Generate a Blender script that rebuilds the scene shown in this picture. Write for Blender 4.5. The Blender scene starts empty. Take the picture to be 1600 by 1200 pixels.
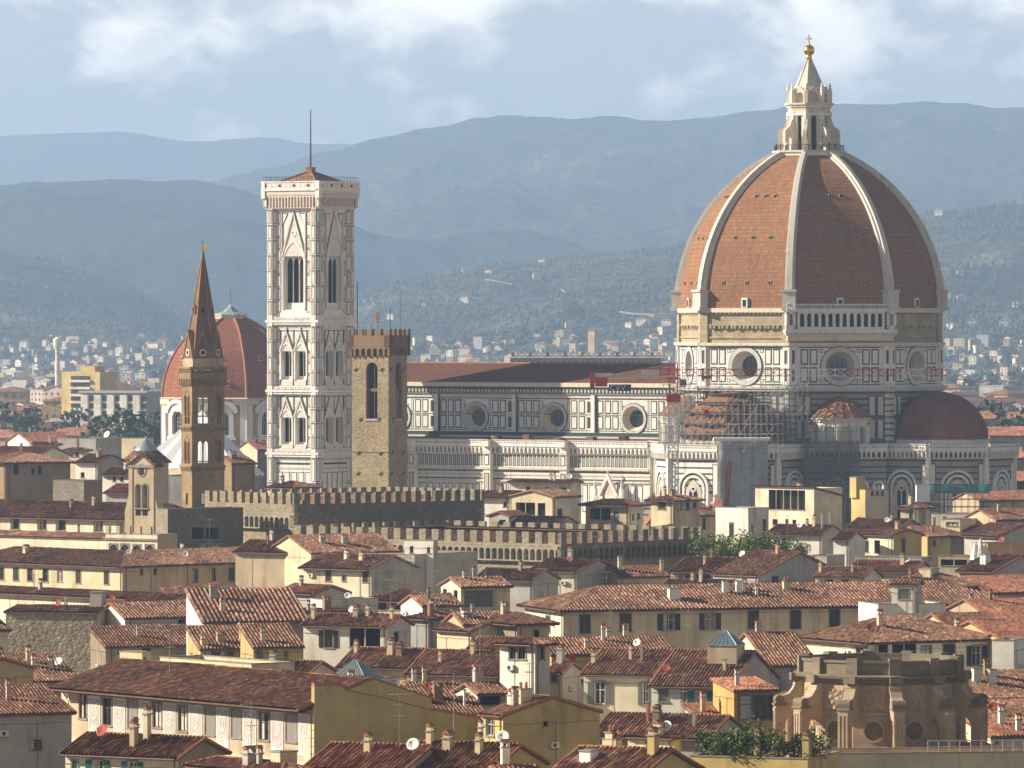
import bpy, math, random
from mathutils import Vector, Matrix, noise
R = math.radians
random.seed(7)
scene = bpy.context.scene
col = scene.collection
F, HY, HC = 9750.0, 505.0, 54.0          # focal length in photo pixels, horizon row, eye height (m)

# ------------------------------------------------------------------ camera
cd = bpy.data.cameras.new("camera"); cam = bpy.data.objects.new("camera", cd); col.objects.link(cam)
cam.location = (0, 0, HC); cam.rotation_euler = (R(90), 0, 0)
cd.sensor_width = 36; cd.lens = 36 * F / 1600; cd.shift_y = (HY - 600) / 1600
cd.clip_start = 5; cd.clip_end = 120000
scene.camera = cam
# ------------------------------------------------------------------ render, light
scene.view_settings.view_transform = 'Standard'; scene.view_settings.look = 'None'
scene.view_settings.exposure = 0.98; scene.view_settings.gamma = 1
try:
    scene.cycles.use_denoising = True
    scene.cycles.max_bounces = 6; scene.cycles.volume_bounces = 1; scene.cycles.transparent_max_bounces = 12
except Exception: pass
SUN_EL, SUN_AZ = 27.0, 272.0             # the sun stands to the left of the view
sl = bpy.data.lights.new("sun", 'SUN'); sl.energy = 5.0; sl.angle = R(0.5); sl.color = (1, .90, .74)
so = bpy.data.objects.new("sun", sl); col.objects.link(so)
sd = Vector((math.sin(R(SUN_AZ)) * math.cos(R(SUN_EL)), math.cos(R(SUN_AZ)) * math.cos(R(SUN_EL)), math.sin(R(SUN_EL))))
so.rotation_euler = sd.to_track_quat('Z', 'Y').to_euler()
so.location = (-300, 600, 300)

class NT:
    """tiny node-tree helper"""
    def __init__(s, t): s.t = t; s.n = t.nodes; s.l = t.links
    def new(s, typ, **kw):
        n = s.n.new(typ)
        for k, v in kw.items():
            if k.startswith('i_'):
                key = k[2:]; key = int(key) if key.isdigit() else key.replace('_', ' ')
                s.put(n.inputs[key], v)
            else: setattr(n, k, v)
        return n
    def put(s, sock, v):
        if isinstance(v, bpy.types.NodeSocket): s.l.new(v, sock)
        else: sock.default_value = v
    def math(s, op, a, b=0.0, c=0.0, clamp=False):
        n = s.n.new('ShaderNodeMath'); n.operation = op; n.use_clamp = clamp
        s.put(n.inputs[0], a); s.put(n.inputs[1], b); s.put(n.inputs[2], c); return n.outputs[0]
    def mix(s, f, a, b, mode='MIX'):
        n = s.n.new('ShaderNodeMix'); n.data_type = 'RGBA'; n.blend_type = mode
        s.put(n.inputs[0], f); s.put(n.inputs[6], c4(a)); s.put(n.inputs[7], c4(b)); return n.outputs[2]
    def ramp(s, f, stops, interp='LINEAR'):
        n = s.n.new('ShaderNodeValToRGB'); e = n.color_ramp.elements; n.color_ramp.interpolation = interp
        while len(e) < len(stops): e.new(0.5)
        for k, (p, c) in enumerate(stops): e[k].position = p; e[k].color = c4(c) if not isinstance(c, (int, float)) else (c, c, c, 1)
        s.put(n.inputs[0], f); return n.outputs[0]
    def noise(s, vec, scale, detail=4, rough=.55, dim='3D'):
        n = s.n.new('ShaderNodeTexNoise'); n.noise_dimensions = dim
        if vec is not None: s.put(n.inputs['Vector'], vec)
        n.inputs['Scale'].default_value = scale; n.inputs['Detail'].default_value = detail; n.inputs['Roughness'].default_value = rough
        return n.outputs[0]
    def mapping(s, vec, scale=(1, 1, 1), loc=(0, 0, 0)):
        n = s.n.new('ShaderNodeMapping'); s.put(n.inputs['Vector'], vec); n.inputs['Scale'].default_value = scale; n.inputs['Location'].default_value = loc
        return n.outputs[0]
def c4(c):
    if isinstance(c, bpy.types.NodeSocket): return c
    c = tuple(c); return c if len(c) == 4 else c + (1.0,)

w = bpy.data.worlds.new("World"); scene.world = w; w.use_nodes = True
nt = NT(w.node_tree); nt.n.clear()
sky = nt.new('ShaderNodeTexSky', sky_type='NISHITA', sun_disc=False, sun_elevation=R(SUN_EL), sun_rotation=R(SUN_AZ), air_density=1.0, dust_density=1.2, ozone_density=1.5, altitude=100)
tc = nt.new('ShaderNodeTexCoord')
sep = nt.new('ShaderNodeSeparateXYZ', i_0=tc.outputs['Generated'])
el = sep.outputs[2]
# a broken stratocumulus deck: clouds in the direction space of the sky, flattened towards the horizon
m1 = nt.mapping(tc.outputs['Generated'], (62, 62, 100), (3.2, 0, 1.55))
warp = nt.noise(m1, .7, 4, .6)
va = nt.new('ShaderNodeVectorMath', operation='ADD'); nt.put(va.inputs[0], m1)
wc = nt.new('ShaderNodeCombineXYZ', i_0=nt.math('MULTIPLY', warp, .9), i_2=nt.math('MULTIPLY', warp, 1.1)); nt.put(va.inputs[1], wc.outputs[0])
n1 = nt.noise(va.outputs[0], .55, 10, .58)
n2 = nt.noise(nt.mapping(tc.outputs['Generated'], (26, 26, 190), (1.1, 0, 4.0)), .9, 6, .55)
cov = nt.ramp(el, [(0.0, .0), (.012, .0), (.032, .07), (.054, .205), (1, .205)])
d = nt.math('ADD', n1, nt.math('SUBTRACT', cov, .13))
puff = nt.ramp(d, [(.42, 0), (.52, .8), (.58, 1)])
veil = nt.ramp(n2, [(.40, .25), (.62, .85)])
base = nt.mix(nt.ramp(el, [(0, 0.), (.05, 1.)]), (1.0, .97, .93), (.67, .63, .63))
lay = nt.mix(veil, base, (.70, .65, .645))
cl = nt.mix(nt.ramp(d, [(.47, 0), (.66, 1)]), (.58, .56, .58), (2.2, 1.98, 1.68))
allc = nt.mix(puff, lay, cl)
skyc = nt.mix(1.0, sky.outputs[0], (.032, .032, .032), 'MULTIPLY')
over = nt.ramp(el, [(.0, .92), (.12, .88), (.5, .55)])
dim = nt.ramp(el, [(.0, .72), (.056, .72), (.10, .22), (.3, .08), (1, .06)])
fin = nt.mix(over, skyc, nt.mix(1.0, allc, dim, 'MULTIPLY'))
bg = nt.new('ShaderNodeBackground', i_Color=fin); bg.inputs['Strength'].default_value = 1.0
out = nt.new('ShaderNodeOutputWorld', i_Surface=bg.outputs[0])

# ------------------------------------------------------------------ geometry helpers
def at(px, py, Y): return Vector(((px - 800) / F * Y, Y, HC - (py - HY) / F * Y))
def on(px, py, h):
    Y = F * (HC - h) / (py - HY); return Vector(((px - 800) / F * Y, Y, h))
def hit(px, py, p, n):
    dr = Vector(((px - 800) / F, 1, -(py - HY) / F)); c = Vector((0, 0, HC))
    return c + dr * ((p - c).dot(n) / dr.dot(n))
def frame(p, d):
    d = Vector((d[0], d[1], 0)).normalized(); y = Vector((-d.y, d.x, 0))
    return Matrix(((d.x, y.x, 0, p[0]), (d.y, y.y, 0, p[1]), (0, 0, 1, p[2]), (0, 0, 0, 1)))

class MB:
    def __init__(s, M=None): s.v = []; s.f = []; s.m = []; s.uv = []; s.slots = []; s.M = M or Matrix(); s.sm = []
    def mi(s, m):
        if m not in s.slots: s.slots.append(m)
        return s.slots.index(m)
    def add(s, pts, faces, mat, uv=None, smooth=False):
        b = len(s.v); s.v += [s.M @ Vector(p) for p in pts]; i = s.mi(mat)
        for k, fc in enumerate(faces):
            s.f.append(tuple(b + q for q in fc)); s.m.append(i); s.sm.append(smooth)
            s.uv.append(uv[k] if uv else None)
    def quad(s, a, b, c, d, mat): s.add([a, b, c, d], [(0, 1, 2, 3)], mat)
    def poly(s, pts, mat): s.add(pts, [tuple(range(len(pts)))], mat)
    def box(s, x0, x1, y0, y1, z0, z1, mat):
        p = [(x0, y0, z0), (x1, y0, z0), (x1, y1, z0), (x0, y1, z0), (x0, y0, z1), (x1, y0, z1), (x1, y1, z1), (x0, y1, z1)]
        s.add(p, [(0, 3, 2, 1), (4, 5, 6, 7), (0, 1, 5, 4), (1, 2, 6, 5), (2, 3, 7, 6), (3, 0, 4, 7)], mat)
    def wbox(s, u0, u1, v0, v1, o0, o1, mat): s.box(u0, u1, -o1, -o0, v0, v1, mat)
    def wpoly(s, pts, o0, o1, mat, back=False):
        n = len(pts); P = [(u, -o1, v) for u, v in pts] + [(u, -o0, v) for u, v in pts]
        fs = [tuple(range(n))] + [(i, n + i, n + (i + 1) % n, (i + 1) % n) for i in range(n)]
        if back: fs.append(tuple(range(2 * n - 1, n - 1, -1)))
        s.add(P, fs, mat)
    def wring(s, a, b, o0, o1, mat):
        n = len(a); P = [(u, -o1, v) for u, v in a] + [(u, -o1, v) for u, v in b] + [(u, -o0, v) for u, v in a] + [(u, -o0, v) for u, v in b]
        fs = []
        for i in range(n):
            j = (i + 1) % n
            fs += [(i, j, n + j, n + i), (i, 2 * n + i, 2 * n + j, j), (n + i, n + j, 3 * n + j, 3 * n + i)]
        s.add(P, fs, mat)
    def prism(s, pts, z0, z1, mat, cap=True):
        n = len(pts); P = [(x, y, z0) for x, y in pts] + [(x, y, z1) for x, y in pts]
        fs = [(i, (i + 1) % n, n + (i + 1) % n, n + i) for i in range(n)]
        if cap: fs += [tuple(range(n, 2 * n)), tuple(range(n - 1, -1, -1))]
        s.add(P, fs, mat)
    def lathe(s, prof, n, mat, c=(0, 0, 0), ph=0., a0=0., a1=2 * math.pi, smooth=False):
        full = abs(a1 - a0 - 2 * math.pi) < 1e-6; k = n if full else n + 1
        P = []
        for r, z in prof:
            for i in range(k):
                a = ph + a0 + (a1 - a0) * i / n; P.append((c[0] + r * math.cos(a), c[1] + r * math.sin(a), c[2] + z))
        fs = []
        for j in range(len(prof) - 1):
            for i in range(n):
                i2 = (i + 1) % k
                fs.append((j * k + i, j * k + i2, (j + 1) * k + i2, (j + 1) * k + i))
        s.add(P, fs, mat, smooth=smooth)
    def tube(s, p, q, r, n, mat, r2=None, cap=True):
        p = Vector(p); q = Vector(q); d = q - p
        if d.length < 1e-6: return
        d.normalize(); a = d.orthogonal().normalized(); b = d.cross(a); r2 = r if r2 is None else r2
        P = [p + (a * math.cos(2 * math.pi * i / n) + b * math.sin(2 * math.pi * i / n)) * r for i in range(n)] + \
            [q + (a * math.cos(2 * math.pi * i / n) + b * math.sin(2 * math.pi * i / n)) * r2 for i in range(n)]
        fs = [(i, (i + 1) % n, n + (i + 1) % n, n + i) for i in range(n)]
        if cap: fs += [tuple(range(n - 1, -1, -1)), tuple(range(n, 2 * n))]
        s.add(P, fs, mat)
    def ball(s, c, r, n, mat, sz=1.0):
        m = max(4, n // 2)
        s.lathe([(max(.001, r * math.sin(math.pi * i / m)), -r * sz * math.cos(math.pi * i / m)) for i in range(m + 1)], n, mat, c, smooth=True)
    def build(s, name, T=None, parent=None):
        me = bpy.data.meshes.new(name); L = T.loc if T else Vector()
        me.from_pydata([tuple(v - L) for v in s.v], [], s.f)
        for m in s.slots: me.materials.append(MAT[m])
        me.polygons.foreach_set('material_index', s.m); me.polygons.foreach_set('use_smooth', s.sm)
        uvl = me.uv_layers.new(name='UVMap'); uvs = [0.0] * (2 * len(me.loops))
        for pi, pl in enumerate(me.polygons):
            e = s.uv[pi]
            if e is not None:
                for k, li in enumerate(pl.loop_indices): uvs[2 * li] = e[k][0]; uvs[2 * li + 1] = e[k][1]
            else:
                n = pl.normal
                if abs(n.z) > .97: t = Vector((1, 0, 0)); b = Vector((0, 1, 0))
                else: t = Vector((-n.y, n.x, 0)).normalized(); b = n.cross(t)
                for li, vi in zip(pl.loop_indices, pl.vertices):
                    p = s.v[vi]; uvs[2 * li] = p.dot(t); uvs[2 * li + 1] = p.dot(b)
        uvl.data.foreach_set('uv', uvs)
        me.validate(); me.update()
        o = bpy.data.objects.new(name, me); col.objects.link(o)
        if parent is not None: o.parent = parent
        elif T: o.parent = T.o
        return o

class Thing:
    def __init__(s, name, label, cat, loc, group=None):
        s.loc = Vector(loc); s.o = bpy.data.objects.new(name, None); col.objects.link(s.o); s.o.location = s.loc
        s.o.empty_display_size = .5
        s.o['label'] = label; s.o['category'] = cat
        if group: s.o['group'] = group
class Loc:
    def __init__(s, loc): s.loc = Vector(loc); s.o = None
def solo(mb, name, label, cat, loc, group=None):
    o = mb.build(name, Loc(loc)); o.location = loc; o['label'] = label; o['category'] = cat
    if group: o['group'] = group
    return o
def struct(mb, name, kind='structure'):
    o = mb.build(name); o['kind'] = kind; return o
def clone(o, loc, rz=0., sc=1., label=None, group=None):
    """copy a thing, its parts and their sub-parts"""
    r = o.copy(); col.objects.link(r); r.location = loc; r.rotation_euler = (0, 0, rz); r.scale = (sc, sc, sc)
    for ch in o.children:
        c = ch.copy(); col.objects.link(c); c.parent = r
        for g in ch.children:
            e = g.copy(); col.objects.link(e); e.parent = c
    if label: r['label'] = label
    if group: r['group'] = group
    return r

def arch(uc, w, v0, vs, n=8, pointed=False):
    """outline of an arched opening, counted up from its foot"""
    h = w / 2; pts = [(uc - h, v0), (uc + h, v0)]
    if not pointed: pts += [(uc + h * math.cos(math.pi * i / (2 * n)), vs + h * math.sin(math.pi * i / (2 * n))) for i in range(2 * n + 1)]
    else:
        pts += [(uc - h + w * math.cos(R(60) * i / n), vs + w * math.sin(R(60) * i / n)) for i in range(n + 1)]
        pts += [(uc + h - w * math.cos(R(60) * (n - i) / n), vs + w * math.sin(R(60) * (n - i) / n)) for i in range(1, n + 1)]
    return pts
def circ(uc, vc, r, n=28, sy=1.): return [(uc + r * math.cos(2 * math.pi * i / n), vc + sy * r * math.sin(2 * math.pi * i / n)) for i in range(n)]
def arcade(mb, u0, u1, v0, v1, pitch, pier, o0, o1, mat, pointed=False, n=4, spring=None):
    k = max(1, round((u1 - u0) / pitch)); p = (u1 - u0) / k; w = p - pier; h = w / 2
    rise = h if not pointed else w * .866
    vs = v1 - rise - (v1 - v0) * .12 if spring is None else spring
    for i in range(k):
        a = u0 + i * p; c = a + p / 2
        if pointed: arc = [(c + h - w * math.cos(R(60) * j / n), vs + w * math.sin(R(60) * j / n)) for j in range(n + 1)]
        else: arc = [(c - h * math.cos(R(90) * j / n), vs + h * math.sin(R(90) * j / n)) for j in range(n + 1)]
        L = [(a, v0), (a + pier / 2, v0)] + arc + [(c, v1), (a, v1)]
        mb.wpoly(L, o0, o1, mat); mb.wpoly([(2 * c - x, y) for x, y in reversed(L)], o0, o1, mat)
def panel(mb, u0, u1, v0, v1, o, fm, im, t=.14, d=.04):
    mb.wbox(u0, u1, v0, v1, o - .02, o + d, fm); mb.wbox(u0 + t, u1 - t, v0 + t, v1 - t, o, o + d + .03, im)
def wallface(mb, L, z0, z1, holes, mat, dep=.25, rmat=None):
    us = sorted({0., L} | {h[0] for h in holes} | {h[1] for h in holes}); vs = sorted({z0, z1} | {h[2] for h in holes} | {h[3] for h in holes})
    us = [u for u in us if -1e-6 <= u <= L + 1e-6]; vs = [v for v in vs if z0 - 1e-6 <= v <= z1 + 1e-6]
    for i in range(len(us) - 1):
        for j in range(len(vs) - 1):
            cu = (us[i] + us[i + 1]) / 2; cv = (vs[j] + vs[j + 1]) / 2
            if any(h[0] < cu < h[1] and h[2] < cv < h[3] for h in holes): continue
            mb.quad((us[i], 0, vs[j]), (us[i + 1], 0, vs[j]), (us[i + 1], 0, vs[j + 1]), (us[i], 0, vs[j + 1]), mat)
    for h in holes:
        a, b, c, e = h[:4]; r = rmat or mat
        mb.quad((a, 0, c), (a, dep, c), (a, dep, e), (a, 0, e), r); mb.quad((b, 0, c), (b, 0, e), (b, dep, e), (b, dep, c), r)
        mb.quad((a, 0, e), (a, dep, e), (b, dep, e), (b, 0, e), r); mb.quad((a, 0, c), (b, 0, c), (b, dep, c), (a, dep, c), r)

def roofplane(mb, pts, mat, pitch=.36, amp=None, th=.14, under='soffit', corr=True, ridge=True):
    """tiled plane over a convex outline whose first edge is the eave"""
    amp = amp or pitch * .5
    p = [Vector(q) for q in pts]; e = (p[1] - p[0]).normalized(); n = Vector((0, 0, 0))
    for i in range(len(p)):
        a = p[i]; b = p[(i + 1) % len(p)]; n += a.cross(b)
    n.normalize()
    if n.z < 0: n = -n
    s = n.cross(e)
    if s.z < 0: s = -s
    q = [((v - p[0]).dot(e), (v - p[0]).dot(s)) for v in p]
    umin = min(a for a, b in q); umax = max(a for a, b in q)
    m = len(q)
    mb.poly([v - n * th for v in p], under)
    for i in range(m):
        a, b = p[i], p[(i + 1) % m]; mb.quad(a - n * th, b - n * th, b, a, under)
    def span(u):
        ys = []
        for i in range(m):
            (a, c), (b, d_) = q[i], q[(i + 1) % m]
            if abs(b - a) < 1e-9: continue
            t = (u - a) / (b - a)
            if -1e-6 <= t <= 1 + 1e-6: ys.append(c + t * (d_ - c))
        return (min(ys), max(ys)) if ys else None
    prof = [0, .7, 1, .7] if corr else [0]
    nk = max(2, round((umax - umin) / pitch)) * len(prof) if corr else max(1, round((umax - umin) / 3))
    off = random.random() * 1000 // 1
    P = []; fs = []; uvs = []; K = 4 if corr else 1; ph = random.random() * 100; prev = None
    for k in range(nk + 1):
        u = umin + (umax - umin) * k / nk; uu = min(max(u, umin + 1e-4), umax - 1e-4); sp = span(uu) or (0, 0)
        row = []; jit = random.uniform(-.05, .05) if corr else 0
        for j in range(K + 1):
            ss = sp[0] + (sp[1] - sp[0]) * j / K + (jit if j == 0 else 0)
            sag = .09 * (noise.noise((u * .22 + ph, ss * .3, 0)) + .5 * noise.noise((u * .9 + ph, ss * .8, 3))) if corr and 0 < j else 0
            P.append(p[0] + e * u + s * ss + n * (amp * prof[k % len(prof)] + .03 + sag + (.03 * random.random() if corr else 0))); row.append((u / pitch + off, ss))
        if k:
            for j in range(K):
                i = (k - 1) * (K + 1) + j; fs.append((i, i + K + 1, i + K + 2, i + 1)); uvs.append([prev[j], row[j], row[j + 1], prev[j + 1]])
        prev = row
    mb.add(P, fs, mat, uv=uvs)
def leaves(mb, c, rad, n, size, mat, mat2=None, sq=(1, 1, 1), hollow=.35):
    """leaf clumps spread through an uneven crown"""
    blobs = [(Vector((random.gauss(0, .45) * sq[0], random.gauss(0, .45) * sq[1], random.gauss(0, .4) * sq[2])), random.uniform(.35, .62)) for _ in range(9)]
    for i in range(n):
        b, br = random.choice(blobs)
        d = Vector((random.gauss(0, 1), random.gauss(0, 1), random.gauss(0, 1))).normalized() * br * random.uniform(hollow, 1) ** .6
        p = Vector(c) + (b + d) * rad; a = Vector((random.gauss(0, 1), random.gauss(0, 1), random.gauss(0, 1))).normalized(); bb = a.orthogonal().normalized(); s_ = size * random.uniform(.6, 1.4)
        cc = a.cross(bb)
        mb.add([p - bb * s_, p + cc * s_ * .6, p + bb * s_, p - cc * s_ * .6], [(0, 1, 2, 3)], mat if (mat2 is None or random.random() < .6) else mat2)
# ------------------------------------------------------------------ materials (all procedural)
MAT = {}
def mat(name):
    m = bpy.data.materials.new(name); m.use_nodes = True; t = NT(m.node_tree); t.n.clear()
    o = t.new('ShaderNodeOutputMaterial'); b = t.new('ShaderNodeBsdfPrincipled'); t.l.new(b.outputs[0], o.inputs[0])
    b.inputs['Specular IOR Level'].default_value = .15
    MAT[name] = m; return t, b
def setc(t, b, c, rough=.9, metal=0.):
    t.put(b.inputs['Base Color'], c4(c)); t.put(b.inputs['Roughness'], rough); b.inputs['Metallic'].default_value = metal
def bump(t, b, h, strength=.4, dist=.05):
    n = t.new('ShaderNodeBump', i_Height=h); n.inputs['Strength'].default_value = strength; n.inputs['Distance'].default_value = dist
    t.l.new(n.outputs[0], b.inputs['Normal'])
def sc3(c, k): return tuple(min(.95, x * k) for x in c)
def flat(name, c, rough=.8, metal=0., var=.12, scale=1.5):
    t, b = mat(name); g = t.new('ShaderNodeNewGeometry')
    n = t.noise(g.outputs['Position'], scale, 3)
    setc(t, b, t.mix(t.ramp(n, [(.35, 0.), (.65, 1.)]), sc3(c, 1 - var), sc3(c, 1 + var)), rough, metal)
def plaster(name, c, stain=(.27, .24, .20), amt=.62):
    t, b = mat(name); g = t.new('ShaderNodeNewGeometry'); P = g.outputs['Position']
    big = t.noise(P, .25, 5, .6); fine = t.noise(P, 3.5, 4, .7)
    streak = t.math('MULTIPLY', t.noise(t.mapping(P, (.9, .9, .10)), 1.0, 4, .6), t.ramp(t.noise(P, .18, 3, .5), [(.38, .70), (.62, 1.12)]))
    base = t.mix(t.ramp(big, [(.35, 0.), (.7, 1.)]), sc3(c, .78), sc3(c, 1.10))
    pat = t.noise(P, .55, 3, .5); base = t.mix(t.math('MULTIPLY', t.ramp(pat, [(.585, 0.), (.605, 1.)]), .7), base, tuple(x * .74 + .07 for x in c))
    base = t.mix(t.math('MULTIPLY', t.ramp(streak, [(.50, 0.), (.72, 1.)]), amt), base, tuple(x * y * 2.0 for x, y in zip(c, stain)))
    base = t.mix(t.math('MULTIPLY', t.ramp(fine, [(.5, 0.), (.8, 1.)]), .22), base, sc3(c, .72))
    setc(t, b, base, .92); bump(t, b, fine, .25, .02)
def tiles(name, stops, dirt=.5, dirtc=(.09, .06, .045), row=.42, rowlines=True):
    t, b = mat(name); uv = t.new('ShaderNodeUVMap'); s = t.new('ShaderNodeSeparateXYZ', i_0=uv.outputs[0]); g = t.new('ShaderNodeNewGeometry')
    vr = t.math('DIVIDE', s.outputs[1], row)
    cell = t.new('ShaderNodeCombineXYZ', i_0=t.math('FLOOR', t.math('ADD', s.outputs[0], .25)), i_1=t.math('FLOOR', vr))
    wn = t.new('ShaderNodeTexWhiteNoise', noise_dimensions='2D'); t.l.new(cell.outputs[0], wn.inputs['Vector'])
    c = t.ramp(wn.outputs[0], stops)
    n = t.noise(g.outputs['Position'], .35, 5, .65); n2 = t.noise(g.outputs['Position'], 2.2, 3, .6)
    c = t.mix(t.math('MULTIPLY', t.ramp(n, [(.42, 0.), (.72, 1.)]), dirt), c, dirtc)
    pt = t.new('ShaderNodeTexVoronoi', i_Vector=t.mapping(uv.outputs[0], (.10, .28, 1))); pt.inputs['Scale'].default_value = 1
    pv = t.new('ShaderNodeSeparateXYZ', i_0=pt.outputs['Color']); c = t.mix(1., c, t.ramp(pv.outputs[0], [(0, .72), (.6, 1.), (1, 1.22)]), 'MULTIPLY')
    c = t.mix(t.math('MULTIPLY', t.ramp(n2, [(.55, 0.), (.8, 1.)]), .4), c, (.30, .22, .16))
    setc(t, b, c, .88)
    fr = t.math('FRACT', vr); bump(t, b, t.math('ADD', fr, t.math('MULTIPLY', n2, .5)), .5, .06)
TS = [(0, (.125, .062, .040)), (.3, (.20, .100, .062)), (.7, (.295, .155, .097)), (.97, (.39, .22, .145)), (1, (.52, .38, .27))]
tiles('tile', TS, .35)
tiles('tile_old', [(0, (.10, .046, .031)), (.4, (.165, .073, .047)), (.85, (.235, .11, .068)), (1, (.35, .21, .14))], .55)
tiles('tile_red', [(0, (.18, .066, .04)), (.5, (.29, .118, .07)), (1, (.39, .19, .12))], .3)
tiles('tile_far', [(0, (.25, .095, .055)), (.5, (.38, .16, .095)), (1, (.46, .23, .15))], .3, row=1.2)
def cathedral_tile(name, c):
    t, b = mat(name); uv = t.new('ShaderNodeUVMap'); g = t.new('ShaderNodeNewGeometry'); P = g.outputs['Position']
    br = t.new('ShaderNodeTexBrick', i_Vector=uv.outputs[0]); br.inputs['Scale'].default_value = 1; br.inputs['Brick Width'].default_value = .62; br.inputs['Row Height'].default_value = .85
    br.offset = 0.0; br.inputs['Mortar Size'].default_value = .05; br.inputs['Color1'].default_value = c4(sc3(c, .82)); br.inputs['Color2'].default_value = c4(sc3(c, 1.15)); br.inputs['Mortar'].default_value = c4(sc3(c, .5)); br.inputs['Mortar Smooth'].default_value = .3
    n = t.noise(P, .16, 5, .65); n2 = t.noise(t.mapping(P, (1, 1, .12)), .5, 5, .6)
    k = t.mix(t.math('MULTIPLY', t.ramp(n, [(.42, 0.), (.7, 1.)]), .5), br.outputs[0], sc3(c, .66))
    k = t.mix(t.math('MULTIPLY', t.ramp(n2, [(.50, 0.), (.68, 1.)]), .55), k, sc3(c, .55))
    setc(t, b, k, .85); bump(t, b, br.outputs['Fac'], .5, -.06)
cathedral_tile('dome_tile', (.315, .155, .078))
cathedral_tile('shaded_apse_tile', (.23, .10, .062))  # half domes off the sun: their shade is put into this tile colour
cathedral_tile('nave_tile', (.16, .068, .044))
cathedral_tile('chapel_tile', (.33, .125, .07))
def stone(name, c, c2, sx=.55, sy=.28, mort=.02, rubble=False, bs=.6):
    t, b = mat(name); uv = t.new('ShaderNodeUVMap'); g = t.new('ShaderNodeNewGeometry'); P = g.outputs['Position']
    if rubble:
        v = t.new('ShaderNodeTexVoronoi', i_Vector=t.mapping(uv.outputs[0], (1 / sx, 1 / sy, 1))); v.inputs['Scale'].default_value = 1
        wv = t.new('ShaderNodeTexWhiteNoise', i_Vector=v.outputs['Color']); f = wv.outputs[0]; h = t.math('SUBTRACT', 1., v.outputs['Distance'])
    else:
        v = t.new('ShaderNodeTexBrick', i_Vector=uv.outputs[0]); v.inputs['Scale'].default_value = 1; v.inputs['Brick Width'].default_value = sx; v.inputs['Row Height'].default_value = sy
        v.inputs['Mortar Size'].default_value = mort; v.inputs['Color1'].default_value = (0, 0, 0, 1); v.inputs['Color2'].default_value = (1, 1, 1, 1); v.inputs['Mortar'].default_value = (.15, .15, .15, 1)
        f = v.outputs[0]; h = t.math('SUBTRACT', 1., v.outputs['Fac'])
    n = t.noise(P, .3, 6, .65); n2 = t.noise(P, 4., 4, .7)
    k = t.mix(f, c, c2); k = t.mix(t.math('MULTIPLY', t.ramp(n, [(.4, 0.), (.7, 1.)]), .6), k, sc3(c, .62))
    k = t.mix(t.math('MULTIPLY', t.ramp(n2, [(.52, 0.), (.75, 1.)]), .5), k, sc3(c2, 1.25))
    setc(t, b, k, .95); bump(t, b, t.math('ADD', h, t.math('MULTIPLY', n2, .6)), bs, .08)
def marble(name, c, warm=(.50, .44, .36)):
    t, b = mat(name); g = t.new('ShaderNodeNewGeometry'); P = g.outputs['Position']
    n = t.noise(P, .22, 6, .65); n2 = t.noise(t.mapping(P, (1.3, 1.3, .15)), 1.0, 5, .7); n3 = t.noise(P, 2.5, 3, .6)
    k = t.mix(t.ramp(n, [(.4, 0.), (.7, .55)]), c, tuple(a * .6 + q * .4 for a, q in zip(c, warm)))
    k = t.mix(t.math('MULTIPLY', t.ramp(n2, [(.52, 0.), (.70, 1.)]), .62), k, sc3(warm, .58))
    k = t.mix(t.math('MULTIPLY', t.ramp(n3, [(.5, 0.), (.75, 1.)]), .2), k, sc3(c, .75))
    setc(t, b, k, .6)
def banded(name, c, c2, period=1.0, duty=.4):
    t, b = mat(name); g = t.new('ShaderNodeNewGeometry'); s = t.new('ShaderNodeSeparateXYZ', i_0=g.outputs['Position'])
    f = t.math('GREATER_THAN', t.math('FRACT', t.math('DIVIDE', s.outputs[2], period)), 1 - duty)
    n = t.noise(g.outputs['Position'], .3, 5, .6)
    setc(t, b, t.mix(t.math('MULTIPLY', t.ramp(n, [(.4, 0.), (.7, 1.)]), .4), t.mix(f, c, c2), (.33, .29, .24)), .7)
marble('marble', (.78, .75, .69)); marble('marble_grey', (.56, .54, .49)); marble('marble_pink', (.60, .47, .41)); marble('marble_rib', (.60, .565, .50)); marble('marble_cream', (.66, .58, .44))
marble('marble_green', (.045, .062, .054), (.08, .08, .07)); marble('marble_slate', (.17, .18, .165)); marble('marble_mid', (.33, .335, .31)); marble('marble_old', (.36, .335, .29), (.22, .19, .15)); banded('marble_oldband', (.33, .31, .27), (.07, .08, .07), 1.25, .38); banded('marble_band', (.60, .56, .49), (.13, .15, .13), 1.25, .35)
banded('marble_pinkband', (.68, .63, .56), (.58, .42, .37), 1.1, .3)
flat('marble_rosy', (.66, .575, .51), .7, var=.1)
stone('rough_stone', (.36, .29, .19), (.50, .41, .28), .9, .35)
stone('bargello', (.32, .25, .155), (.46, .375, .25), .42, .26, rubble=True)
stone('brown_stone', (.25, .18, .105), (.34, .25, .15), .5, .3)
stone('badia_stone', (.28, .19, .105), (.38, .27, .155), .6, .33)
stone('rubble', (.28, .225, .15), (.44, .37, .27), .5, .34, rubble=True, bs=1.0)
stone('grey_stone', (.27, .235, .175), (.39, .34, .25), .7, .35, rubble=True)
stone('brick_tan', (.29, .195, .125), (.37, .26, .175), .3, .09)
stone('brick_brown', (.235, .135, .08), (.30, .18, .11), .3, .09)
stone('shaded_stone', (.15, .12, .085), (.23, .19, .13), .45, .28, rubble=True)  # stone darkened so that its colour carries the shade of right-hand walls
stone('brick', (.36, .17, .10), (.44, .23, .14), .3, .09)
stone('wall_stone', (.23, .185, .12), (.36, .30, .21), .5, .32, rubble=True)
stone('drum_dark', (.19, .155, .11), (.26, .21, .15), 1.4, .6, mort=.008, bs=.3)
stone('sandstone', (.42, .315, .21), (.48, .37, .26), 1.4, .6, mort=.008, bs=.2)
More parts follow.
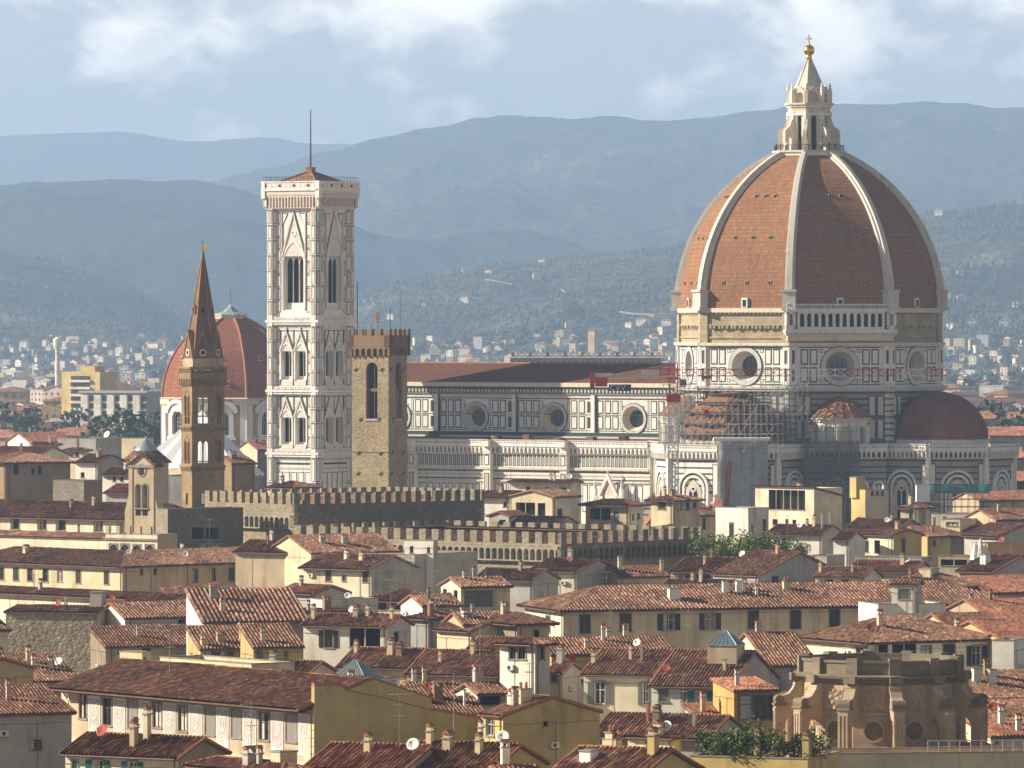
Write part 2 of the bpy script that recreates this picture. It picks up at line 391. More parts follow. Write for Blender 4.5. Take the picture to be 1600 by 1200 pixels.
for nm, c in dict(cream=(.68, .57, .37), cream_light=(.74, .66, .48), white=(.78, .74, .64), ochre=(.55, .40, .17), yellow=(.62, .47, .19), olive=(.46, .365, .16),
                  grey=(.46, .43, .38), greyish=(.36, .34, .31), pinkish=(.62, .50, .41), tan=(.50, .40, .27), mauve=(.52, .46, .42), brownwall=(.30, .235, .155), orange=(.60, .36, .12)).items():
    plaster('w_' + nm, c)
plaster('w_dirty', (.40, .375, .33), amt=.8)
flat('soffit', (.13, .085, .055), .9); flat('wood', (.10, .06, .04), .7); flat('wood_red', (.17, .06, .035), .7)
def louver(name, c):
    t, b = mat(name); uv = t.new('ShaderNodeUVMap'); s = t.new('ShaderNodeSeparateXYZ', i_0=uv.outputs[0])
    f = t.math('FRACT', t.math('DIVIDE', s.outputs[1], .11)); setc(t, b, t.mix(t.ramp(f, [(.0, 0.), (.9, 1.)]), sc3(c, .8), sc3(c, 1.15)), .7); bump(t, b, f, .8, .05)
louver('shut_brown', (.085, .05, .035)); louver('shut_green', (.03, .17, .13)); louver('shut_grey', (.23, .24, .22)); louver('shut_dark', (.045, .045, .038)); louver('shut_roll', (.33, .31, .28))
t, b = mat('glass'); g = t.new('ShaderNodeNewGeometry'); setc(t, b, t.mix(t.ramp(t.noise(g.outputs['Position'], .9, 2), [(.4, 0.), (.6, 1.)]), (.015, .016, .018), (.05, .05, .05)), .08); b.inputs['Specular IOR Level'].default_value = .6
t, b = mat('glass_sky'); setc(t, b, (.10, .14, .17), .05); b.inputs['Specular IOR Level'].default_value = .9
t, b = mat('glass_green'); setc(t, b, (.13, .18, .16), .15); b.inputs['Specular IOR Level'].default_value = .8
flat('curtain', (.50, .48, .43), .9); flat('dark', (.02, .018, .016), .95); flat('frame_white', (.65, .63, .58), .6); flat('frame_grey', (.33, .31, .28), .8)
flat('pietra', (.27, .24, .20), .9, var=.2); flat('gutter', (.16, .09, .065), .5); flat('concrete', (.42, .40, .36), .9); flat('dark_metal', (.06, .06, .06), .4, .5)
flat('metal', (.45, .45, .44), .35, .7); flat('zinc', (.40, .46, .50), .35, .6); flat('dish_white', (.75, .74, .70), .5); flat('dish_red', (.33, .07, .05), .6); flat('dish_grey', (.36, .36, .35), .5)
flat('terracotta', (.36, .15, .085), .9, var=.2, scale=3); flat('terrace', (.40, .23, .15), .9); flat('crane_red', (.48, .04, .035), .45); flat('crane_white', (.70, .69, .66), .5)
flat('sign_blue', (.035, .045, .14), .5); flat('copper', (.27, .33, .32), .6, var=.25); flat('white_sheet', (.82, .82, .80), .7, var=.03); flat('rust_roof', (.24, .125, .075), .8, var=.25)
flat('pipe', (.24, .235, .22), .5, .2); flat('skin', (.5, .33, .25), .7); flat('cloth_dark', (.06, .06, .08), .9); flat('cloth_red', (.45, .06, .05), .9); flat('cloth_white', (.7, .68, .65), .9)
t, b = mat('gold'); setc(t, b, (.85, .52, .12), .28, 1.0)
t, b = mat('sheet_grey'); g = t.new('ShaderNodeNewGeometry'); n = t.noise(g.outputs['Position'], .5, 5, .6); setc(t, b, t.mix(n, (.24, .25, .27), (.50, .51, .53)), .7); bump(t, b, t.noise(g.outputs['Position'], .9, 4), .6, .4)
def netting(name, c, alpha):
    t, b = mat(name); g = t.new('ShaderNodeNewGeometry'); n = t.noise(g.outputs['Position'], .35, 5, .6); setc(t, b, t.mix(n, sc3(c, .6), sc3(c, 1.4)), .9)
    t.put(b.inputs['Alpha'], t.ramp(n, [(.35, alpha * .7), (.65, min(1., alpha * 1.35))]))
netting('net_dark', (.12, .12, .115), .58); netting('net_grey', (.22, .22, .21), .40); netting('net_green', (.06, .24, .18), .75)
def foliage(name, c, c2):
    t, b = mat(name); g = t.new('ShaderNodeNewGeometry'); oi = t.new('ShaderNodeObjectInfo')
    n = t.noise(g.outputs['Position'], 1.1, 3, .6); setc(t, b, t.mix(t.ramp(t.math('ADD', n, t.math('MULTIPLY', t.math('SUBTRACT', oi.outputs['Random'], .5), .3)), [(.35, 0.), (.65, 1.)]), c, c2), .8)
foliage('leaf', (.035, .055, .02), (.085, .115, .04)); foliage('leaf_light', (.13, .18, .045), (.27, .31, .09)); foliage('leaf_dark', (.02, .036, .018), (.05, .07, .03)); flat('bark', (.12, .085, .055), .9)
foliage('leaf_far', (.05, .062, .038), (.085, .095, .06))
flat('ground', (.17, .13, .10), 1., var=.3, scale=.02); flat('dry', (.34, .29, .21), 1., var=.2)
def hill(name, forest, field, amt, sc=1., villa=False):
    t, b = mat(name); g = t.new('ShaderNodeNewGeometry'); P = g.outputs['Position']
    n1 = t.noise(P, .0011 / sc, 6, .6); n2 = t.noise(P, .035 / sc, 3, .75); n3 = t.noise(P, .005 / sc, 4, .6)
    v = t.new('ShaderNodeTexVoronoi', i_Vector=t.mapping(P, (.0032 / sc, .0022 / sc, .008 / sc))); v.inputs['Scale'].default_value = 1
    fld = t.mix(t.new('ShaderNodeSeparateXYZ', i_0=v.outputs['Color']).outputs[0], field, sc3(field, .55))
    msk = t.ramp(t.math('ADD', n1, t.math('MULTIPLY', t.math('SUBTRACT', n3, .5), .5)), [(amt - .05, 0.), (amt + .07, 1.)])
    k = t.mix(msk, forest, fld)
    k = t.mix(t.ramp(n2, [(.40, 0.), (.60, 1.)]), sc3(k, .5) if not isinstance(k, bpy.types.NodeSocket) else t.mix(1., k, (.25, .29, .32), 'MULTIPLY'), k)
    setc(t, b, k, 1.); bump(t, b, t.math('ADD', n2, n3), .9, 14.)
hill('hill_far', (.06, .07, .05), (.14, .13, .09), .60, 1.6); hill('hill_main', (.055, .066, .04), (.17, .155, .10), .60, 1.2); hill('hill_mid', (.035, .045, .03), (.08, .08, .05), .66)
hill('hill_near', (.05, .062, .033), (.19, .175, .11), .50, .7)
# ------------------------------------------------------------------ ground, hills, haze
mb = MB(); mb.quad((-30000, -400, 0), (30000, -400, 0), (30000, 60000, 0), (-30000, 60000, 0), 'ground'); struct(mb, 'ground')
def interp(tab, x):
    if x <= tab[0][0]: return tab[0][1]
    for (a, b), (c, e) in zip(tab, tab[1:]):
        if x <= c:
            f = (x - a) / (c - a); f = f * f * (3 - 2 * f) * .5 + f * .5; return b + (e - b) * f
    return tab[-1][1]
class Hill:
    def __init__(s, name, mat, ridge, Yr, Yf, pw, amp, ns, seed, rows=70, cols=340, x0=-260, x1=1860, crest=0.):
        s.a = (ridge, Yr, Yf, pw, amp, ns, seed, crest)
        me = bpy.data.meshes.new(name); V = []; fs = []
        R_ = rows + 8
        for j in range(R_ + 1):
            t = j / rows
            for i in range(cols + 1):
                px = x0 + (x1 - x0) * i / cols; Y = Yf + (Yr - Yf) * t; V.append(((px - 800) / F * Y, Y, s.z(px, t)))
        k = cols + 1
        for j in range(R_):
            for i in range(cols): fs.append((j * k + i, j * k + i + 1, (j + 1) * k + i + 1, (j + 1) * k + i))
        me.from_pydata(V, [], fs); me.materials.append(MAT[mat]); me.polygons.foreach_set('use_smooth', [True] * len(fs)); me.update()
        s.o = bpy.data.objects.new(name, me); col.objects.link(s.o); s.o['kind'] = 'structure'
    def z(s, px, t):
        ridge, Yr, Yf, pw, amp, ns, seed, crest = s.a
        Y = Yf + (Yr - Yf) * t; X = (px - 800) / F * Y
        zr = HC + (HY - interp(ridge, px)) / F * Yr
        if t <= 1: h = zr * t ** pw
        else: h = zr - (t - 1) * zr * 2.2
        p = Vector((X / ns + seed, Y / ns * .8, seed * .7)); n = noise.fractal(p, .9, 2.1, 6)
        n2 = noise.fractal(p * 5, .8, 2.1, 4)
        e = min(1, max(0, t) * 2.2) * (1 if t < .8 else max(.0, (1 - t) / .2) if t < 1 else 0)
        return max(-6, h - 4 * (1 - min(1, t * 8)) + amp * n * e + crest * n2 * min(1, t * 3))
    def find(s, px, py):
        """where the line of sight through a photo point meets the slope"""
        ridge, Yr, Yf, *_ = s.a
        for k in range(400):
            t = k / 400; Y = Yf + (Yr - Yf) * t; zz = s.z(px, t)
            if zz >= HC - (py - HY) / F * Y: return Vector(((px - 800) / F * Y, Y, zz))
        return Vector(((px - 800) / F * Yr, Yr, s.z(px, 1)))
Hill('hills_far', 'hill_far', [(-260, 224), (0, 211), (100, 206), (200, 207), (290, 220), (330, 222), (420, 217), (500, 224), (560, 226), (660, 244), (900, 250), (1860, 260)], 22000, 16500, 1.15, 130, 1500, 3.1, crest=10)
H_main = Hill('hills_main', 'hill_main', [(-260, 345), (0, 335), (200, 315), (340, 281), (420, 262), (520, 233), (600, 215), (680, 198), (740, 185), (800, 180), (870, 183), (940, 184), (1040, 188), (1110, 183), (1170, 173), (1240, 166), (1330, 163), (1430, 162), (1510, 162), (1560, 168), (1600, 166), (1860, 172)], 14500, 9500, 1.1, 85, 560, 7.7, crest=7)
H_mid = Hill('hills_mid_shadow', 'hill_mid', [(-260, 300), (0, 291), (60, 285), (130, 283), (200, 281), (300, 283), (360, 292), (430, 312), (520, 350), (600, 388), (640, 400), (700, 398), (800, 388), (900, 377), (1000, 374), (1060, 372), (1300, 380), (1860, 390)], 11500, 8200, 1.05, 90, 650, 1.9, crest=6)  # ridge at left; the right part stands in for shadow on the main slope
H_low = Hill('hills_low', 'hill_main', [(-260, 385), (0, 392), (60, 402), (130, 424), (200, 446), (260, 476), (330, 508), (420, 530), (1860, 540)], 8600, 6300, 1.1, 30, 600, 5.3, crest=4)
H_near = Hill('hills_near', 'hill_near', [(-260, 540), (430, 534), (500, 500), (560, 472), (620, 449), (690, 433), (740, 425), (800, 415), (850, 409), (900, 400), (960, 396), (1020, 390), (1060, 382), (1200, 360), (1400, 341), (1440, 337), (1500, 330), (1600, 320), (1860, 306)], 8400, 5400, 1.2, 42, 480, 9.2, crest=6)

def haze():
    me = bpy.data.meshes.new('haze'); x0, x1, y0, y1, z0, z1 = -4600, 4600, -420, 25500, -7.5, 1000
    v = [(x, y, z) for z in (z0, z1) for y in (y0, y1) for x in (x0, x1)]
    me.from_pydata(v, [], [(0, 2, 3, 1), (4, 5, 7, 6), (0, 1, 5, 4), (2, 6, 7, 3), (0, 4, 6, 2), (1, 3, 7, 5)])
    m = bpy.data.materials.new('haze'); m.use_nodes = True; t = NT(m.node_tree); t.n.clear()
    o = t.new('ShaderNodeOutputMaterial'); pv = t.new('ShaderNodeVolumePrincipled'); t.l.new(pv.outputs[0], o.inputs['Volume'])
    pv.inputs['Color'].default_value = (.46, .67, 1, 1); pv.inputs['Density'].default_value = HAZE; pv.inputs['Anisotropy'].default_value = .1
    me.materials.append(m); o = bpy.data.objects.new('haze', me); col.objects.link(o); o['kind'] = 'stuff'
HAZE = 8.5e-5
haze()

def woodland():
    """the trees and hedges of the near slopes, one mass"""
    rg = random.Random(4); V = []; fs = []; mi = []
    for H, n, lim in ((H_near, 17000, (430, 1700)), (H_low, 4000, (-60, 420))):
        ridge, Yr, Yf, *_ = H.a; k = 0
        while k < n:
            px = rg.uniform(*lim); t = rg.random() ** .8; Y = Yf + (Yr - Yf) * t; X = (px - 800) / F * Y
            m = noise.noise((X / 260, Y / 330, 1)) + .6 * noise.noise((X / 70, Y / 110, 5))
            if m < -.05 and rg.random() > .10: k += .25; continue
            k += 1; z = H.z(px, t); h = rg.uniform(3, 7); r = h * rg.uniform(.3, .55); b = len(V); c = (X, Y, z)
            if rg.random() < .12: r = h * .16; h *= 1.4
            a0 = rg.uniform(0, 6); V += [(X, Y, z + h)] + [(X + r * math.cos(a0 + i * 1.2566) * rg.uniform(.7, 1.2), Y + r * math.sin(a0 + i * 1.2566), z + h * rg.uniform(.35, .6)) for i in range(5)] + [(X, Y, z - 1)]
            for i in range(5): j = (i + 1) % 5; fs += [(b, b + 1 + i, b + 1 + j), (b + 6, b + 1 + j, b + 1 + i)]
            mi += [rg.choice((0, 1, 1))] * 10
    me = bpy.data.meshes.new('woodland'); me.from_pydata(V, [], fs); me.materials.append(MAT['leaf_far']); me.materials.append(MAT['leaf_far']); me.polygons.foreach_set('material_index', mi); me.update()
    o = bpy.data.objects.new('woodland', me); col.objects.link(o); o['kind'] = 'stuff'
woodland()

def tracks():
    for pts in (((968, 494), (985, 497), (1010, 498), (1040, 502)), ((757, 443), (775, 446), (800, 450)), ((876, 458), (882, 464), (886, 472))):
        V = []
        for x, y in pts:
            q = H_near.find(x, y); V += [(q.x, q.y - 4, q.z + 3.2), (q.x, q.y + 9, q.z + 5.2)]
        me = bpy.data.meshes.new('road'); me.from_pydata(V, [], [(2 * i, 2 * i + 2, 2 * i + 3, 2 * i + 1) for i in range(len(pts) - 1)]); me.materials.append(MAT['dry']); o = bpy.data.objects.new('road', me); col.objects.link(o); o['kind'] = 'structure'
tracks()
# ------------------------------------------------------------------ the cathedral
TR = Matrix.Translation
def RZ(a): return Matrix.Rotation(R(a), 4, 'Z')
def face(M, c, phi, inr, half, z=0.): return M @ TR(Vector((c[0], c[1], 0))) @ RZ(phi + 90) @ TR(Vector((-half, -inr, z)))
def octp(c, r, n=8, ph=22.5): return [(c[0] + r * math.cos(R(ph + 360 / n * i)), c[1] + r * math.sin(R(ph + 360 / n * i))) for i in range(n)]
def square_of(uc, vc, r, n):
    o = []
    for i in range(n):
        a = 2 * math.pi * i / n; x, y = math.cos(a), math.sin(a); k = r / max(abs(x), abs(y)); o.append((uc + x * k, vc + y * k))
    return o
def oculus(mb, gb, uc, vc, ro, ri, dep, m, m2, pane='glass', rim=.5):
    n = 36; a = circ(uc, vc, ro, n)
    mb.wring(square_of(uc, vc, ro + .02, n), a, -.3, .0, m)
    b = circ(uc, vc, ri, n)
    P = [(u, 0, v) for u, v in a] + [(u, dep, v) for u, v in b]
    mb.add(P, [(i, (i + 1) % n, n + (i + 1) % n, n + i) for i in range(n)], m2)
    mb.wring(circ(uc, vc, ro + rim, n), circ(uc, vc, ro - .05, n), -.05, .28, m); mb.wring(circ(uc, vc, ro + rim + .14, n), circ(uc, vc, ro + rim, n), -.05, .12, 'marble_green')
    gb.append(MB(mb.M)); gb = gb[-1]; gb.wpoly(b, -dep - .1, -dep + .02, pane)
    for k in range(-1, 2): gb.wbox(uc + k * ri * .5 - .05, uc + k * ri * .5 + .05, vc - ri * .85, vc + ri * .85, -dep, -dep + .1, 'dark_metal'); gb.wbox(uc - ri * .85, uc + ri * .85, vc + k * ri * .5 - .05, vc + k * ri * .5 + .05, -dep, -dep + .1, 'dark_metal')
def gothic(mb, uc, v0, vap, w, lights, dep, m='marble', gable=0., col='marble_cream', gm='marble_rosy'):
    """a pointed opening whose rectangular hole is already cut in the wall"""
    vs = vap - w * .866; h = w / 2
    A = arch(uc, w, v0, vs, 7, True); arc = A[2:]
    half = [q for q in arc if q[0] >= uc - 1e-6]; left = [q for q in arc if q[0] <= uc + 1e-6]
    mb.wpoly(half + [(uc, vap + .02), (uc + h + .02, vap + .02), (uc + h + .02, vs)], -.45, .0, m); mb.wpoly([(uc - h - .02, vs), (uc - h - .02, vap + .02), (uc, vap + .02)] + left, -.45, .0, m)
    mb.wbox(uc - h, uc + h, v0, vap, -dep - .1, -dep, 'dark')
    wl = w * .90 / lights; x0 = uc - w * .45; o = -dep * .55
    mb.wbox(uc - h, x0, v0, vap, o - .3, o, m); mb.wbox(uc + w * .45, uc + h, v0, vap, o - .3, o, m)
    for i in range(lights + 1): mb.tube((x0 + i * wl, -o + .1, v0), (x0 + i * wl, -o + .1, vs), .11, 6, col)
    arcade(mb, x0, x0 + wl * lights, vs - wl * .1, vap, wl, .14, o - .2, o, m, True, spring=vs + wl * .05)
    mb.wring(circ(uc, vs + w * .42, w * .16, 12), circ(uc, vs + w * .42, w * .09, 12), o, o + .06, 'marble_pink')
    mb.wbox(uc - h, uc + h, v0, v0 + (vap - v0) * .10, -dep, o + .12, m)
    out = arch(uc, w + .7, v0, vs, 7, True)[1:]; inn = arch(uc, w, v0, vs, 7, True)[1:]
    for a, b, c, d_ in zip(out, out[1:], inn, inn[1:]): mb.wpoly([a, b, d_, c], 0, .22, m)
    mb.wpoly([out[-1], (out[-1][0], v0), (inn[-1][0], v0), inn[-1]], 0, .22, m)
    if gable:
        g = h + .45; t = .22
        mb.wpoly([(uc - g + .2, vs + w * .30), (uc + g - .2, vs + w * .30), (uc, gable - .5)], 0.0, .10, gm)
        for sgn in (-1, 1):
            mb.wpoly([(uc + sgn * g, vs + w * .28), (uc + sgn * (g - t * 1.2), vs + w * .28), (uc, gable - t * 2.2), (uc, gable)][::sgn], .0, .34, m)
            mb.wpoly([(uc + sgn * (g + .28), vs + w * .28), (uc + sgn * (g + .10), vs + w * .28), (uc, gable + .12), (uc, gable + .42)][::sgn], .0, .20, 'marble_slate')
        mb.wring(circ(uc, vs + w * .95 + (gable - vap) * .22, w * .13, 12), circ(uc, vs + w * .95 + (gable - vap) * .22, w * .07, 12), .1, .2, m)
        mb.tube((uc, -.15, gable), (uc, -.15, gable + .9), .14, 6, m)

def cathedral():
    O = Vector((61.9, 1300, 0)); M = frame(O, (math.cos(R(33.5)), -math.sin(R(33.5))))
    T = Thing('cathedral', 'huge white and green marble cathedral with red ribbed dome', 'cathedral', O)
    # --- nave
    nv = MB(M); x0, x1 = -104., -22.
    nv.box(x0, x1, -8.6, 11, 0, 41, 'marble'); nv.box(x0, x1, -10.95, -8.6, 0, 20, 'marble'); nv.M = M @ TR(Vector((x0, -11, 0))); L = x1 - x0
    ocs = [7.8, 27.8, 47.8, 67.7]
    holes = [(u - 2.75, u + 2.75, 33.9 - 2.75, 33.9 + 2.75) for u in ocs]
    wallface(nv, L, 20, 41, holes, 'marble', .4)
    og = []
    for k, u in enumerate(ocs):
        b0 = u - 10.0
        for r0, r1 in ((34.9, 37.7), (31.6, 34.4)):
            for c in range(10):
                a = b0 + .9 + c * 1.91
                if c in (3, 4, 5, 6) and c != 3 and c != 6: continue
                if c in (3, 6):
                    q = (a, a + .55) if c == 3 else (a + .95, a + 1.5)
                    panel(nv, q[0], q[1], r0, r1, 0, 'marble_green', 'marble'); continue
                if c == 9: panel(nv, a + .1, a + 1.2, r0 + .1, r1 - .1, 0, 'marble_cream', 'marble_green', .16); continue
                panel(nv, a, a + 1.55, r0, r1, 0, 'marble_green', 'marble', .24)
        nv.wbox(b0 - .55, b0 + .45, 30, 40.6, 0, .35, 'marble'); nv.wbox(b0 + .45, b0 + .75, 29, 41.3, 0, .4, 'dark_metal')
        for r in (34.65, 31.3, 38.0): nv.wbox(b0 + .75, b0 + 19.4, r - .07, r + .07, 0, .07, 'marble_green')
        oculus(nv, og, u, 33.9, 2.72, 1.8, 1.3, 'marble_grey', 'marble_cream')
    nv.wbox(0, L, 38.9, 39.35, 0, .5, 'marble_slate'); nv.wbox(0, L, 37.95, 38.1, 0, .1, 'marble_green')
    nv.wbox(0, L, 40.5, 41.4, 0, 1.0, 'marble_cream'); nv.wbox(0, L, 39.9, 40.5, 0, .7, 'marble_green')
    for i in range(int(L / .9)): nv.wbox(i * .9, i * .9 + .4, 39.35, 39.95, 0, .75, 'marble_grey')
    nv.wbox(0, L, 38.2, 39.3, 0, .16, 'marble_rosy'); nv.wbox(0, L, 30.1, 30.9, 0, .5, 'marble_green'); nv.wbox(0, L, 29.2, 30.1, 0, .9, 'marble_grey')
    nave = nv.build('nave', T); [q.build('oculus_pane', T, nave) for q in og]
    rf = MB(M)
    for sg in (-1, 1):
        rf.quad((x0, sg * 11.9, 41.4), (x1 + 4, sg * 11.9, 41.4), (x1 + 4, 0, 45.4), (x0, 0, 45.4), 'nave_tile'); rf.quad((x0, sg * 11.9, 41.1), (x1, sg * 11.9, 41.1), (x1, sg * 11.9, 41.4), (x0, sg * 11.9, 41.4), 'soffit')
    rf.tube((x0, 0, 45.4), (x1 + 3, 0, 45.4), .22, 6, 'terracotta'); rf.build('nave_roof', T)
    # --- aisle
    al = MB(M); al.box(x0, -26, -20.6, 20.6, 0, 29, 'marble')
    def crown(mb, L, o=.0, top=29.4):
        """bracketed gallery that runs round the whole church"""
        mb.wbox(0, L, top - 1.15, top, .75 + o, 1.05 + o, 'marble'); mb.wbox(-.1, L + .1, top - .12, top + .1, .6 + o, 1.2 + o, 'marble_grey'); mb.wbox(0, L, top - 1.35, top - 1.1, 0, 1.15 + o, 'marble')
        for i in range(int(L / .62)): mb.wpoly(circ(.31 + i * .62, top - .6, .15, 6), 1.0 + o, 1.07 + o, 'marble_green')
        arcade(mb, 0, L, top - 2.75, top - 1.3, 1.02, .34, .0, .95 + o, 'marble', True, 3)
        mb.wbox(0, L, top - 2.7, top - 1.35, -.02, .02 + o, 'marble_green'); mb.wbox(0, L, top - 3.0, top - 2.7, 0, .4, 'marble_cream')
    al.M = M @ TR(Vector((x0, -21, 0))); LA = 78.
    al.wbox(0, LA, 0, 29, -.4, 0, 'marble'); crown(al, LA)
    for i in range(int(LA / 1.02)):
        panel(al, i * 1.02 + .1, i * 1.02 + .92, 23.95, 26.2, 0, 'marble_green', 'marble_mid', .16)
        al.wbox(i * 1.02 + .92, i * 1.02 + 1.12, 23.9, 26.25, 0, .1, 'marble')
    al.wbox(0, LA, 23.2, 23.7, 0, .6, 'marble_cream'); al.wbox(0, LA, 22.7, 22.95, 0, .15, 'marble_green')
    for z, m, h in ((21.9, 'marble_pink', .35), (21.1, 'marble_green', .25), (20.6, 'marble_cream', .3)): al.wbox(0, LA, z, z + h, 0, .12 if m != 'marble_cream' else .35, m)
    for i in range(int(LA / 1.7)): panel(al, i * 1.7 + .2, i * 1.7 + 1.5, 14.5, 20.2, 0, 'marble_green', 'marble', .18)
    for u in (18.9, 38.2, 57.4):
        al.wbox(u - .8, u + .9, 0, 28.2, 0, 1.5, 'marble'); al.wbox(u - 1., u + 1.1, 23.2, 23.7, 0, 1.75, 'marble_cream'); al.wbox(u - .95, u + 1.05, 26.4, 26.9, 0, 1.7, 'marble_cream'); al.wbox(u - .9, u + 1.0, 28.0, 29.5, 0, 2.4, 'marble'); al.wbox(u - 1., u + 1.1, 29.3, 29.5, 0, 2.55, 'marble_grey')
        panel(al, u - .55, u + .65, 24, 26.2, 1.5, 'marble_green', 'marble', .2); panel(al, u - .55, u + .65, 15, 22.4, 1.5, 'marble_green', 'marble_pink', .2)
        al.tube((u - 1.5, -.5, 25.9), (u - 1.5, -1.6, 25.7), .18, 5, 'marble_grey')
    al.M = M
    al.quad((x0, -21, 29.15), (-26, -21, 29.15), (-26, -11, 29.8), (x0, -11, 29.8), 'tile_old')
    for i in range(9): al.box(x0 + 6 + i * 8, x0 + 7.6 + i * 8, -20.5, -18.8, 29, 29.9 + .3 * (i % 3), 'tile_old')
    al.build('aisle', T)
    gb = MB(M @ TR(Vector((-35.2, -21.9, 0))))          # gabled side portal
    gb.wbox(-3.2, 3.2, 0, 18, 0, 1.2, 'marble'); gb.wpoly([(-2.6, 17.4), (2.6, 17.4), (0, 22.4)], .3, .8, 'marble_pink')
    for sg in (-1, 1):
        gb.wpoly([(sg * 3.0, 17.2), (sg * 2.3, 17.2), (0, 21.5), (0, 22.8)][::sg], .6, 1.2, 'marble'); gb.wbox(sg * 3.3 - .35, sg * 3.3 + .35, 0, 19.5, .2, 1.2, 'marble'); gb.lathe([(.4, 0), (.05, 2.6)], 4, 'marble', (sg * 3.3, -.7, 19.5))
        for k in range(5): gb.ball((sg * (2.6 - k * .52), -.9, 18.1 + k * .86), .16, 5, 'marble_grey')
    gb.tube((0, -.9, 22.6), (0, -.9, 23.6), .16, 5, 'marble'); gb.build('portal_gable', T)
    # --- octagon: drum, gallery
    INR, HALF = 25.5, 10.56
    bd = MB(M); bd.prism(octp((0, 0), 27.3), 0, 40.9, 'marble_oldband')
    for k in range(8):
        bd.M = face(M, (0, 0), 45 * k - 90, INR, HALF)
        for r0, r1 in ((30.2, 34.4), (35, 39.2)):
            for u in (1.2, 3.0, 16.6, 18.4): panel(bd, u, u + 1.5, r0, r1, -.25, 'marble_green', 'marble_grey', .2, .3)
        bd.wbox(0, 1.1, 29, 40.5, -.3, .35, 'marble_band'); bd.wbox(20.02, 21.12, 29, 40.5, -.3, .35, 'marble_band'); bd.wbox(-.6, 21.7, 40.1, 40.9, -.3, .9, 'marble_grey'); bd.wbox(-.8, 21.9, 40.6, 41.1, -.3, 1.2, 'marble_grey')
    bd.build('octagon_body', T)
    dr = MB(M); dg = []
    for k in range(8):
        Mf = face(M, (0, 0), 45 * k - 90, INR, HALF); dr.M = Mf; W = 2 * HALF; ro = 3.15
        wallface(dr, W, 40.9, 49.6, [(HALF - ro, HALF + ro, 45.2 - ro, 45.2 + ro)], 'marble', .4)
        oculus(dr, dg, HALF, 45.2, ro - .02, 2.15, 2.4, 'marble_grey', 'marble_grey', rim=.85)
        for r0, r1 in ((41.9, 45.0), (45.5, 48.7)):
            for u in (2.3, 4.25): 
                panel(dr, u, u + 1.6, r0, r1, 0, 'marble_green', 'marble', .26); panel(dr, W - u - 1.6, W - u, r0, r1, 0, 'marble_green', 'marble', .26)
            for u in (.25, W - 1.05): panel(dr, u, u + .8, r0 + .1, r1 - .1, .5, 'marble', 'marble_green', .14)
        for z0, z1 in ((41.9, 42.6), (48.0, 48.7)):
            for u in (6.2, W - 7.0): panel(dr, u, u + .8, z0, z1, 0, 'marble_green', 'marble', .14)
        dr.wbox(-.2, 1.3, 41, 49.4, -.1, .5, 'marble'); dr.wbox(W - 1.3, W + .2, 41, 49.4, -.1, .5, 'marble')
        dr.wbox(1.9, W - 1.9, 48.95, 49.15, 0, .08, 'marble_green'); dr.wbox(1.9, W - 1.9, 41.4, 41.6, 0, .08, 'marble_green'); dr.wbox(-.5, W + .5, 49.4, 50.0, -.2, .85, 'marble_cream')
    drum = dr.build('drum', T); [q.build('oculus_pane', T, drum) for q in dg]
    up = MB(M)
    for k in range(8):
        up.M = face(M, (0, 0), 45 * k - 90, INR - .2, HALF); W = 2 * HALF
        up.wbox(-.1, W + .1, 49.8, 57.0, -.6, 0, 'rough_stone'); up.wbox(-.1, 1.6, 49.9, 57.0, 0, .5, 'rough_stone'); up.wbox(W - 1.6, W + .1, 49.9, 57.0, 0, .5, 'rough_stone')
        if k != 1:
            for i in range(17): up.wbox(2.2 + i * 1.0, 2.65 + i * 1.0, 52.9, 53.5, 0, .7 + .2 * math.sin(i * 2.3), 'rough_stone')
            up.wbox(1.7, W - 1.7, 53.5, 53.8, 0, .35, 'rough_stone'); up.wbox(-.2, W + .2, 56.2, 57.1, 0, .75, 'marble_cream')
            for i in range(18): up.wbox(1.6 + i, 2.0 + i, 55.85, 56.2, 0, .55, 'rough_stone')
        up.wbox(-.2, W + .2, 50.9, 51.2, 0, .3, 'rough_stone')
    up.build('unfinished_band', T)
    gl = MB(face(M, (0, 0), -45, INR - .2, HALF)); W = 2 * HALF
    gl.wbox(-1.2, W + 1.2, 52.0, 52.7, -.2, 1.7, 'marble'); gl.wbox(-.6, W + .6, 50.4, 52.0, 0, .9, 'marble_cream'); gl.wbox(-1.0, W + 1.0, 51.6, 51.9, 0, 1.2, 'marble_rosy')
    arcade(gl, 1.6, W - 1.6, 53.3, 56.4, 1.49, .62, 1.0, 1.35, 'marble'); gl.wbox(-1.0, W + 1.0, 56.3, 57.0, -.1, 1.7, 'marble')
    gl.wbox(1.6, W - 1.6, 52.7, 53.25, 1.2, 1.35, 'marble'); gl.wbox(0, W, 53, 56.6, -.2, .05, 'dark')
    for i in range(13): gl.wbox(1.35 + i * 1.49, 1.72 + i * 1.49, 52.7, 56.3, 1.0, 1.5, 'marble')
    for u in (-1.0, W - .9):
        gl.wbox(u, u + .55, 52.7, 56.6, 0, 1.5, 'marble'); gl.wbox(u + 1.4, u + 1.95, 52.7, 56.6, 0, 1.5, 'marble'); gl.wbox(u, u + 1.95, 55.8, 56.4, 0, 1.5, 'marble'); gl.wbox(u, u + 1.95, 52.7, 53.6, 0, 1.5, 'marble'); gl.wbox(u + .2, u + 1.7, 53, 56, 0, .5, 'marble_grey')
    for i in range(58): gl.wbox(-.8 + i * .385, -.66 + i * .385, 57, 57.75, 1.3, 1.5, 'marble')
    gl.wbox(-1, W + 1, 57.7, 57.95, 1.2, 1.6, 'marble'); gl.build('loggia', T)
    # --- dome
    z0 = 57.0; arcR = 35.0; xc = 27.6 - arcR
    def rz(z): return xc + math.sqrt(arcR ** 2 - (z - z0) ** 2)
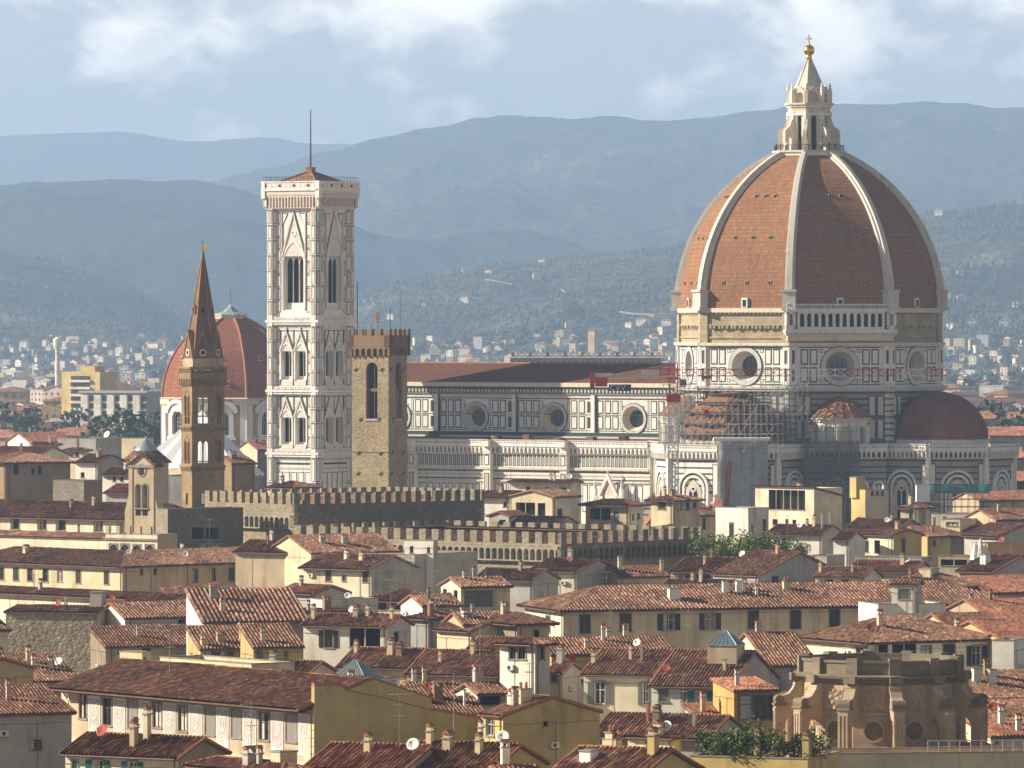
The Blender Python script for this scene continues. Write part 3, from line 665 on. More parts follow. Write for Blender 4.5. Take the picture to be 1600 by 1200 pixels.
    zs = [z0 + 32.3 * i / 26 for i in range(27)]
    sh = MB(M); sh.lathe([(rz(z), z) for z in zs], 8, 'dome_tile', ph=R(22.5))
    for k in range(8):
        for z, o in ((62.3, 5.6), (71.6, 4.2), (80.2, 2.3)):
            rr = rz(z) * math.cos(R(22.5)); Mf = M @ RZ(45 * k) 
            for j in (-1, 0, 1):
                sh.M = Mf; sh.box(rr - .3, rr + .22, j * o - .34, j * o + .34, z - .4, z + .34, 'marble_old'); sh.box(rr - .2, rr + .26, j * o - .22, j * o + .22, z - .3, z + .24, 'dark')
        sh.M = M @ RZ(45 * k); rr = rz(58.5) * math.cos(R(22.5)); sh.box(rr - 1, rr + .5, -.7, .7, 57.2, 59.2, 'marble'); sh.box(rr, rr + .55, -.4, .4, 57.4, 58.8, 'dark')
    shell = sh.build('dome_shell', T)
    for k in range(8):
        rb = MB(M @ RZ(22.5 + 45 * k)); P = []; n = len(zs)
        for i, z in enumerate(zs):
            r = rz(z); wd = .78 - .25 * i / n; nx, nz = (r - xc) / arcR, (z - z0) / arcR
            for s_, o in ((-1.35, -.4), (-1.35, .35), (-.8, .35), (-.8, .95), (.8, .95), (.8, .35), (1.35, .35), (1.35, -.4)): P.append((r + nx * o, s_ * wd, z + nz * o))
        fs = []
        for i in range(n - 1):
            for j in range(7): fs.append((i * 8 + j, i * 8 + j + 1, i * 8 + 9 + j, i * 8 + 8 + j))
        rb.add(P, fs, 'marble_rib'); rb.box(26.4, 28.9, -1.35, 1.35, 56.9, 60.6, 'marble_rib'); rb.box(26, 29.2, -1.55, 1.55, 60.4, 60.9, 'marble_grey'); rb.box(26.4, 29.2, -1.5, 1.5, 56.6, 57.4, 'marble_grey')
        rb.build('rib', T, shell)
    # --- lantern
    ln = MB(M); ln.prism(octp((0, 0), 7.4), 88.8, 89.6, 'marble'); ln.prism(octp((0, 0), 7.8), 89.5, 89.9, 'marble_grey'); ln.prism(octp((0, 0), 3.2), 89, 99, 'dark')
    hl = 4.1 * math.tan(R(22.5))
    for k in range(8):
        ln.M = face(M, (0, 0), 45 * k - 90, 4.1, hl); w2 = 2 * hl
        arcade(ln, 0, w2, 89.8, 98.4, w2, w2 - 1.15, -.7, 0, 'marble_cream', spring=96.6); ln.wbox(0, w2, 98.3, 99.6, -.8, .05, 'marble_cream'); ln.wbox(-.1, .5, 89.8, 98, -.1, .28, 'marble'); ln.wbox(w2 - .5, w2 + .1, 89.8, 98, -.1, .28, 'marble')
        ln.wbox(-.2, w2 + .2, 97.2, 97.7, -.1, .3, 'marble'); ln.wbox(-.35, w2 + .35, 99.4, 99.8, -.8, .75, 'marble_cream'); ln.wbox(-.2, w2 + .2, 98.9, 99.4, -.8, .35, 'marble')
        arcade(ln, .1, w2 - .1, 99.8, 102.3, w2 - .2, 1.4, -.9, -.25, 'marble_cream'); ln.wpoly([(.3, 102.2), (w2 - .3, 102.2), (w2 / 2, 103.2)], -.8, -.3, 'marble_cream'); ln.wbox(.4, w2 - .4, 99.8, 102, -1.1, -.95, 'marble_rosy')
        ln.M = M @ RZ(22.5 + 45 * k)
        ln.box(4.0, 4.8, -.35, .35, 99.8, 102.4, 'marble'); ln.lathe([(.3, 0), (.42, .35), (.2, .6), (.28, .95), (.05, 1.6)], 6, 'marble', (4.4, 0, 102.4))
    ln.M = M; ln.lathe([(3.05, 102.6), (3.3, 102.9), (2.9, 103.4), (2.1, 105.3), (1.2, 107.2), (.55, 108.8), (.5, 109.1)], 8, 'marble_grey', ph=R(22.5))
    for k in range(8):
        a = R(22.5 + 45 * k); ln.tube((2.95 * math.cos(a), 2.95 * math.sin(a), 103.4), (.5 * math.cos(a),   .5 * math.sin(a), 108.9), .12, 5, 'marble_cream')
    for k in range(60):
        a = 2 * math.pi * k / 60; ln.tube((7.2 * math.cos(a), 7.2 * math.sin(a), 89.9), (7.2 * math.cos(a), 7.2 * math.sin(a), 91.0), .05, 4, 'dark_metal')
    ln.lathe([(7.22, 90.95), (7.28, 91.02), (7.18, 91.05)], 24, 'dark_metal')
    lan = ln.build('lantern', T)
    for k in range(8):
        b = MB(M @ RZ(22.5 + 45 * k)); prof = [(4.2, 89.9), (4.7, 89.9), (4.7, 92.6), (5.5, 92.9), (5.5, 89.9), (6.5, 89.9), (6.5, 93.6), (6.4, 94.1), (5.9, 94.6), (5.4, 94.8), (5.1, 95.3), (4.9, 96.0), (4.5, 96.6), (4.2, 97.0)]
        b.M = b.M @ TR(Vector((0, .4, 0))); b.wpoly(prof, 0, .8, 'marble_cream', True); b.wbox(4.5, 6.75, 93.9, 94.15, -.1, .9, 'marble') if False else None
        b.build('buttress', T, lan)
    g = MB(M); g.lathe([(.35, 108.9), (.62, 109.0), (.5, 109.4), (.62, 109.7), (.3, 109.8)], 12, 'gold', smooth=True); g.ball((0, 0, 110.85), 1.15, 24, 'gold'); g.build('gilded_ball', T, lan)
    g = MB(TR(O)); g.tube((0, 0, 111.9), (0, 0, 114.1), .15, 6, 'gold'); g.box(-.62, .62, -.12, .12, 113.15, 113.4, 'gold'); g.ball((0, 0, 112.1), .3, 8, 'gold'); g.build('cross', T, lan)
    # --- tribunes, exedrae
    def storey(mb, Mf, L, arched=True, w=7.2, wm='marble'):
        mb.M = Mf; mb.wbox(0, L, 0, 29.2, -.5, 0, wm); crown(mb, L)
        for z, h, m in ((24.6, .3, 'marble_green'), (23.4, .3, 'marble_green'), (22.2, .3, 'marble_green'), (21.0, .3, 'marble_green'), (19.6, .4, 'marble_green'), (25.9, .35, 'marble_green'), (16.6, .5, 'marble_green'), (15.2, .5, 'marble_green'), (13.6, .5, 'marble_green'), (17.6, .3, 'marble_cream'), (11.8, .6, 'marble_green'), (10, .6, 'marble_green')): mb.wbox(0, L, z, z + h, 0, .06 if m != 'marble_cream' else .3, m)
        c = L / 2
        if arched:
            sp = 20.6; r = w / 2
            for rr, o, m in ((r, .55, 'marble'), (r - .75, .30, 'marble_green'), (r - .95, .36, 'marble')):
                a = [(c + rr * math.cos(math.pi * i / 20), sp + rr * math.sin(math.pi * i / 20)) for i in range(21)]; q = rr - (.5 if m == 'marble' else .2); b = [(c + q * math.cos(math.pi * i / 20), sp + q * math.sin(math.pi * i / 20)) for i in range(21)]
                for i in range(20): mb.wpoly([a[i], a[i + 1], b[i + 1], b[i]], 0, o, m)
                for sg in (-1, 1): mb.wbox(*sorted((c + sg * rr, c + sg * q)), 8, sp, 0, o, m)
            ww = w * .28
            mb.wpoly(arch(c, ww + 1.6, 8, 19.2, 6, True), 0, .28, 'marble_cream'); mb.wpoly(arch(c, ww + .7, 8, 19.2, 6, True), .28, .32, 'marble_grey'); mb.wpoly(arch(c, ww, 8, 19.2, 6, True), .32, .345, 'dark'); mb.wbox(c - .1, c + .1, 8, 20.3, .345, .5, 'marble')
            mb.wring(circ(c, 20.4, ww * .32, 10), circ(c, 20.4, ww * .2, 10), .345, .42, 'marble')
            for sg in (-1, 1):
                for k in range(4): panel(mb, *sorted((c + sg * (w / 2 - 2.1), c + sg * (w / 2 - 1.2))), 9 + k * 2.6, 11 + k * 2.6, .05, 'marble_green', 'marble', .15)
            if L > w + 3:
                for u in (.3, L - 1.7): panel(mb, u, u + 1.3, 19, 25.5, 0, 'marble_green', 'marble', .2)
    def tribune(phi, name):
        c = (30.8 * math.cos(R(phi)), 30.8 * math.sin(R(phi))); inr = 14.6; hf = inr * math.tan(R(22.5))
        b = MB(M); b.prism(octp(c, inr / math.cos(R(22.5)) - .5), 0, 29.0, 'marble')
        for k in (-2, -1, 0, 1, 2): storey(b, face(M, c, phi + 45 * k, inr, hf), 2 * hf, wm='marble' if phi == -90 and k < 1 else 'marble_old')  # faces off the sun: grimy marble that also carries some of their shade
        for k in (-1.5, -.5, .5, 1.5):
            b.M = M @ TR(Vector((c[0], c[1], 0))) @ RZ(phi + 45 * k) @ TR(Vector((0, .7, 0)))
            b.wpoly([(14, 0), (25.5, 0), (25.5, 9), (16, 19), (14, 20)], 0, 1.4, 'marble_band', True); b.wpoly([(25.8, 8.9), (25.9, 9.3), (16.1, 19.5), (15.9, 19)], -.15, 1.55, 'terracotta', True)
            b.box(15.1, 16.2, -1.2, -.2, 0, 29.3, 'marble')
        lo = b.build(name, T)
        d_ = MB(M); d_.lathe([(10.7, 29.0), (10.7, 30.2)], 8, 'marble_grey', (c[0], c[1], 0), ph=R(22.5 + phi))
        d_.lathe([(10.5 * math.cos(R(90 * i / 12)) + .02, 30.0 + 10.0 * math.sin(R(90 * i / 12))) for i in range(13)], 8, 'dome_tile' if phi == -90 else 'shaded_apse_tile', (c[0], c[1], 0), ph=R(22.5 + phi)); d_.build('half_dome', T, lo)
    tribune(-90, 'tribune'); tribune(0, 'tribune'); tribune(90, 'tribune')
    for phi in (-45, -135):
        b = MB(M); hf = 8.2; Mf = face(M, (0, 0), phi, 31.4, hf); b.M = Mf; b.wbox(0, 2 * hf, 0, 29, -9, -.4, 'marble')
        for u, w_ in ((0, 3.4), (3.4, 4.8), (8.2, 4.8), (13.0, 3.4)): storey(b, Mf @ TR(Vector((u, 0, 0))), w_, True, w_ - .7, 'marble_old' if phi == -45 else 'marble')  # the sacristy off the sun gets the grimy marble with shade in it
        bo = b.build('sacristy', T)
        c = (25.6 * math.cos(R(phi)), 25.6 * math.sin(R(phi))); e = MB(M); n = 10; hf2 = 5.6 * math.tan(math.pi / n)
        e.prism(octp(c, 5.2, n, 18), 29, 34.6, 'marble_grey')
        for k in range(n):
            e.M = face(M, c, phi + 36 * k, 5.6, hf2); arcade(e, 0, 2 * hf2, 29.2, 34.0, 2 * hf2, 1.3, -.5, .05, 'marble', spring=31.9)
            for u in (.1, .55, 2 * hf2 - .55, 2 * hf2 - .1): e.tube((u, -.28, 29.6), (u, -.28, 33.2), .16, 6, 'marble')
            e.wbox(-.15, 2 * hf2 + .15, 33.9, 34.6, -.6, .45, 'marble_cream'); e.wbox(-.25, 2 * hf2 + .25, 34.4, 34.75, -.6, .8, 'marble_grey')
        e.M = M; ex = e.build('exedra', T)
        e = MB(M); e.lathe([(6.6, 34.7), (5.4, 36.1), (3.6, 37.6), (1.6, 38.7), (.05, 39.1)], 20, 'dome_tile', (c[0], c[1], 0))
        for k in range(20): 
            a = 2 * math.pi * k / 20; e.tube((c[0] + 6.5 * math.cos(a), c[1] + 6.5 * math.sin(a), 34.85), (c[0] + 3.6 * math.cos(a), c[1] + 3.6 * math.sin(a), 37.7), .16, 4, 'tile')
        e.build('cone_roof', T, ex)
    return M
MC = cathedral()

# ------------------------------------------------------------------ the bell tower
def campanile():
    S = 13.3; A = 33.5; C = at(497, 505, 1321.5); C.z = 0; d = Vector((math.cos(R(A)), -math.sin(R(A)), 0)); M0 = frame(C - d * S, d)
    T = Thing('bell_tower', 'tall square bell tower of white pink and green marble with a pole on top', 'tower', C - d * S / 2)
    lv = [0, 14, 26.3, 39.6, 54.4, 78.6]
    faces = [M0, M0 @ TR(Vector((S, 0, 0))) @ RZ(90), M0 @ TR(Vector((S, S, 0))) @ RZ(180), M0 @ TR(Vector((0, S, 0))) @ RZ(270)]
    b = MB(); I = .55
    for fi, Mf in enumerate(faces):
        b.M = Mf @ TR(Vector((0, I, 0))); wn = []
        for z0, z1, ap in ((42.6, 49.3, 52.2), (28.6, 35.2, 38.1)):
            for uc in (4.75, 8.45): wn.append((uc, z0 - .6, z1 + .3, 2.75, 2, ap + .2))
        wn.append((6.6, 56.9, 71.2, 5.3, 3, 77.8))
        wallface(b, S, 0, 79, [(q[0] - q[3] / 2, q[0] + q[3] / 2, q[1], q[2]) for q in wn], 'marble', 1.6)
        for uc, a0, a1, w_, n_, gp in wn: gothic(b, uc, a0, a1, w_, n_, 1.6, gable=gp)
        # inlaid panels round the windows
        def col_(u, wd, z0, z1, rows, im='marble', fm='marble_green', o=0.):
            h = (z1 - z0) / rows
            for r in range(rows): panel(b, u, u + wd, z0 + r * h + .1, z0 + (r + 1) * h - .1, o, fm, im if r % 2 == 0 else ('marble' if im != 'marble' else 'marble_pink'), .15)
        for z0, z1 in ((40.8, 52.6), (27.4, 38.6)):
            for u in (2.2, 10.2): col_(u, .85, z0, z1, 5, 'marble_pink')
            b.wbox(3.2, 10.0, z1 - .25, z1 - .1, 0, .12, 'marble_green'); b.wbox(6.52, 6.68, z0, z1, 0, .12, 'marble_green'); b.wbox(3.15, 3.3, z0, z1, 0, .12, 'marble_green'); b.wbox(9.9, 10.05, z0, z1, 0, .12, 'marble_green')
            for k in range(7): panel(b, 2.3 + k * 1.25, 3.35 + k * 1.25, z1 + .25, z1 + .8, 0, 'marble_grey' if k % 2 else 'marble_pink', 'marble', .12)
            b.wbox(3.4, 6.4, z0, z0 + .9, 0, .14, 'marble_rosy'); b.wbox(6.8, 9.8, z0, z0 + .9, 0, .14, 'marble_rosy')
        for u in (2.1, 9.95): col_(u, 1.1, 56.2, 77.8, 8)
        for u, s_ in ((3.5, 1), (9.7, -1)):
            b.wpoly([(u, 77.4), (u, 74.2), (u + s_ * 1.7, 77.4)][::s_], 0, .08, 'marble_green'); b.wpoly([(u + s_ * .22, 77.2), (u + s_ * .22, 74.8), (u + s_ * 1.4, 77.2)][::s_], .05, .12, 'marble'); b.wbox(min(u, u - s_ * .0) - .1, u + .1, 57, 77.5, 0, .3, 'marble_rosy')
        for z0, z1 in ((15, 25.4),):
            for k in range(5): panel(b, 2.2 + k * 1.85, 3.75 + k * 1.85, z0, z1 - 3, 0, 'marble_green', 'marble', .16)
        for z, m in ((23.0, 'marble_pink'), (24.0, 'marble_green'), (24.9, 'marble_pink'), (26.7, 'marble_rosy')): b.wbox(1.8, S - 1.8, z, z + .4, 0, .1, m)
    b.M = M0; b.box(2, S - 2, 2, S - 2, 0, 78, 'dark')
    body = b.build('shaft', T)
    k_ = MB()
    for x in (1.0, S - 1.0):
        for y in (1.0, S - 1.0):
            k_.M = M0; k_.prism(octp((x, y), 1.42), 0, 78.8, 'marble')
            for f in range(8):
                hw = 1.31 * math.tan(R(22.5))
                k_.M = face(M0, (x, y), 45 * f, 1.31, hw)
                for z0, z1, r in ((15, 25.5, 2), (27.2, 38.8, 4), (40.6, 53.4, 4), (55.6, 78.2, 7)):
                    h = (z1 - z0) / r
                    for q in range(r): panel(k_, .12, 2 * hw - .12, z0 + q * h + .15, z0 + (q + 1) * h - .3, 0, 'marble_green' if (q + f) % 2 else 'marble_slate', 'marble_pink' if (q + f) % 3 == 0 else 'marble', .13, .03); k_.wbox(-.05, 2 * hw + .05, z0 + (q + 1) * h - .2, z0 + (q + 1) * h - .08, 0, .08, 'marble_green')
    k_.build('corner_buttresses', T)
    for z in (14, 26.3, 39.6, 54.4):
        s_ = MB()
        for Mf in faces:
            s_.M = Mf
            s_.wbox(-.25, S + .25, z - .25, z + .25, -.6, .35, 'marble'); s_.wbox(-.15, S + .15, z - .7, z - .35, -.6, .15, 'marble'); s_.wbox(-.1, S + .1, z + .35, z + .95, -.6, .1, 'marble')
            for i in range(22): s_.wbox(.1 + i * .6, .4 + i * .6, z + .45, z + .85, 0, .14, 'marble_grey' if i % 2 else 'marble_pink')
        s_.build('string_course', T)
    t = MB()
    t.M = M0; t.box(-.4, S + .4, -.4, S + .4, 78.4, 79.0, 'marble_rosy'); t.box(0, S, 0, S, 79, 82.2, 'marble_rosy')
    for Mf in faces:
        L = S + 1.2; t.M = Mf @ TR(Vector((-.6, .25, 0)))
        arcade(t, 0, L, 78.7, 81.2, .8, .24, 0, .9, 'marble_rosy', True, 3); t.wbox(0, L, 78.6, 81.2, -.1, .1, 'marble_slate'); t.wbox(0, L, 81.1, 82.2, -.3, .95, 'marble_rosy'); t.wbox(.1, L - .1, 81.1, 81.5, .9, 1.0, 'marble_pink'); t.wbox(-.1, L + .1, 82.1, 82.5, -.3, 1.2, 'marble'); t.wbox(0, L, 82.5, 83.9, .7, 1.0, 'marble'); t.wbox(-.1, L + .1, 83.9, 84.15, .6, 1.15, 'marble')
        for i in range(12): panel(t, .2 + i * 1.24, 1.25 + i * 1.24, 82.75, 83.7, 1.0, 'marble_rosy', 'marble_green' if i % 3 == 0 else 'marble', .2, .03)
        for u in (0, L): t.wbox(u - .35, u + .35, 80.5, 84.2, .2, 1.15, 'marble')
        for i in range(16): t.tube((i * L / 15, -.85, 84.1), (i * L / 15, -.85, 85.1), .04, 4, 'dark_metal')
        t.tube((0, -.85, 85.1), (L, -.85, 85.1), .04, 4, 'dark_metal')
    t.build('cornice', T)
    r = MB(M0); c = (S / 2, S / 2, 0)
    r.lathe([(S * .70, 83.2), (1.1, 86.0)], 4, 'rust_roof', c, R(45))
    for k in range(4): a = R(45 + 90 * k); r.tube((S / 2 + S * .7 * math.cos(a), S / 2 + S * .7 * math.sin(a), 83.3), (S / 2, S / 2, 86.5), .2, 5, 'rust_roof')
    r.box(S / 2 - .75, S / 2 + .75, S / 2 - .75, S / 2 + .75, 85.4, 87.3, 'rust_roof'); roof = r.build('roof', T)
    p = MB(M0); p.tube((S / 2, S / 2, 87), (S / 2, S / 2, 99.6), .2, 6, 'wood', .09); p.build('pole', T, roof)
campanile()

# ------------------------------------------------------------------ the hexagonal spired tower
def badia():
    Y = 1060; C = at(317, 505, Y); C.z = 0; M = TR(C); T = Thing('spired_tower', 'slim hexagonal brown stone tower with a pointed spire', 'tower', C)
    def zz(y): return HC - (y - HY) * Y / F
    r = 3.57; inr = r * math.cos(R(30)); hw = r / 2
    b = MB(M)
    for k in range(6):
        b.M = face(M, (0, 0), -90 + 3 + 60 * k, inr, hw); L = 2 * hw
        hs = []
        for y0, y1 in ((617, 662), (688, 724)):
            z1, z0 = zz(y0), zz(y1)
            for uc in (1.3, 2.27): hs.append((uc - .36, uc + .36, z0, z1))
        hs.append((1.35, 2.05, zz(788), zz(770)))
        wallface(b, L, 0, zz(580), hs, 'badia_stone', .7)
        for h in hs[:4]: arcade(b, h[0], h[1], h[3] - .7, h[3] + .02, .72, .01, -.5, -.02, 'badia_stone', True, 4)
        b.tube((1.785, .3, zz(662)), (1.7, .3, zz(625)), .09, 6, 'marble_cream'); b.tube((1.785, .3, zz(724)), (1.7, .3, zz(696)), .09, 6, 'marble_cream')
        for y0 in (617, 688): b.wring(arch(1.7, 2.15, zz(y0 + 8) - 2.8, zz(y0 + 8), 6, True), arch(1.7, 1.8, zz(y0 + 8) - 2.7, zz(y0 + 8), 6, True), 0, .08, 'brown_stone')
        for y in (666, 728): b.wbox(-.15, L + .15, zz(y + 1.5), zz(y - 1), -.1, .35, 'badia_stone'); arcade(b, 0, L, zz(y + 7), zz(y + 1), .5, .2, 0, .25, 'badia_stone', n=3)
        b.wbox(-.06, .1, 0, zz(590), 0, .06, 'badia_stone'); arcade(b, -.2, L + .2, zz(602), zz(590), .56, .22, 0, .45, 'badia_stone', n=3); b.wbox(-.25, L + .25, zz(590), zz(583), -.2, .5, 'brown_stone'); arcade(b, -.2, L + .2, zz(583), zz(576), .5, .2, -.1, .45, 'badia_stone', n=3); b.wbox(-.3, L + .3, zz(576), zz(573), -.4, .65, 'badia_stone')
    b.M = M; b.prism(octp((0, 0), 3.2, 6, 3), zz(577), zz(573), 'brown_stone'); b.build('shaft', T)
    s = MB(M); z0, z1 = zz(573), zz(395)
    s.lathe([(3.25, z0), (2.75, zz(545)), (.12, z1)], 6, 'brick_brown', ph=R(3)); s.lathe([(.12, z1 - .3), (.3, z1), (.1, z1 + .5)], 6, 'badia_stone')
    for k in range(6): a = R(3 + 60 * k); s.tube((2.85 * math.cos(a), 2.85 * math.sin(a), zz(545)), (.1 * math.cos(a), .1 * math.sin(a), z1), .13, 5, 'badia_stone')
    for k in range(6):
        s.M = face(M, (0, 0), -87 + 60 * k, 1.75, .5); s.wring(arch(.5, .95, zz(490), zz(483), 5, True), arch(.5, .6, zz(489.5), zz(483), 5, True), -.3, .12, 'badia_stone'); s.wpoly(arch(.5, .62, zz(489.5), zz(483), 5, True), -.3, .02, 'dark')
    sp = s.build('spire', T)
    for k in range(6):
        g = MB(face(M, (0, 0), -87 + 60 * k, inr - .15, hw)); L = 2 * hw; zp = zz(517); zb = zz(560)
        g.wbox(.1, L - .1, z0, zb, -.6, 0, 'w_tan'); g.wpoly([(.1, zb), (L - .1, zb), (L / 2, zp)], -1.2, 0, 'brick_brown'); g.wring(circ(L / 2, zb + 1.0, .62, 14), circ(L / 2, zb + 1.0, .36, 14), 0, .08, 'marble_cream'); g.wpoly(circ(L / 2, zb + 1.0, .38, 12), -.02, .02, 'dark')
        for dx, dz in ((.26, 0), (-.26, 0), (0, .26), (0, -.26)): g.wpoly(circ(L / 2 + dx, zb + 1 + dz, .17, 8), 0, .05, 'dark')
        for sg in (-1, 1): g.wpoly([(L / 2 + sg * (L / 2 + .02), zb - .1), (L / 2 + sg * (L / 2 - .25), zb - .1), (L / 2, zp - .5), (L / 2, zp + .2)][::sg], -1.2, .12, 'badia_stone')
        g.build('gablet', T, sp)
    v = MB(M); v.tube((0, 0, z1), (0, 0, zz(376)), .06, 5, 'dark_metal'); v.box(0, .9, -.04, .04, zz(388), zz(382), 'gold'); v.build('weather_vane', T, sp)
badia()

# ------------------------------------------------------------------ the square battlemented tower
def merlons(mb, L, z0, z1, n, wfrac, m, th=.5, brick=None, skip=()):
    p = L / n
    for i in range(n):
        if i in skip: continue
        mb.wbox(i * p, i * p + p * wfrac, z0, z1, -th, 0, m)
        if brick: mb.wbox(i * p - .03, i * p + p * wfrac + .03, z1, z1 + .12, -th - .03, .03, brick)
def bargello_tower():
    Y = 1045; C = at(607, 505, Y); C.z = 0; a = 64; S = 6.9; dR = Vector((math.cos(R(a)), math.sin(R(a)), 0)); dL = Vector((-math.sin(R(a)), math.cos(R(a)), 0))
    def zz(y): return HC - (y - HY) * Y / F
    T = Thing('battlemented_tower', 'square tan rubble stone tower with battlements and tall arched openings', 'tower', C)
    M0 = frame(C + dL * S, -dL); faces = [M0, M0 @ TR(Vector((S, 0, 0))) @ RZ(90), M0 @ TR(Vector((S, S, 0))) @ RZ(180), M0 @ TR(Vector((0, S, 0))) @ RZ(270)]
    b = MB()
    for i, Mf in enumerate(faces):
        b.M = Mf; w = 2.15; uc = S / 2 + .3
        wallface(b, S, 0, zz(545), [(uc - w / 2, uc + w / 2, zz(655), zz(565))], 'bargello', .8, 'brick_tan')
        arcade(b, uc - w / 2, uc + w / 2, zz(578), zz(565) + .02, w, .01, -.7, -.0, 'bargello', n=6)
        b.wbox(uc - w / 2, uc + w / 2, zz(612), zz(607), -.7, -.35, 'brick_tan'); b.wbox(uc - w / 2 - .3, uc + w / 2 + .3, zz(658), zz(654.5), -.3, .15, 'concrete')
        b.tube((uc + .5, .1, zz(655)), (uc + .5, .1, zz(570)), .05, 5, 'pipe')
        for u, y, dx in ((.7, 577, .5), (5.6, 577, .5), (1.6, 655, .5), (5.0, 655, .5), (1.2, 708, .6), (5.4, 708, .6), (1.1, 740, .5), (5.4, 740, .5)): b.tube((u - dx / 2, -.12, zz(y) - .3), (u + dx / 2, -.12, zz(y) + .3), .07, 4, 'dark_metal'); b.box(u - .25, u + .25, -.02, .1, zz(y) - .25, zz(y) + .1, 'brown_stone')
        b.wbox(0, S, zz(707), zz(706), 0, .08, 'brown_stone')
    b.M = M0; b.box(.8, S - .8, .8, S - .8, zz(560), zz(556), 'dark'); b.box(.8, S - .8, .8, S - .8, 0, zz(660), 'dark'); b.build('shaft', T)
    t = MB(); P = .42
    for Mf in faces:
        t.M = Mf; arcade(t, -P, S + P, zz(556), zz(543), 1.07, .34, 0, P, 'brick_tan', n=4); t.wbox(-P, S + P, zz(543.5), zz(524), -.6, P, 'brick_tan'); t.wbox(0, S, zz(556), zz(540), -.4, .0, 'bargello')
        t.M = Mf @ TR(Vector((-P, -P, 0))); L = S + 2 * P; p = L / 4.55
        for i in range(5): t.wbox(i * p, min(L, i * p + p * .55), zz(524.5), zz(515), -.55, 0, 'brick_tan'); t.wbox(i * p, min(L, i * p + p * .55), zz(515), zz(514), -.6, .05, 'copper')
    t.M = M0; t.box(0, S, 0, S, zz(530), zz(528), 'copper'); t.build('battlements', T)
    m = MB(M0)
    for x, y, tp, r in ((.6, .8, 440, .09), (3.2, 3.2, 488, .05), (5.9, 2.6, 480, .05), (6.2, 5.8, 455, .025)): m.tube((x, y, zz(528)), (x, y, zz(tp)), r, 5, 'dark_metal')
    for k in range(4): m.box(2.85, 3.55, 3.1, 3.25, zz(505) + k * .5, zz(505) + .38 + k * .5, 'rust_roof')
    m.build('antenna_masts', T)
bargello_tower()

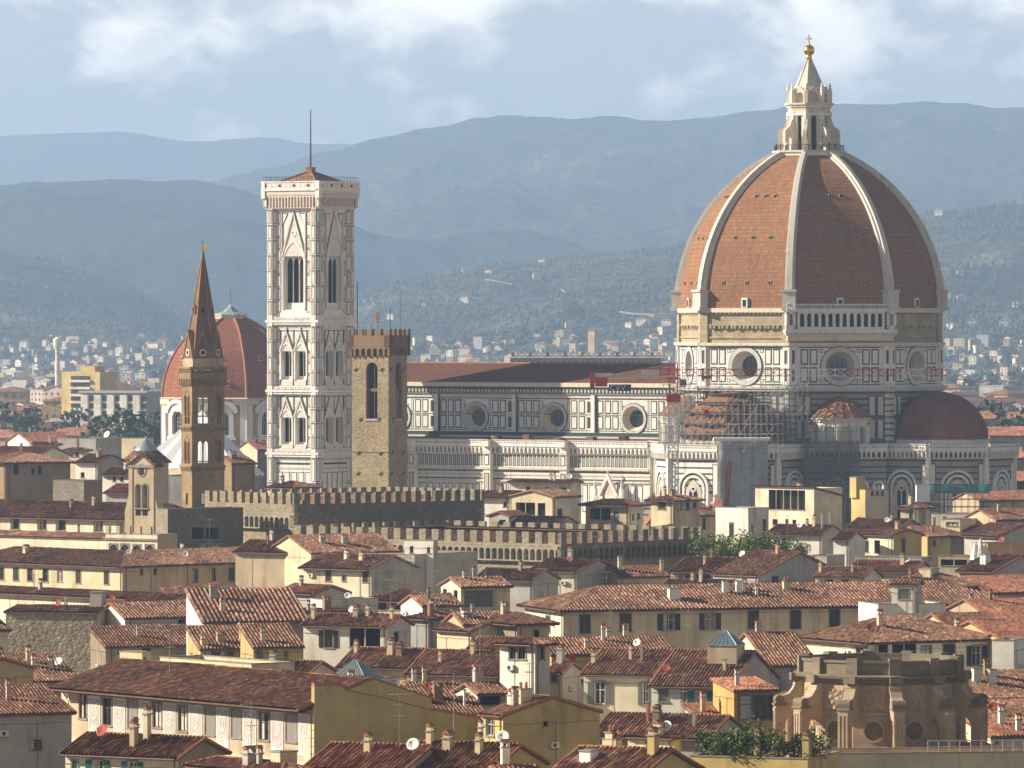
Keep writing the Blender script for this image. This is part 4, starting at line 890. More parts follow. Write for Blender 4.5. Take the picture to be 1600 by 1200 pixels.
# ------------------------------------------------------------------ the domed chapel far left
def chapel():
    Y = 1640; C = at(360, 505, Y); C.z = 0; M = TR(C); T = Thing('domed_chapel', 'brown chapel with a big octagonal red tiled dome and white framed windows', 'church', C)
    k_ = Y / F
    def zz(y): return HC - (y - HY) * k_
    Rr = 18.3; ph = -90 + 16; b = MB(M); inr = Rr * math.cos(R(22.5)) - .2; hw = Rr * math.sin(R(22.5)); zt = zz(622); L = 2 * hw
    for k in range(8):
        b.M = face(M, (0, 0), ph + 22.5 + 45 * k, inr, hw)
        w = 4.6; z0, z1 = zz(678), zz(640)
        wallface(b, L, 0, zt, [(hw - w / 2, hw + w / 2, z0, z1)], 'w_tan', .7)
        arcade(b, hw - w / 2, hw + w / 2, z1 - w / 2 - .3, z1 + .02, w, .01, -.6, 0, 'w_tan', n=6)
        A = arch(hw, w + 2.6, z0 - .6, z1 - w / 2, 8); B = arch(hw, w, z0, z1 - w / 2, 8); b.wring(A, B, 0, .5, 'marble')
        b.wbox(hw - w / 2 - 1.9, hw + w / 2 + 1.9, z0 - 1.3, z0 - .5, 0, .7, 'marble')
        b.wbox(-.3, 1.7, 0, zt, -.2, .45, 'marble'); b.wbox(L - 1.7, L + .3, 0, zt, -.2, .45, 'marble')
        b.wbox(-.3, hw - w / 2 - 1.0, zt - 1.6, zt, 0, .8, 'marble_cream'); b.wbox(hw + w / 2 + 1.0, L + .3, zt - 1.6, zt, 0, .8, 'marble_cream')
        sp = z1 - .4; a = [(hw + (w / 2 + 2.4) * math.cos(math.pi * i / 12), sp + 3.2 * math.sin(math.pi * i / 12)) for i in range(13)]; c = [(hw + (w / 2 + 1.5) * math.cos(math.pi * i / 12), sp - .5 + 2.7 * math.sin(math.pi * i / 12)) for i in range(13)]
        for i in range(12): b.wpoly([a[i], a[i + 1], c[i + 1], c[i]], -.8, .9, 'marble')
        b.wpoly(a, -1.6, .4, 'marble_rosy')
    dw = b.build('drum', T)
    for k in range(8):
        p = MB(face(M, (0, 0), ph + 22.5 + 45 * k, inr, hw)); p.wpoly(arch(hw, 4.4, zz(678), zz(640) - 2.2, 8), -.8, -.62, 'glass')
        for u in (-1.1, 0, 1.1): p.wbox(hw + u - .07, hw + u + .07, zz(678), zz(641), -.62, -.52, 'frame_grey')
        for i in range(5): p.wbox(hw - 2.1, hw + 2.1, zz(672) + i * 1.1, zz(672) + .1 + i * 1.1, -.62, -.54, 'frame_grey')
        p.build('window', T, dw)
    d_ = MB(M); zb = zt; rise = zz(497) - zb; dR_ = Rr - 4; ar = (dR_ ** 2 + rise ** 2) / (2 * dR_); xc = Rr - ar
    pr = [(xc + math.sqrt(max(0, ar ** 2 - (rise * i / 16) ** 2)), zb + rise * i / 16) for i in range(17)]
    d_.lathe(pr, 8, 'chapel_tile', ph=R(ph)); d_.lathe([(Rr + .2, zb - .5), (Rr + .9, zb), (Rr + .2, zb + .3)], 8, 'marble_cream', ph=R(ph))
    for k in range(8):
        d_.M = M @ RZ(ph + 45 * k)
        for (r0, za), (r1, zb_) in zip(pr, pr[1:]): d_.tube((r0, 0, za), (r1, 0, zb_), .38, 5, 'terracotta', cap=False)
        d_.M = M @ RZ(ph + 22.5 + 45 * k)
        for q, o in ((3, 2), (8, -1)): rr = pr[q][0] * math.cos(R(22.5)); d_.box(rr - .5, rr + .4, o - .5, o + .5, pr[q][1] - .6, pr[q][1] + .6, 'marble_grey'); d_.box(rr, rr + .45, o - .3, o + .3, pr[q][1] - .4, pr[q][1] + .4, 'dark')
    d_.build('dome', T)
    l = MB(M); l.lathe([(4.3, zz(498)), (4.3, zz(494)), (4.6, zz(493)), (4.6, zz(491)), (2, zz(487)), (.6, zz(480)), (.3, zz(477)), (.05, zz(475))], 8, 'marble_grey', ph=R(ph)); l.lathe([(4.4, zz(490.7)), (2.1, zz(486.5)), (.7, zz(479.5))], 8, 'copper', ph=R(ph)); l.tube((0, 0, zz(477)), (0, 0, zz(449)), .06, 4, 'dark_metal'); l.build('lantern', T)
chapel()
# ------------------------------------------------------------------ houses
HS = {}; RC = random.Random(77)
def window(T, M, u0, u1, v0, v1, kind, colr, dep):
    w = u1 - u0; h = v1 - v0
    if kind == 'd':
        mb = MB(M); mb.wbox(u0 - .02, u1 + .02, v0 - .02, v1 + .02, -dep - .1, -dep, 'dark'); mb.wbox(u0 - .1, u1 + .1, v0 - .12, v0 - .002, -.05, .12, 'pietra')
        n = max(0, round(w / 1.9) - 1)
        for i in range(n): mb.tube((u0 + (i + 1) * w / (n + 1), .12, v0), (u0 + (i + 1) * w / (n + 1), .12, v1), .09, 6, 'w_cream')
        mb.build('opening', T); return
    f = MB(M); ft = .07
    fm = {'g': 'frame_white', 'b': 'wood'}.get(colr[-1:], 'frame_white')
    if kind != 'x':
        f.wbox(u0 - .14, u1 + .14, v1, v1 + .16, -.02, .05, 'pietra'); f.wbox(u0 - .14, u0, v0, v1, -.02, .05, 'pietra'); f.wbox(u1, u1 + .14, v0, v1, -.02, .05, 'pietra'); f.wbox(u0 - .2, u1 + .2, v0 - .14, v0, -.02, .12, 'pietra')
    for a, b in ((u0, u0 + ft), (u1 - ft, u1), ((u0 + u1) / 2 - ft / 2, (u0 + u1) / 2 + ft / 2)): f.wbox(a, b, v0, v1, -dep + .02, -dep + .1, fm)
    for a in (v0, v1 - ft, v0 + h * .62): f.wbox(u0 + ft, u1 - ft, a, a + ft, -dep + .02, -dep + .09, fm)
    if kind == 'a': arcade(f, u0, u1, v1 - w / 2 - .1, v1 + .02, w, .01, -dep + .12, -.01, 'pietra', n=5)
    if kind == 'x': arcade(f, u0, u1, v1 - w / 2 - .1, v1 + .02, w, .01, -dep + .12, -.01, 'pietra', n=5)
    wo = f.build('window', T)
    p = MB(M); p.wbox(u0, u1, v0, v1, -dep - .05, -dep + .01, 'glass'); 
    if random.random() < .35: p.wbox(u0 + ft, u0 + w * random.choice((.35, .5, .9)), v0 + ft, v1 - ft, -dep + .012, -dep + .03, 'curtain')
    p.build('pane', T, wo)
    sm = {'b': 'shut_brown', 'g': 'shut_grey', 'n': 'shut_green', 'k': 'shut_dark', 'r': 'shut_roll'}.get(colr[:1], 'shut_brown')
    if kind == 'c':
        for a, b in ((u0, (u0 + u1) / 2 - .01), ((u0 + u1) / 2 + .01, u1)):
            s = MB(M); s.wbox(a, b, v0, v1, -.09, -.03, sm); s.build('shutter', T)
    if kind == 'o':
        for a, b in ((u0 - w / 2 - .16, u0 - .15), (u1 + .15, u1 + w / 2 + .16)):
            s = MB(M); s.wbox(a, b, v0, v1, .03, .09, sm); s.build('shutter', T)
class House: pass
def house(key, label, C, h, a, xl=None, xr=None, wl=None, wr=None, wall='w_cream', wall2=None, roof='H', sl=.32, tile='tile', ov=.55, g=.25, win=(), chim=(), rp=None, name='tiled_house', cat='house', pitch=.36, zb=0., extra=None, group=None, parapet=.7, gl=None, dep=.22, Y=None):
    if isinstance(C, Vector): c = Vector((C.x, C.y, h))
    else:
        if Y: h = HC - (C[1] - HY) * Y / F
        c = on(C[0], C[1], h)
    pitch *= max(1, min(1.35, c.y / 620))
    a = R(a); dR = Vector((math.cos(a), math.sin(a), 0)); dL = Vector((-math.sin(a), math.cos(a), 0))
    if xl is not None and wl is None: k = (xl - 800) / F; wl = (c.x - k * c.y) / (math.sin(a) + k * math.cos(a))
    if xr is not None and wr is None: k = (xr - 800) / F; wr = (k * c.y - c.x) / (math.cos(a) - k * math.sin(a))
    if rp is not None:
        tot = 2 * rp * c.y / F / (sl + .06)
        if roof in ('R', 'SR'): wl = wl or tot
        else: wr = wr or tot
    wl = wl or 9.; wr = wr or 9.
    T = Thing(name, label, cat, (c.x, c.y, zb), group)
    def W(A, B, z): return c + dR * A + dL * B + Vector((0, 0, z - h))
    H = House(); H.T = T; H.W = W; H.wl = wl; H.wr = wr; H.h = h; H.c = c; H.y = c.y; HS[key] = H
    def zr(A, B):
        if roof == 'R': return h + sl * min(B, wl - B)
        if roof == 'L': return h + sl * min(A, wr - A)
        if roof == 'H': return h + sl * min(A, B, wr - A, wl - B)
        if roof == 'SL': return h + sl * A
        if roof == 'SR': return h + sl * B
        if roof == 'SA': return h - sl * A
        return h
    H.zr = zr
    H.top = lambda fa, fb, dz=0: W(fa * wr, fb * wl, zr(fa * wr, fb * wl) + dz)
    hw = h + (parapet if roof == 'F' else 0)
    ML = frame(W(0, wl, 0), -dL); MR = frame(W(0, 0, 0), dR); H.ML, H.MR = ML, MR
    nL = -dR; nR = -dL
    hl, hr, wobj = [], [], []
    for q in win:
        x0, y0, x1, y1 = q[:4]; kind = q[4]; colr = q[5] if len(q) > 5 else 'b'
        right = (x0 + x1) / 2 > (800 + F * c.x / c.y); Mf = MR if right else ML; n = nR if right else nL
        inv = Mf.inverted(); p = inv @ hit(x0, y0, c, n); r = inv @ hit(x1, y1, c, n); Lf = wr if right else wl
        u0, u1 = max(.25, min(p.x, r.x)), min(Lf - .25, max(p.x, r.x)); v0, v1 = max(zb + .3, r.z), min(hw - .12, p.z)
        if u1 - u0 < .25 or v1 - v0 < .25: continue
        dd = 1.4 if kind == 'd' else dep; (hr if right else hl).append((u0, u1, v0, v1)); wobj.append((Mf, u0, u1, v0, v1, kind, colr, dd))
    b = MB(); w2 = wall2 or wall
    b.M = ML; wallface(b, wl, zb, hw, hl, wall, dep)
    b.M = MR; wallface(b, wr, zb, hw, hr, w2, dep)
    b.M = Matrix(); b.quad(W(wr, 0, zb), W(wr, wl, zb), W(wr, wl, hw), W(wr, 0, hw), wall); b.quad(W(wr, wl, zb), W(0, wl, zb), W(0, wl, hw), W(wr, wl, hw), wall)
    if roof == 'R':
        for A in (0, wr): b.poly([W(A, 0, h), W(A, wl, h), W(A, wl / 2, h + sl * wl / 2)], wall)
    if roof == 'L':
        for B in (0, wl): b.poly([W(0, B, h), W(wr, B, h), W(wr / 2, B, h + sl * wr / 2)], w2)
    if roof == 'SL':
        for B in (0, wl): b.poly([W(0, B, h), W(wr, B, h), W(wr, B, h + sl * wr)], w2)
        b.quad(W(wr, 0, h), W(wr, wl, h), W(wr, wl, h + sl * wr), W(wr, 0, h + sl * wr), wall)
    if roof == 'SR':
        for A in (0, wr): b.poly([W(A, 0, h), W(A, wl, h), W(A, wl, h + sl * wl)], wall)
        b.quad(W(0, wl, h), W(wr, wl, h), W(wr, wl, h + sl * wl), W(0, wl, h + sl * wl), wall)
    if roof == 'F':
        b.quad(W(0, 0, h), W(wr, 0, h), W(wr, wl, h), W(0, wl, h), 'terrace')
        for A0, A1, B0, B1 in ((0, wr, 0, .25), (0, wr, wl - .25, wl), (0, .25, .25, wl - .25), (wr - .25, wr, .25, wl - .25)):
            P = [W(A0 + .001, B0 + .001, h), W(A1 - .001, B0 + .001, h), W(A1 - .001, B1 - .001, h), W(A0 + .001, B1 - .001, h)]
            Q = [p + Vector((0, 0, parapet)) for p in P]
            b.add(P + Q, [(4, 5, 6, 7), (0, 1, 5, 4), (1, 2, 6, 5), (2, 3, 7, 6), (3, 0, 4, 7)], wall)
            o = .06; P = [W(A0 - o, B0 - o, hw + .003), W(A1 + o, B0 - o, hw + .003), W(A1 + o, B1 + o, hw + .003), W(A0 - o, B1 + o, hw + .003)]; Q = [p + Vector((0, 0, .09)) for p in P]
            b.add(P + Q, [(4, 5, 6, 7), (0, 1, 5, 4), (1, 2, 6, 5), (2, 3, 7, 6), (3, 0, 4, 7), (0, 1, 2, 3)], 'pietra')
    if roof != 'SA' or True:
        if roof == 'SA':
            pass
    H.wallobj = b.build('walls', T)
    if c.y < 960 and name == 'tiled_house':
        for Mf, Lf, hs in ((ML, wl, hl), (MR, wr, hr)):
            if Lf < 3: continue
            q = MB(Mf); n = 8; zc = h - RC.uniform(.55, 1.0); u_ = RC.uniform(.15, .85) * Lf
            for i in range(n): q.tube((Lf * i / n, -.05, zc - .12 * math.sin(math.pi * (i * 2.3 % 1))), (Lf * (i + 1) / n, -.05, zc - .12 * math.sin(math.pi * ((i + 1) * 2.3 % 1))), .022, 4, 'dark_metal', cap=False)
            q.tube((u_, -.05, zc), (u_, -.05, max(zb, h - 7)), .022, 4, 'dark_metal', cap=False); q.build('cable', T)
            for _ in range(3):
                ua, va = RC.uniform(.8, Lf - 1.2), h - RC.uniform(1.4, 3.4)
                if RC.random() < .33 and not any(k[0] - 1.1 < ua < k[1] + .3 and k[2] - .9 < va < k[3] + .2 for k in hs):
                    q = MB(Mf); q.wbox(ua, ua + .8, va, va + .55, .08, .36, 'frame_white'); q.wpoly(circ(ua + .32, va + .27, .2, 12), .36, .375, 'dark_metal'); q.wbox(ua + .1, ua + .16, va - .1, va, 0, .3, 'dark_metal'); q.wbox(ua + .62, ua + .68, va - .1, va, 0, .3, 'dark_metal'); q.build('air_conditioner', T); break
    for q in wobj: window(T, *q)
    if roof != 'F':
        r = MB(); e = h - ov * sl; kw = dict(pitch=pitch); gl = g if gl is None else gl
        if roof == 'R':
            z = h + sl * wl / 2; roofplane(r, [W(-gl, -ov, e), W(wr + g, -ov, e), W(wr + g, wl / 2, z), W(-gl, wl / 2, z)], tile, **kw); roofplane(r, [W(wr + g, wl + ov, e), W(-gl, wl + ov, e), W(-gl, wl / 2, z), W(wr + g, wl / 2, z)], tile, **kw)
            r.tube(W(-gl, wl / 2, z + .05), W(wr + g, wl / 2, z + .05), .16, 6, 'terracotta')
            for A in (-gl, wr + g): r.tube(W(A, -ov, e + .06), W(A, wl / 2, z + .06), .11, 5, 'terracotta'); r.tube(W(A, wl + ov, e + .06), W(A, wl / 2, z + .06), .11, 5, 'terracotta')
        elif roof == 'L':
            z = h + sl * wr / 2; roofplane(r, [W(-ov, wl + g, e), W(-ov, -g, e), W(wr / 2, -g, z), W(wr / 2, wl + g, z)], tile, **kw); roofplane(r, [W(wr + ov, -g, e), W(wr + ov, wl + g, e), W(wr / 2, wl + g, z), W(wr / 2, -g, z)], tile, **kw)
            r.tube(W(wr / 2, -g, z + .05), W(wr / 2, wl + g, z + .05), .16, 6, 'terracotta')
            for B in (-g, wl + g): r.tube(W(-ov, B, e + .06), W(wr / 2, B, z + .06), .11, 5, 'terracotta'); r.tube(W(wr + ov, B, e + .06), W(wr / 2, B, z + .06), .11, 5, 'terracotta')
        elif roof == 'H':
            k = min(wl, wr) / 2; z = h + sl * k
            if wl >= wr: p, q = (wr / 2, k), (wr / 2, wl - k)
            else: p, q = (k, wl / 2), (wr - k, wl / 2)
            c0, c1, c2, c3 = W(-ov, -ov, e), W(wr + ov, -ov, e), W(wr + ov, wl + ov, e), W(-ov, wl + ov, e); P, Q = W(p[0], p[1], z), W(q[0], q[1], z)
            same = (P - Q).length < .05
            if wl >= wr: pl = [[c0, c1, P], [c1, c2, Q, P], [c2, c3, Q], [c3, c0, P, Q]]
            else: pl = [[c0, c1, Q, P], [c1, c2, Q], [c2, c3, P, Q], [c3, c0, P]]
            for x in pl:
                if same: x = x[:3]
                roofplane(r, x, tile, **kw)
            up = Vector((0, 0, .07))
            for m_, n_ in ((c0, P), (c1, P if wl >= wr else Q), (c2, Q), (c3, Q if wl >= wr else P), (P, Q)): r.tube(m_ + up, n_ + up, .15, 6, 'terracotta')
        elif roof == 'SL': roofplane(r, [W(-ov, wl + g, e), W(-ov, -g, e), W(wr + ov, -g, h + sl * (wr + ov)), W(wr + ov, wl + g, h + sl * (wr + ov))], tile, **kw)
        elif roof == 'SR': roofplane(r, [W(-g, -ov, e), W(wr + g, -ov, e), W(wr + g, wl + ov, h + sl * (wl + ov)), W(-g, wl + ov, h + sl * (wl + ov))], tile, **kw)
        elif roof == 'SA': roofplane(r, [W(wr + ov, -g, h - sl * (wr + ov) + .05), W(wr + ov, wl + g, h - sl * (wr + ov) + .05), W(-ov, wl + g, h + sl * ov + .05), W(-ov, -g, h + sl * ov + .05)], tile, **kw)
        r.build('roof', T)
        gt = MB(); z = e - .06
        if roof in 'LHSL': gt.tube(W(-ov - .08, wl, z), W(-ov - .08, 0, z), .09, 5, 'gutter'); gt.tube(W(-.08, .35, zb), W(-.08, .35, h - .1), .055, 5, 'gutter')
        if roof in ('R', 'H', 'SR'): gt.tube(W(0, -ov - .08, z), W(wr, -ov - .08, z), .09, 5, 'gutter'); gt.tube(W(wr * .04 + .3, -.08, zb), W(wr * .04 + .3, -.08, h - .1), .055, 5, 'gutter')
        if gt.v: gt.build('gutter', T)
    for q in chim: chimney(H, *q)
    if roof != 'F' and name == 'tiled_house':
        for _ in range(RC.choice((0, 1, 1, 2))): chimney(H, RC.uniform(.2, .5), RC.uniform(.22, .75), RC.choice((.4, .5, .6, .9)), RC.uniform(.7, 1.5), RC.choice(('w_cream', 'w_grey', 'w_white', 'w_tan', 'brick_tan')))
    if extra: extra(H)
    return H
def chimney(H, fa, fb, w, ht, m='w_cream', pots=1):
    p = H.top(fa, fb); A = (H.W(1, 0, 0) - H.W(0, 0, 0)); M = frame(p, A); b = MB(M)
    b.box(-w / 2, w / 2, -w * .35, w * .35, -1.2, ht, m); b.box(-w / 2 - .08, w / 2 + .08, -w * .35 - .08, w * .35 + .08, ht, ht + .1, 'pietra')
    if pots == 0: pass
    elif w > .9:
        n = max(2, int(w / .45))
        for i in range(n): x = -w / 2 + (i + .5) * w / n; b.lathe([(.13, ht + .1), (.16, ht + .2), (.12, ht + .5), (.17, ht + .55), (.02, ht + .7)], 6, 'terracotta', (x, 0, 0))
    else:
        for x in (-w * .4, w * .4): b.box(x - .06, x + .06, -w * .3, w * .3, ht + .1, ht + .42, m)
        b.add([(-w * .62, -w * .42, ht + .42), (w * .62, -w * .42, ht + .42), (w * .62, w * .42, ht + .42), (-w * .62, w * .42, ht + .42), (-w * .62, 0, ht + .68), (w * .62, 0, ht + .68)], [(0, 1, 5, 4), (2, 3, 4, 5), (0, 4, 3), (1, 2, 5), (0, 3, 2, 1)], 'terracotta')
    b.build('chimney', H.T)
# --- nearest row
def palace_extra(H):
    # painted panels between the windows, frieze, quoins, the raised ochre party wall
    b = MB(H.ML); wl = H.wl; h = H.h
    b.wbox(0, wl, h - .9, h - .55, -.02, .18, 'frame_grey'); b.wbox(0, wl, h - .5, h, -.02, .3, 'wood')
    for i in range(int(wl / .8)): b.wbox(i * .8, i * .8 + .25, h - .80, h - .56, .3, 1.15, 'wood')
    b.wbox(0, wl, h - 5.5, h - 5.2, -.02, .3, 'w_cream_light'); b.wbox(0, wl, h - 6.3, h - 6.05, -.02, .45, 'w_cream'); 
    for i in range(int(wl / .5)): b.wbox(i * .5, i * .5 + .25, h - 6.05, h - 5.8, 0, .3, 'w_cream_light')
    b.build('cornice', H.T)
    inv = H.ML.inverted(); nl = -(H.W(1, 0, 0) - H.W(0, 0, 0)); ux = lambda x, y: (inv @ hit(x, y, H.c, nl)).x; ws = [(ux(q[0], q[1]), ux(q[2], q[3])) for q in pal_win()]
    gaps = [(a_[1] + .42, b_[0] - .42) for a_, b_ in zip(ws, ws[1:])]; gaps.append((ws[-1][1] + .42, ws[-1][1] + 2.0))
    for u0, u1 in gaps:
        c = MB(H.ML)
        c.wbox(u0, u1, h - 4.7, h - 1.0, 0, .06, 'frame_white'); c.wbox(u0 + .14, u1 - .14, h - 4.0, h - 1.2, .06, .075, 'w_mauve')
        uc = (u0 + u1) / 2
        c.wring(circ(uc, h - 2.5, .5, 16, 1.4), circ(uc, h - 2.5, .4, 16, 1.4), .075, .1, 'frame_white'); c.wring(circ(uc, h - 2.5, .2, 10, 1.5), circ(uc, h - 2.5, .12, 10, 1.5), .075, .1, 'frame_white')
        for dz in (-1.25, 1.05, -1.6): c.wring(circ(uc, h - 2.5 + dz, .28, 8, .7), circ(uc, h - 2.5 + dz, .18, 8, .7), .075, .1, 'frame_white')
        for s in (-1, 1): c.wring(circ(uc + s * .42, h - 3.9, .2, 8), circ(uc + s * .42, h - 3.9, .1, 8), .075, .095, 'frame_white'); c.wring(circ(uc + s * .42, h - 1.7, .16, 8), circ(uc + s * .42, h - 1.7, .08, 8), .075, .095, 'frame_white')
        c.build('painted_panel', H.T)
    q = MB(H.ML)
    for k in range(7): q.wbox(wl - 1.5 - .25 * (k % 2), wl + .05, h - 5.2 + k * .72, h - 5.2 + k * .72 + .66, 0, .07, 'w_cream'); 
    q.build('quoins', H.T); q = MB(H.ML)
    for k in range(7): q.wbox(-.05, 1.1 + .25 * (k % 2), h - 5.2 + k * .72, h - 5.2 + k * .72 + .66, 0, .07, 'w_cream')
    q.build('quoins', H.T)
    pts = [(491, 1071), (535, 1072), (541, 1079), (600, 1091), (670, 1109), (740, 1121), (800, 1126), (860, 1127)]
    inv = H.MR.inverted(); L = [inv @ hit(x, y, H.c, -(H.W(0, 1, 0) - H.W(0, 0, 0))) for x, y in pts]
    w = MB(H.MR); out = [(L[0].x, 0), (L[-1].x, 0)] + [(v.x, v.z) for v in reversed(L)]
    w.wpoly(out, -.45, .03, 'w_olive', True)
    for v0, v1 in zip(L, L[1:]): w.tube((v0.x, .2, v0.z + .04), (v1.x, .2, v1.z + .04), .26, 5, 'terracotta')
    w.build('party_wall', H.T)
def pal_win():
    o = []
    xs = [(124, 135, 1084, 1123), (161, 174, 1090, 1134), (200, 214, 1094, 1138), (239, 252, 1097, 1137), (279, 292, 1103, 1143), (321, 335, 1106, 1149), (362, 376, 1110, 1153), (405, 420, 1113, 1157), (447, 463, 1116, 1160)]
    for i, (a, b, c, d) in enumerate(xs): o.append((a, c, b, d, 'w' if i in (0, 1, 3, 4, 7) else 'c', 'bb' if i in (0, 1, 3, 4, 7) else 'r'))
    return o
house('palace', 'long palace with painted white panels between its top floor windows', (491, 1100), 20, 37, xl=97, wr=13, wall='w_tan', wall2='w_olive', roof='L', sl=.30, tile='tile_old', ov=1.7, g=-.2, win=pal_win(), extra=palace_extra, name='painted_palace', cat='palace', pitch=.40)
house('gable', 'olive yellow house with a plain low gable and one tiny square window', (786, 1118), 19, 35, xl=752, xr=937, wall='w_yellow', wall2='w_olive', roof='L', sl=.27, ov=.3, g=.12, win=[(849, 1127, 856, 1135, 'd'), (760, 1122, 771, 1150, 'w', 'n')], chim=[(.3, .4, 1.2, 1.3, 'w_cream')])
house('greyleft', 'grey plastered house at the bottom left edge with a single small window', (-40, 1116), 19, 25, xl=-120, xr=112, wall='w_grey', wall2='w_dirty', roof='R', sl=.25, tile='tile_old', wl=9, win=[(48, 1156, 65, 1172, 'w')])
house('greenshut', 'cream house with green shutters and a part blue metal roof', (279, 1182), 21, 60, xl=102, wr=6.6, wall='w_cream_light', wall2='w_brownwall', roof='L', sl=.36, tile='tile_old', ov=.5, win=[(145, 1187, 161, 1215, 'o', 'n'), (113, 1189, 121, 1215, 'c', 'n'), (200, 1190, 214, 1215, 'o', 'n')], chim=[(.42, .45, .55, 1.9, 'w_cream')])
house('hipfront', 'brown hipped tile roof at the bottom edge below the painted palace', (440, 1206), 21, 40, xl=300, xr=486, wall='w_grey', roof='H', sl=.34, tile='tile_old', chim=[(.7, .2, 1.6, 1.0, 'w_cream', 0)])
house('front2', 'dark red tile roof at the bottom edge left of two satellite dishes', (628, 1203), 21, 65, xl=480, wr=9, wall='w_tan', wall2='w_grey', roof='L', tile='tile_red', ov=.4, chim=[(.35, .55, .7, .8)])
house('front3', 'weathered tile roof at the bottom edge in front of the olive wall', (768, 1203), 21, 65, xl=618, wr=9.5, wall='w_tan', wall2='w_olive', roof='L', tile='tile_old', ov=.4, chim=[(.3, .3, .6, 1.0), (.45, .9, .6, 1.0)])
house('front4', 'small bright tiled roof under the plain olive gable', (776, 1204), 21, 22, xl=766, xr=838, wall='w_cream', roof='R', rp=34)
house('front5', 'low orange tile roof at the bottom edge before a cream box house', (1000, 1212), 21.4, 62, xl=862, xr=1092, wall='w_yellow', roof='L', tile='tile', chim=[(.25, .75, 1.3, .7, 'white_sheet', 0), (.4, .12, .8, 1.4, 'w_yellow')])
house('creambox', 'small bright cream flat roofed house beside the roof garden', (1053, 1154), 19.6, 60, xl=981, xr=1064, wall='w_cream_light', wall2='w_yellow', roof='SL', sl=.1, ov=.3, win=[(1011, 1160, 1022, 1178, 'w')], tile='tile')
house('chimhouse', 'narrow cream house with roof pots and a red dish beside the olive gable', (962, 1162), 17.5, 55, xl=941, xr=972, wall='w_cream', roof='F', parapet=.3, chim=[(.5, .5, 1.1, .9)])
house('yellowterrace', 'long low cream terrace with a railing in front of the round drum', (1283, 1188), 18.0, 8, xl=1262, xr=1680, wall='w_cream', roof='F', parapet=.5)
# --- second row
house('shaderoof', 'shaded tile roof with an orange flue beside the olive gable', (1106, 1153), 16, 68, xl=925, wr=10.5, wall='w_grey', roof='L', tile='tile', chim=[(.3, .62, .35, 1.9, 'terracotta', 0), (.25, .2, .4, 1.3, 'metal', 0)])
house('greyshutters', 'cream house with open grey shutters under a striped tile roof', (1019, 1054), 17, 70, xl=912, wr=13, wall='w_cream_light', wall2='w_grey', roof='L', sl=.34, ov=.5, win=[(929, 1065, 945, 1100, 'o', 'g'), (1004, 1067, 1013, 1102, 'o', 'g')], chim=[(.2, .97, .6, .8)])
house('greendoor', 'white house with teal shutters and a glass lantern on its striped roof', (1140, 1072), 17, 72, xl=1018, wr=18, wall='w_white', wall2='w_dirty', roof='L', sl=.34, ov=.5, win=[(1030, 1079, 1043, 1096, 'c', 'g'), (1086, 1079, 1103, 1112, 'o', 'n'), (1066, 1080, 1072, 1096, 'c', 'g')], chim=[(.22, .2, .4, 1.1, 'w_cream', 0)])
house('whitetower', 'slim white tower house with a double window and small hipped roof', (836, 1005), 22, 52, xl=781, xr=859, wall='w_white', wall2='w_mauve', roof='H', sl=.3, ov=.7, win=[(796, 1011, 806, 1030, 'w'), (809, 1011, 821, 1030, 'w'), (844, 1009, 850, 1030, 'w'), (846, 1064, 848, 1069, 'd')])
house('longstripe', 'wide striped tile roof over a pale wall left of the slim tower house', (782, 1055), 17, 70, xl=636, wr=12.5, wall='w_pinkish', roof='L', sl=.34, ov=.5, win=[(662, 1064, 678, 1082, 'o', 'g'), (735, 1065, 748, 1082, 'o', 'g'), (710, 1064, 722, 1069, 'd')], chim=[(.46, .03, .9, .6)])
house('midstripe', 'tile roofed house with a pale yellow wall and closed grey shutters', (640, 1043), 17.5, 70, xl=530, wr=10, wall='w_cream', roof='L', sl=.34, ov=.5, win=[(604, 1062, 620, 1080, 'c', 'g'), (560, 1062, 574, 1080, 'c', 'g')], chim=[(.35, .93, .5, .9)])
house('awning', 'white house with open brown shutters and a wide shaded balcony', (605, 978), 18.5, 68, xl=474, xr=642, wall='w_white', wall2='w_mauve', roof='L', sl=.3, ov=.6, win=[(507, 985, 520, 1012, 'o', 'b'), (546, 981, 594, 1011, 'd'), (616, 987, 624, 1012, 'd')], chim=[(.3, .03, .5, 1.0), (.25, .95, .6, 1.2)])
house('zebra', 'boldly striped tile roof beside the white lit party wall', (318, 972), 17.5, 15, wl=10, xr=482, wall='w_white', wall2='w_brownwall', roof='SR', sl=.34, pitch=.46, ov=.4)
house('ochrelow', 'low tile roof over deep ochre walls below the striped roof', (396, 1010), 16.6, 17, xr=472, wl=6, wall='w_ochre', roof='SR', sl=.34, win=[(402, 1016, 410, 1032, 'w'), (444, 1018, 449, 1034, 'w')], chim=[(.25, .2, .5, 1.1)])
house('rubbleblock', 'windowless block of brown rubble stone with a flat tiled top', (152, 958), 17, 78, xl=9, wr=11, wall='rubble', roof='L', sl=.10, tile='tile', ov=.15, name='stone_house', chim=[(.5, .12, 2.2, 1.9, 'w_grey', 0), (.6, .5, .5, .9)])
house('whitegable', 'small white gabled house with a red dish on its lit gable', (195, 965), 16.5, 25, xl=152, xr=337, wall='w_white', wall2='w_mauve', roof='R', sl=.33, win=[(226, 983, 239, 996, 'd'), (278, 968, 289, 986, 'd')])
house('annex', 'tiny lean to roof against the white gabled house', (157, 985), 14.6, 25, xl=152, xr=209, wl=3, wall='w_pinkish', roof='SR', sl=.3)
house('lowdark', 'low house in deep shade beneath the white gabled house', (165, 1010), 14, 22, xr=312, wl=6, wall='w_brownwall', roof='SR', tile='tile_old', win=[(180, 1008, 190, 1022, 'w'), (222, 1009, 236, 1019, 'd')])
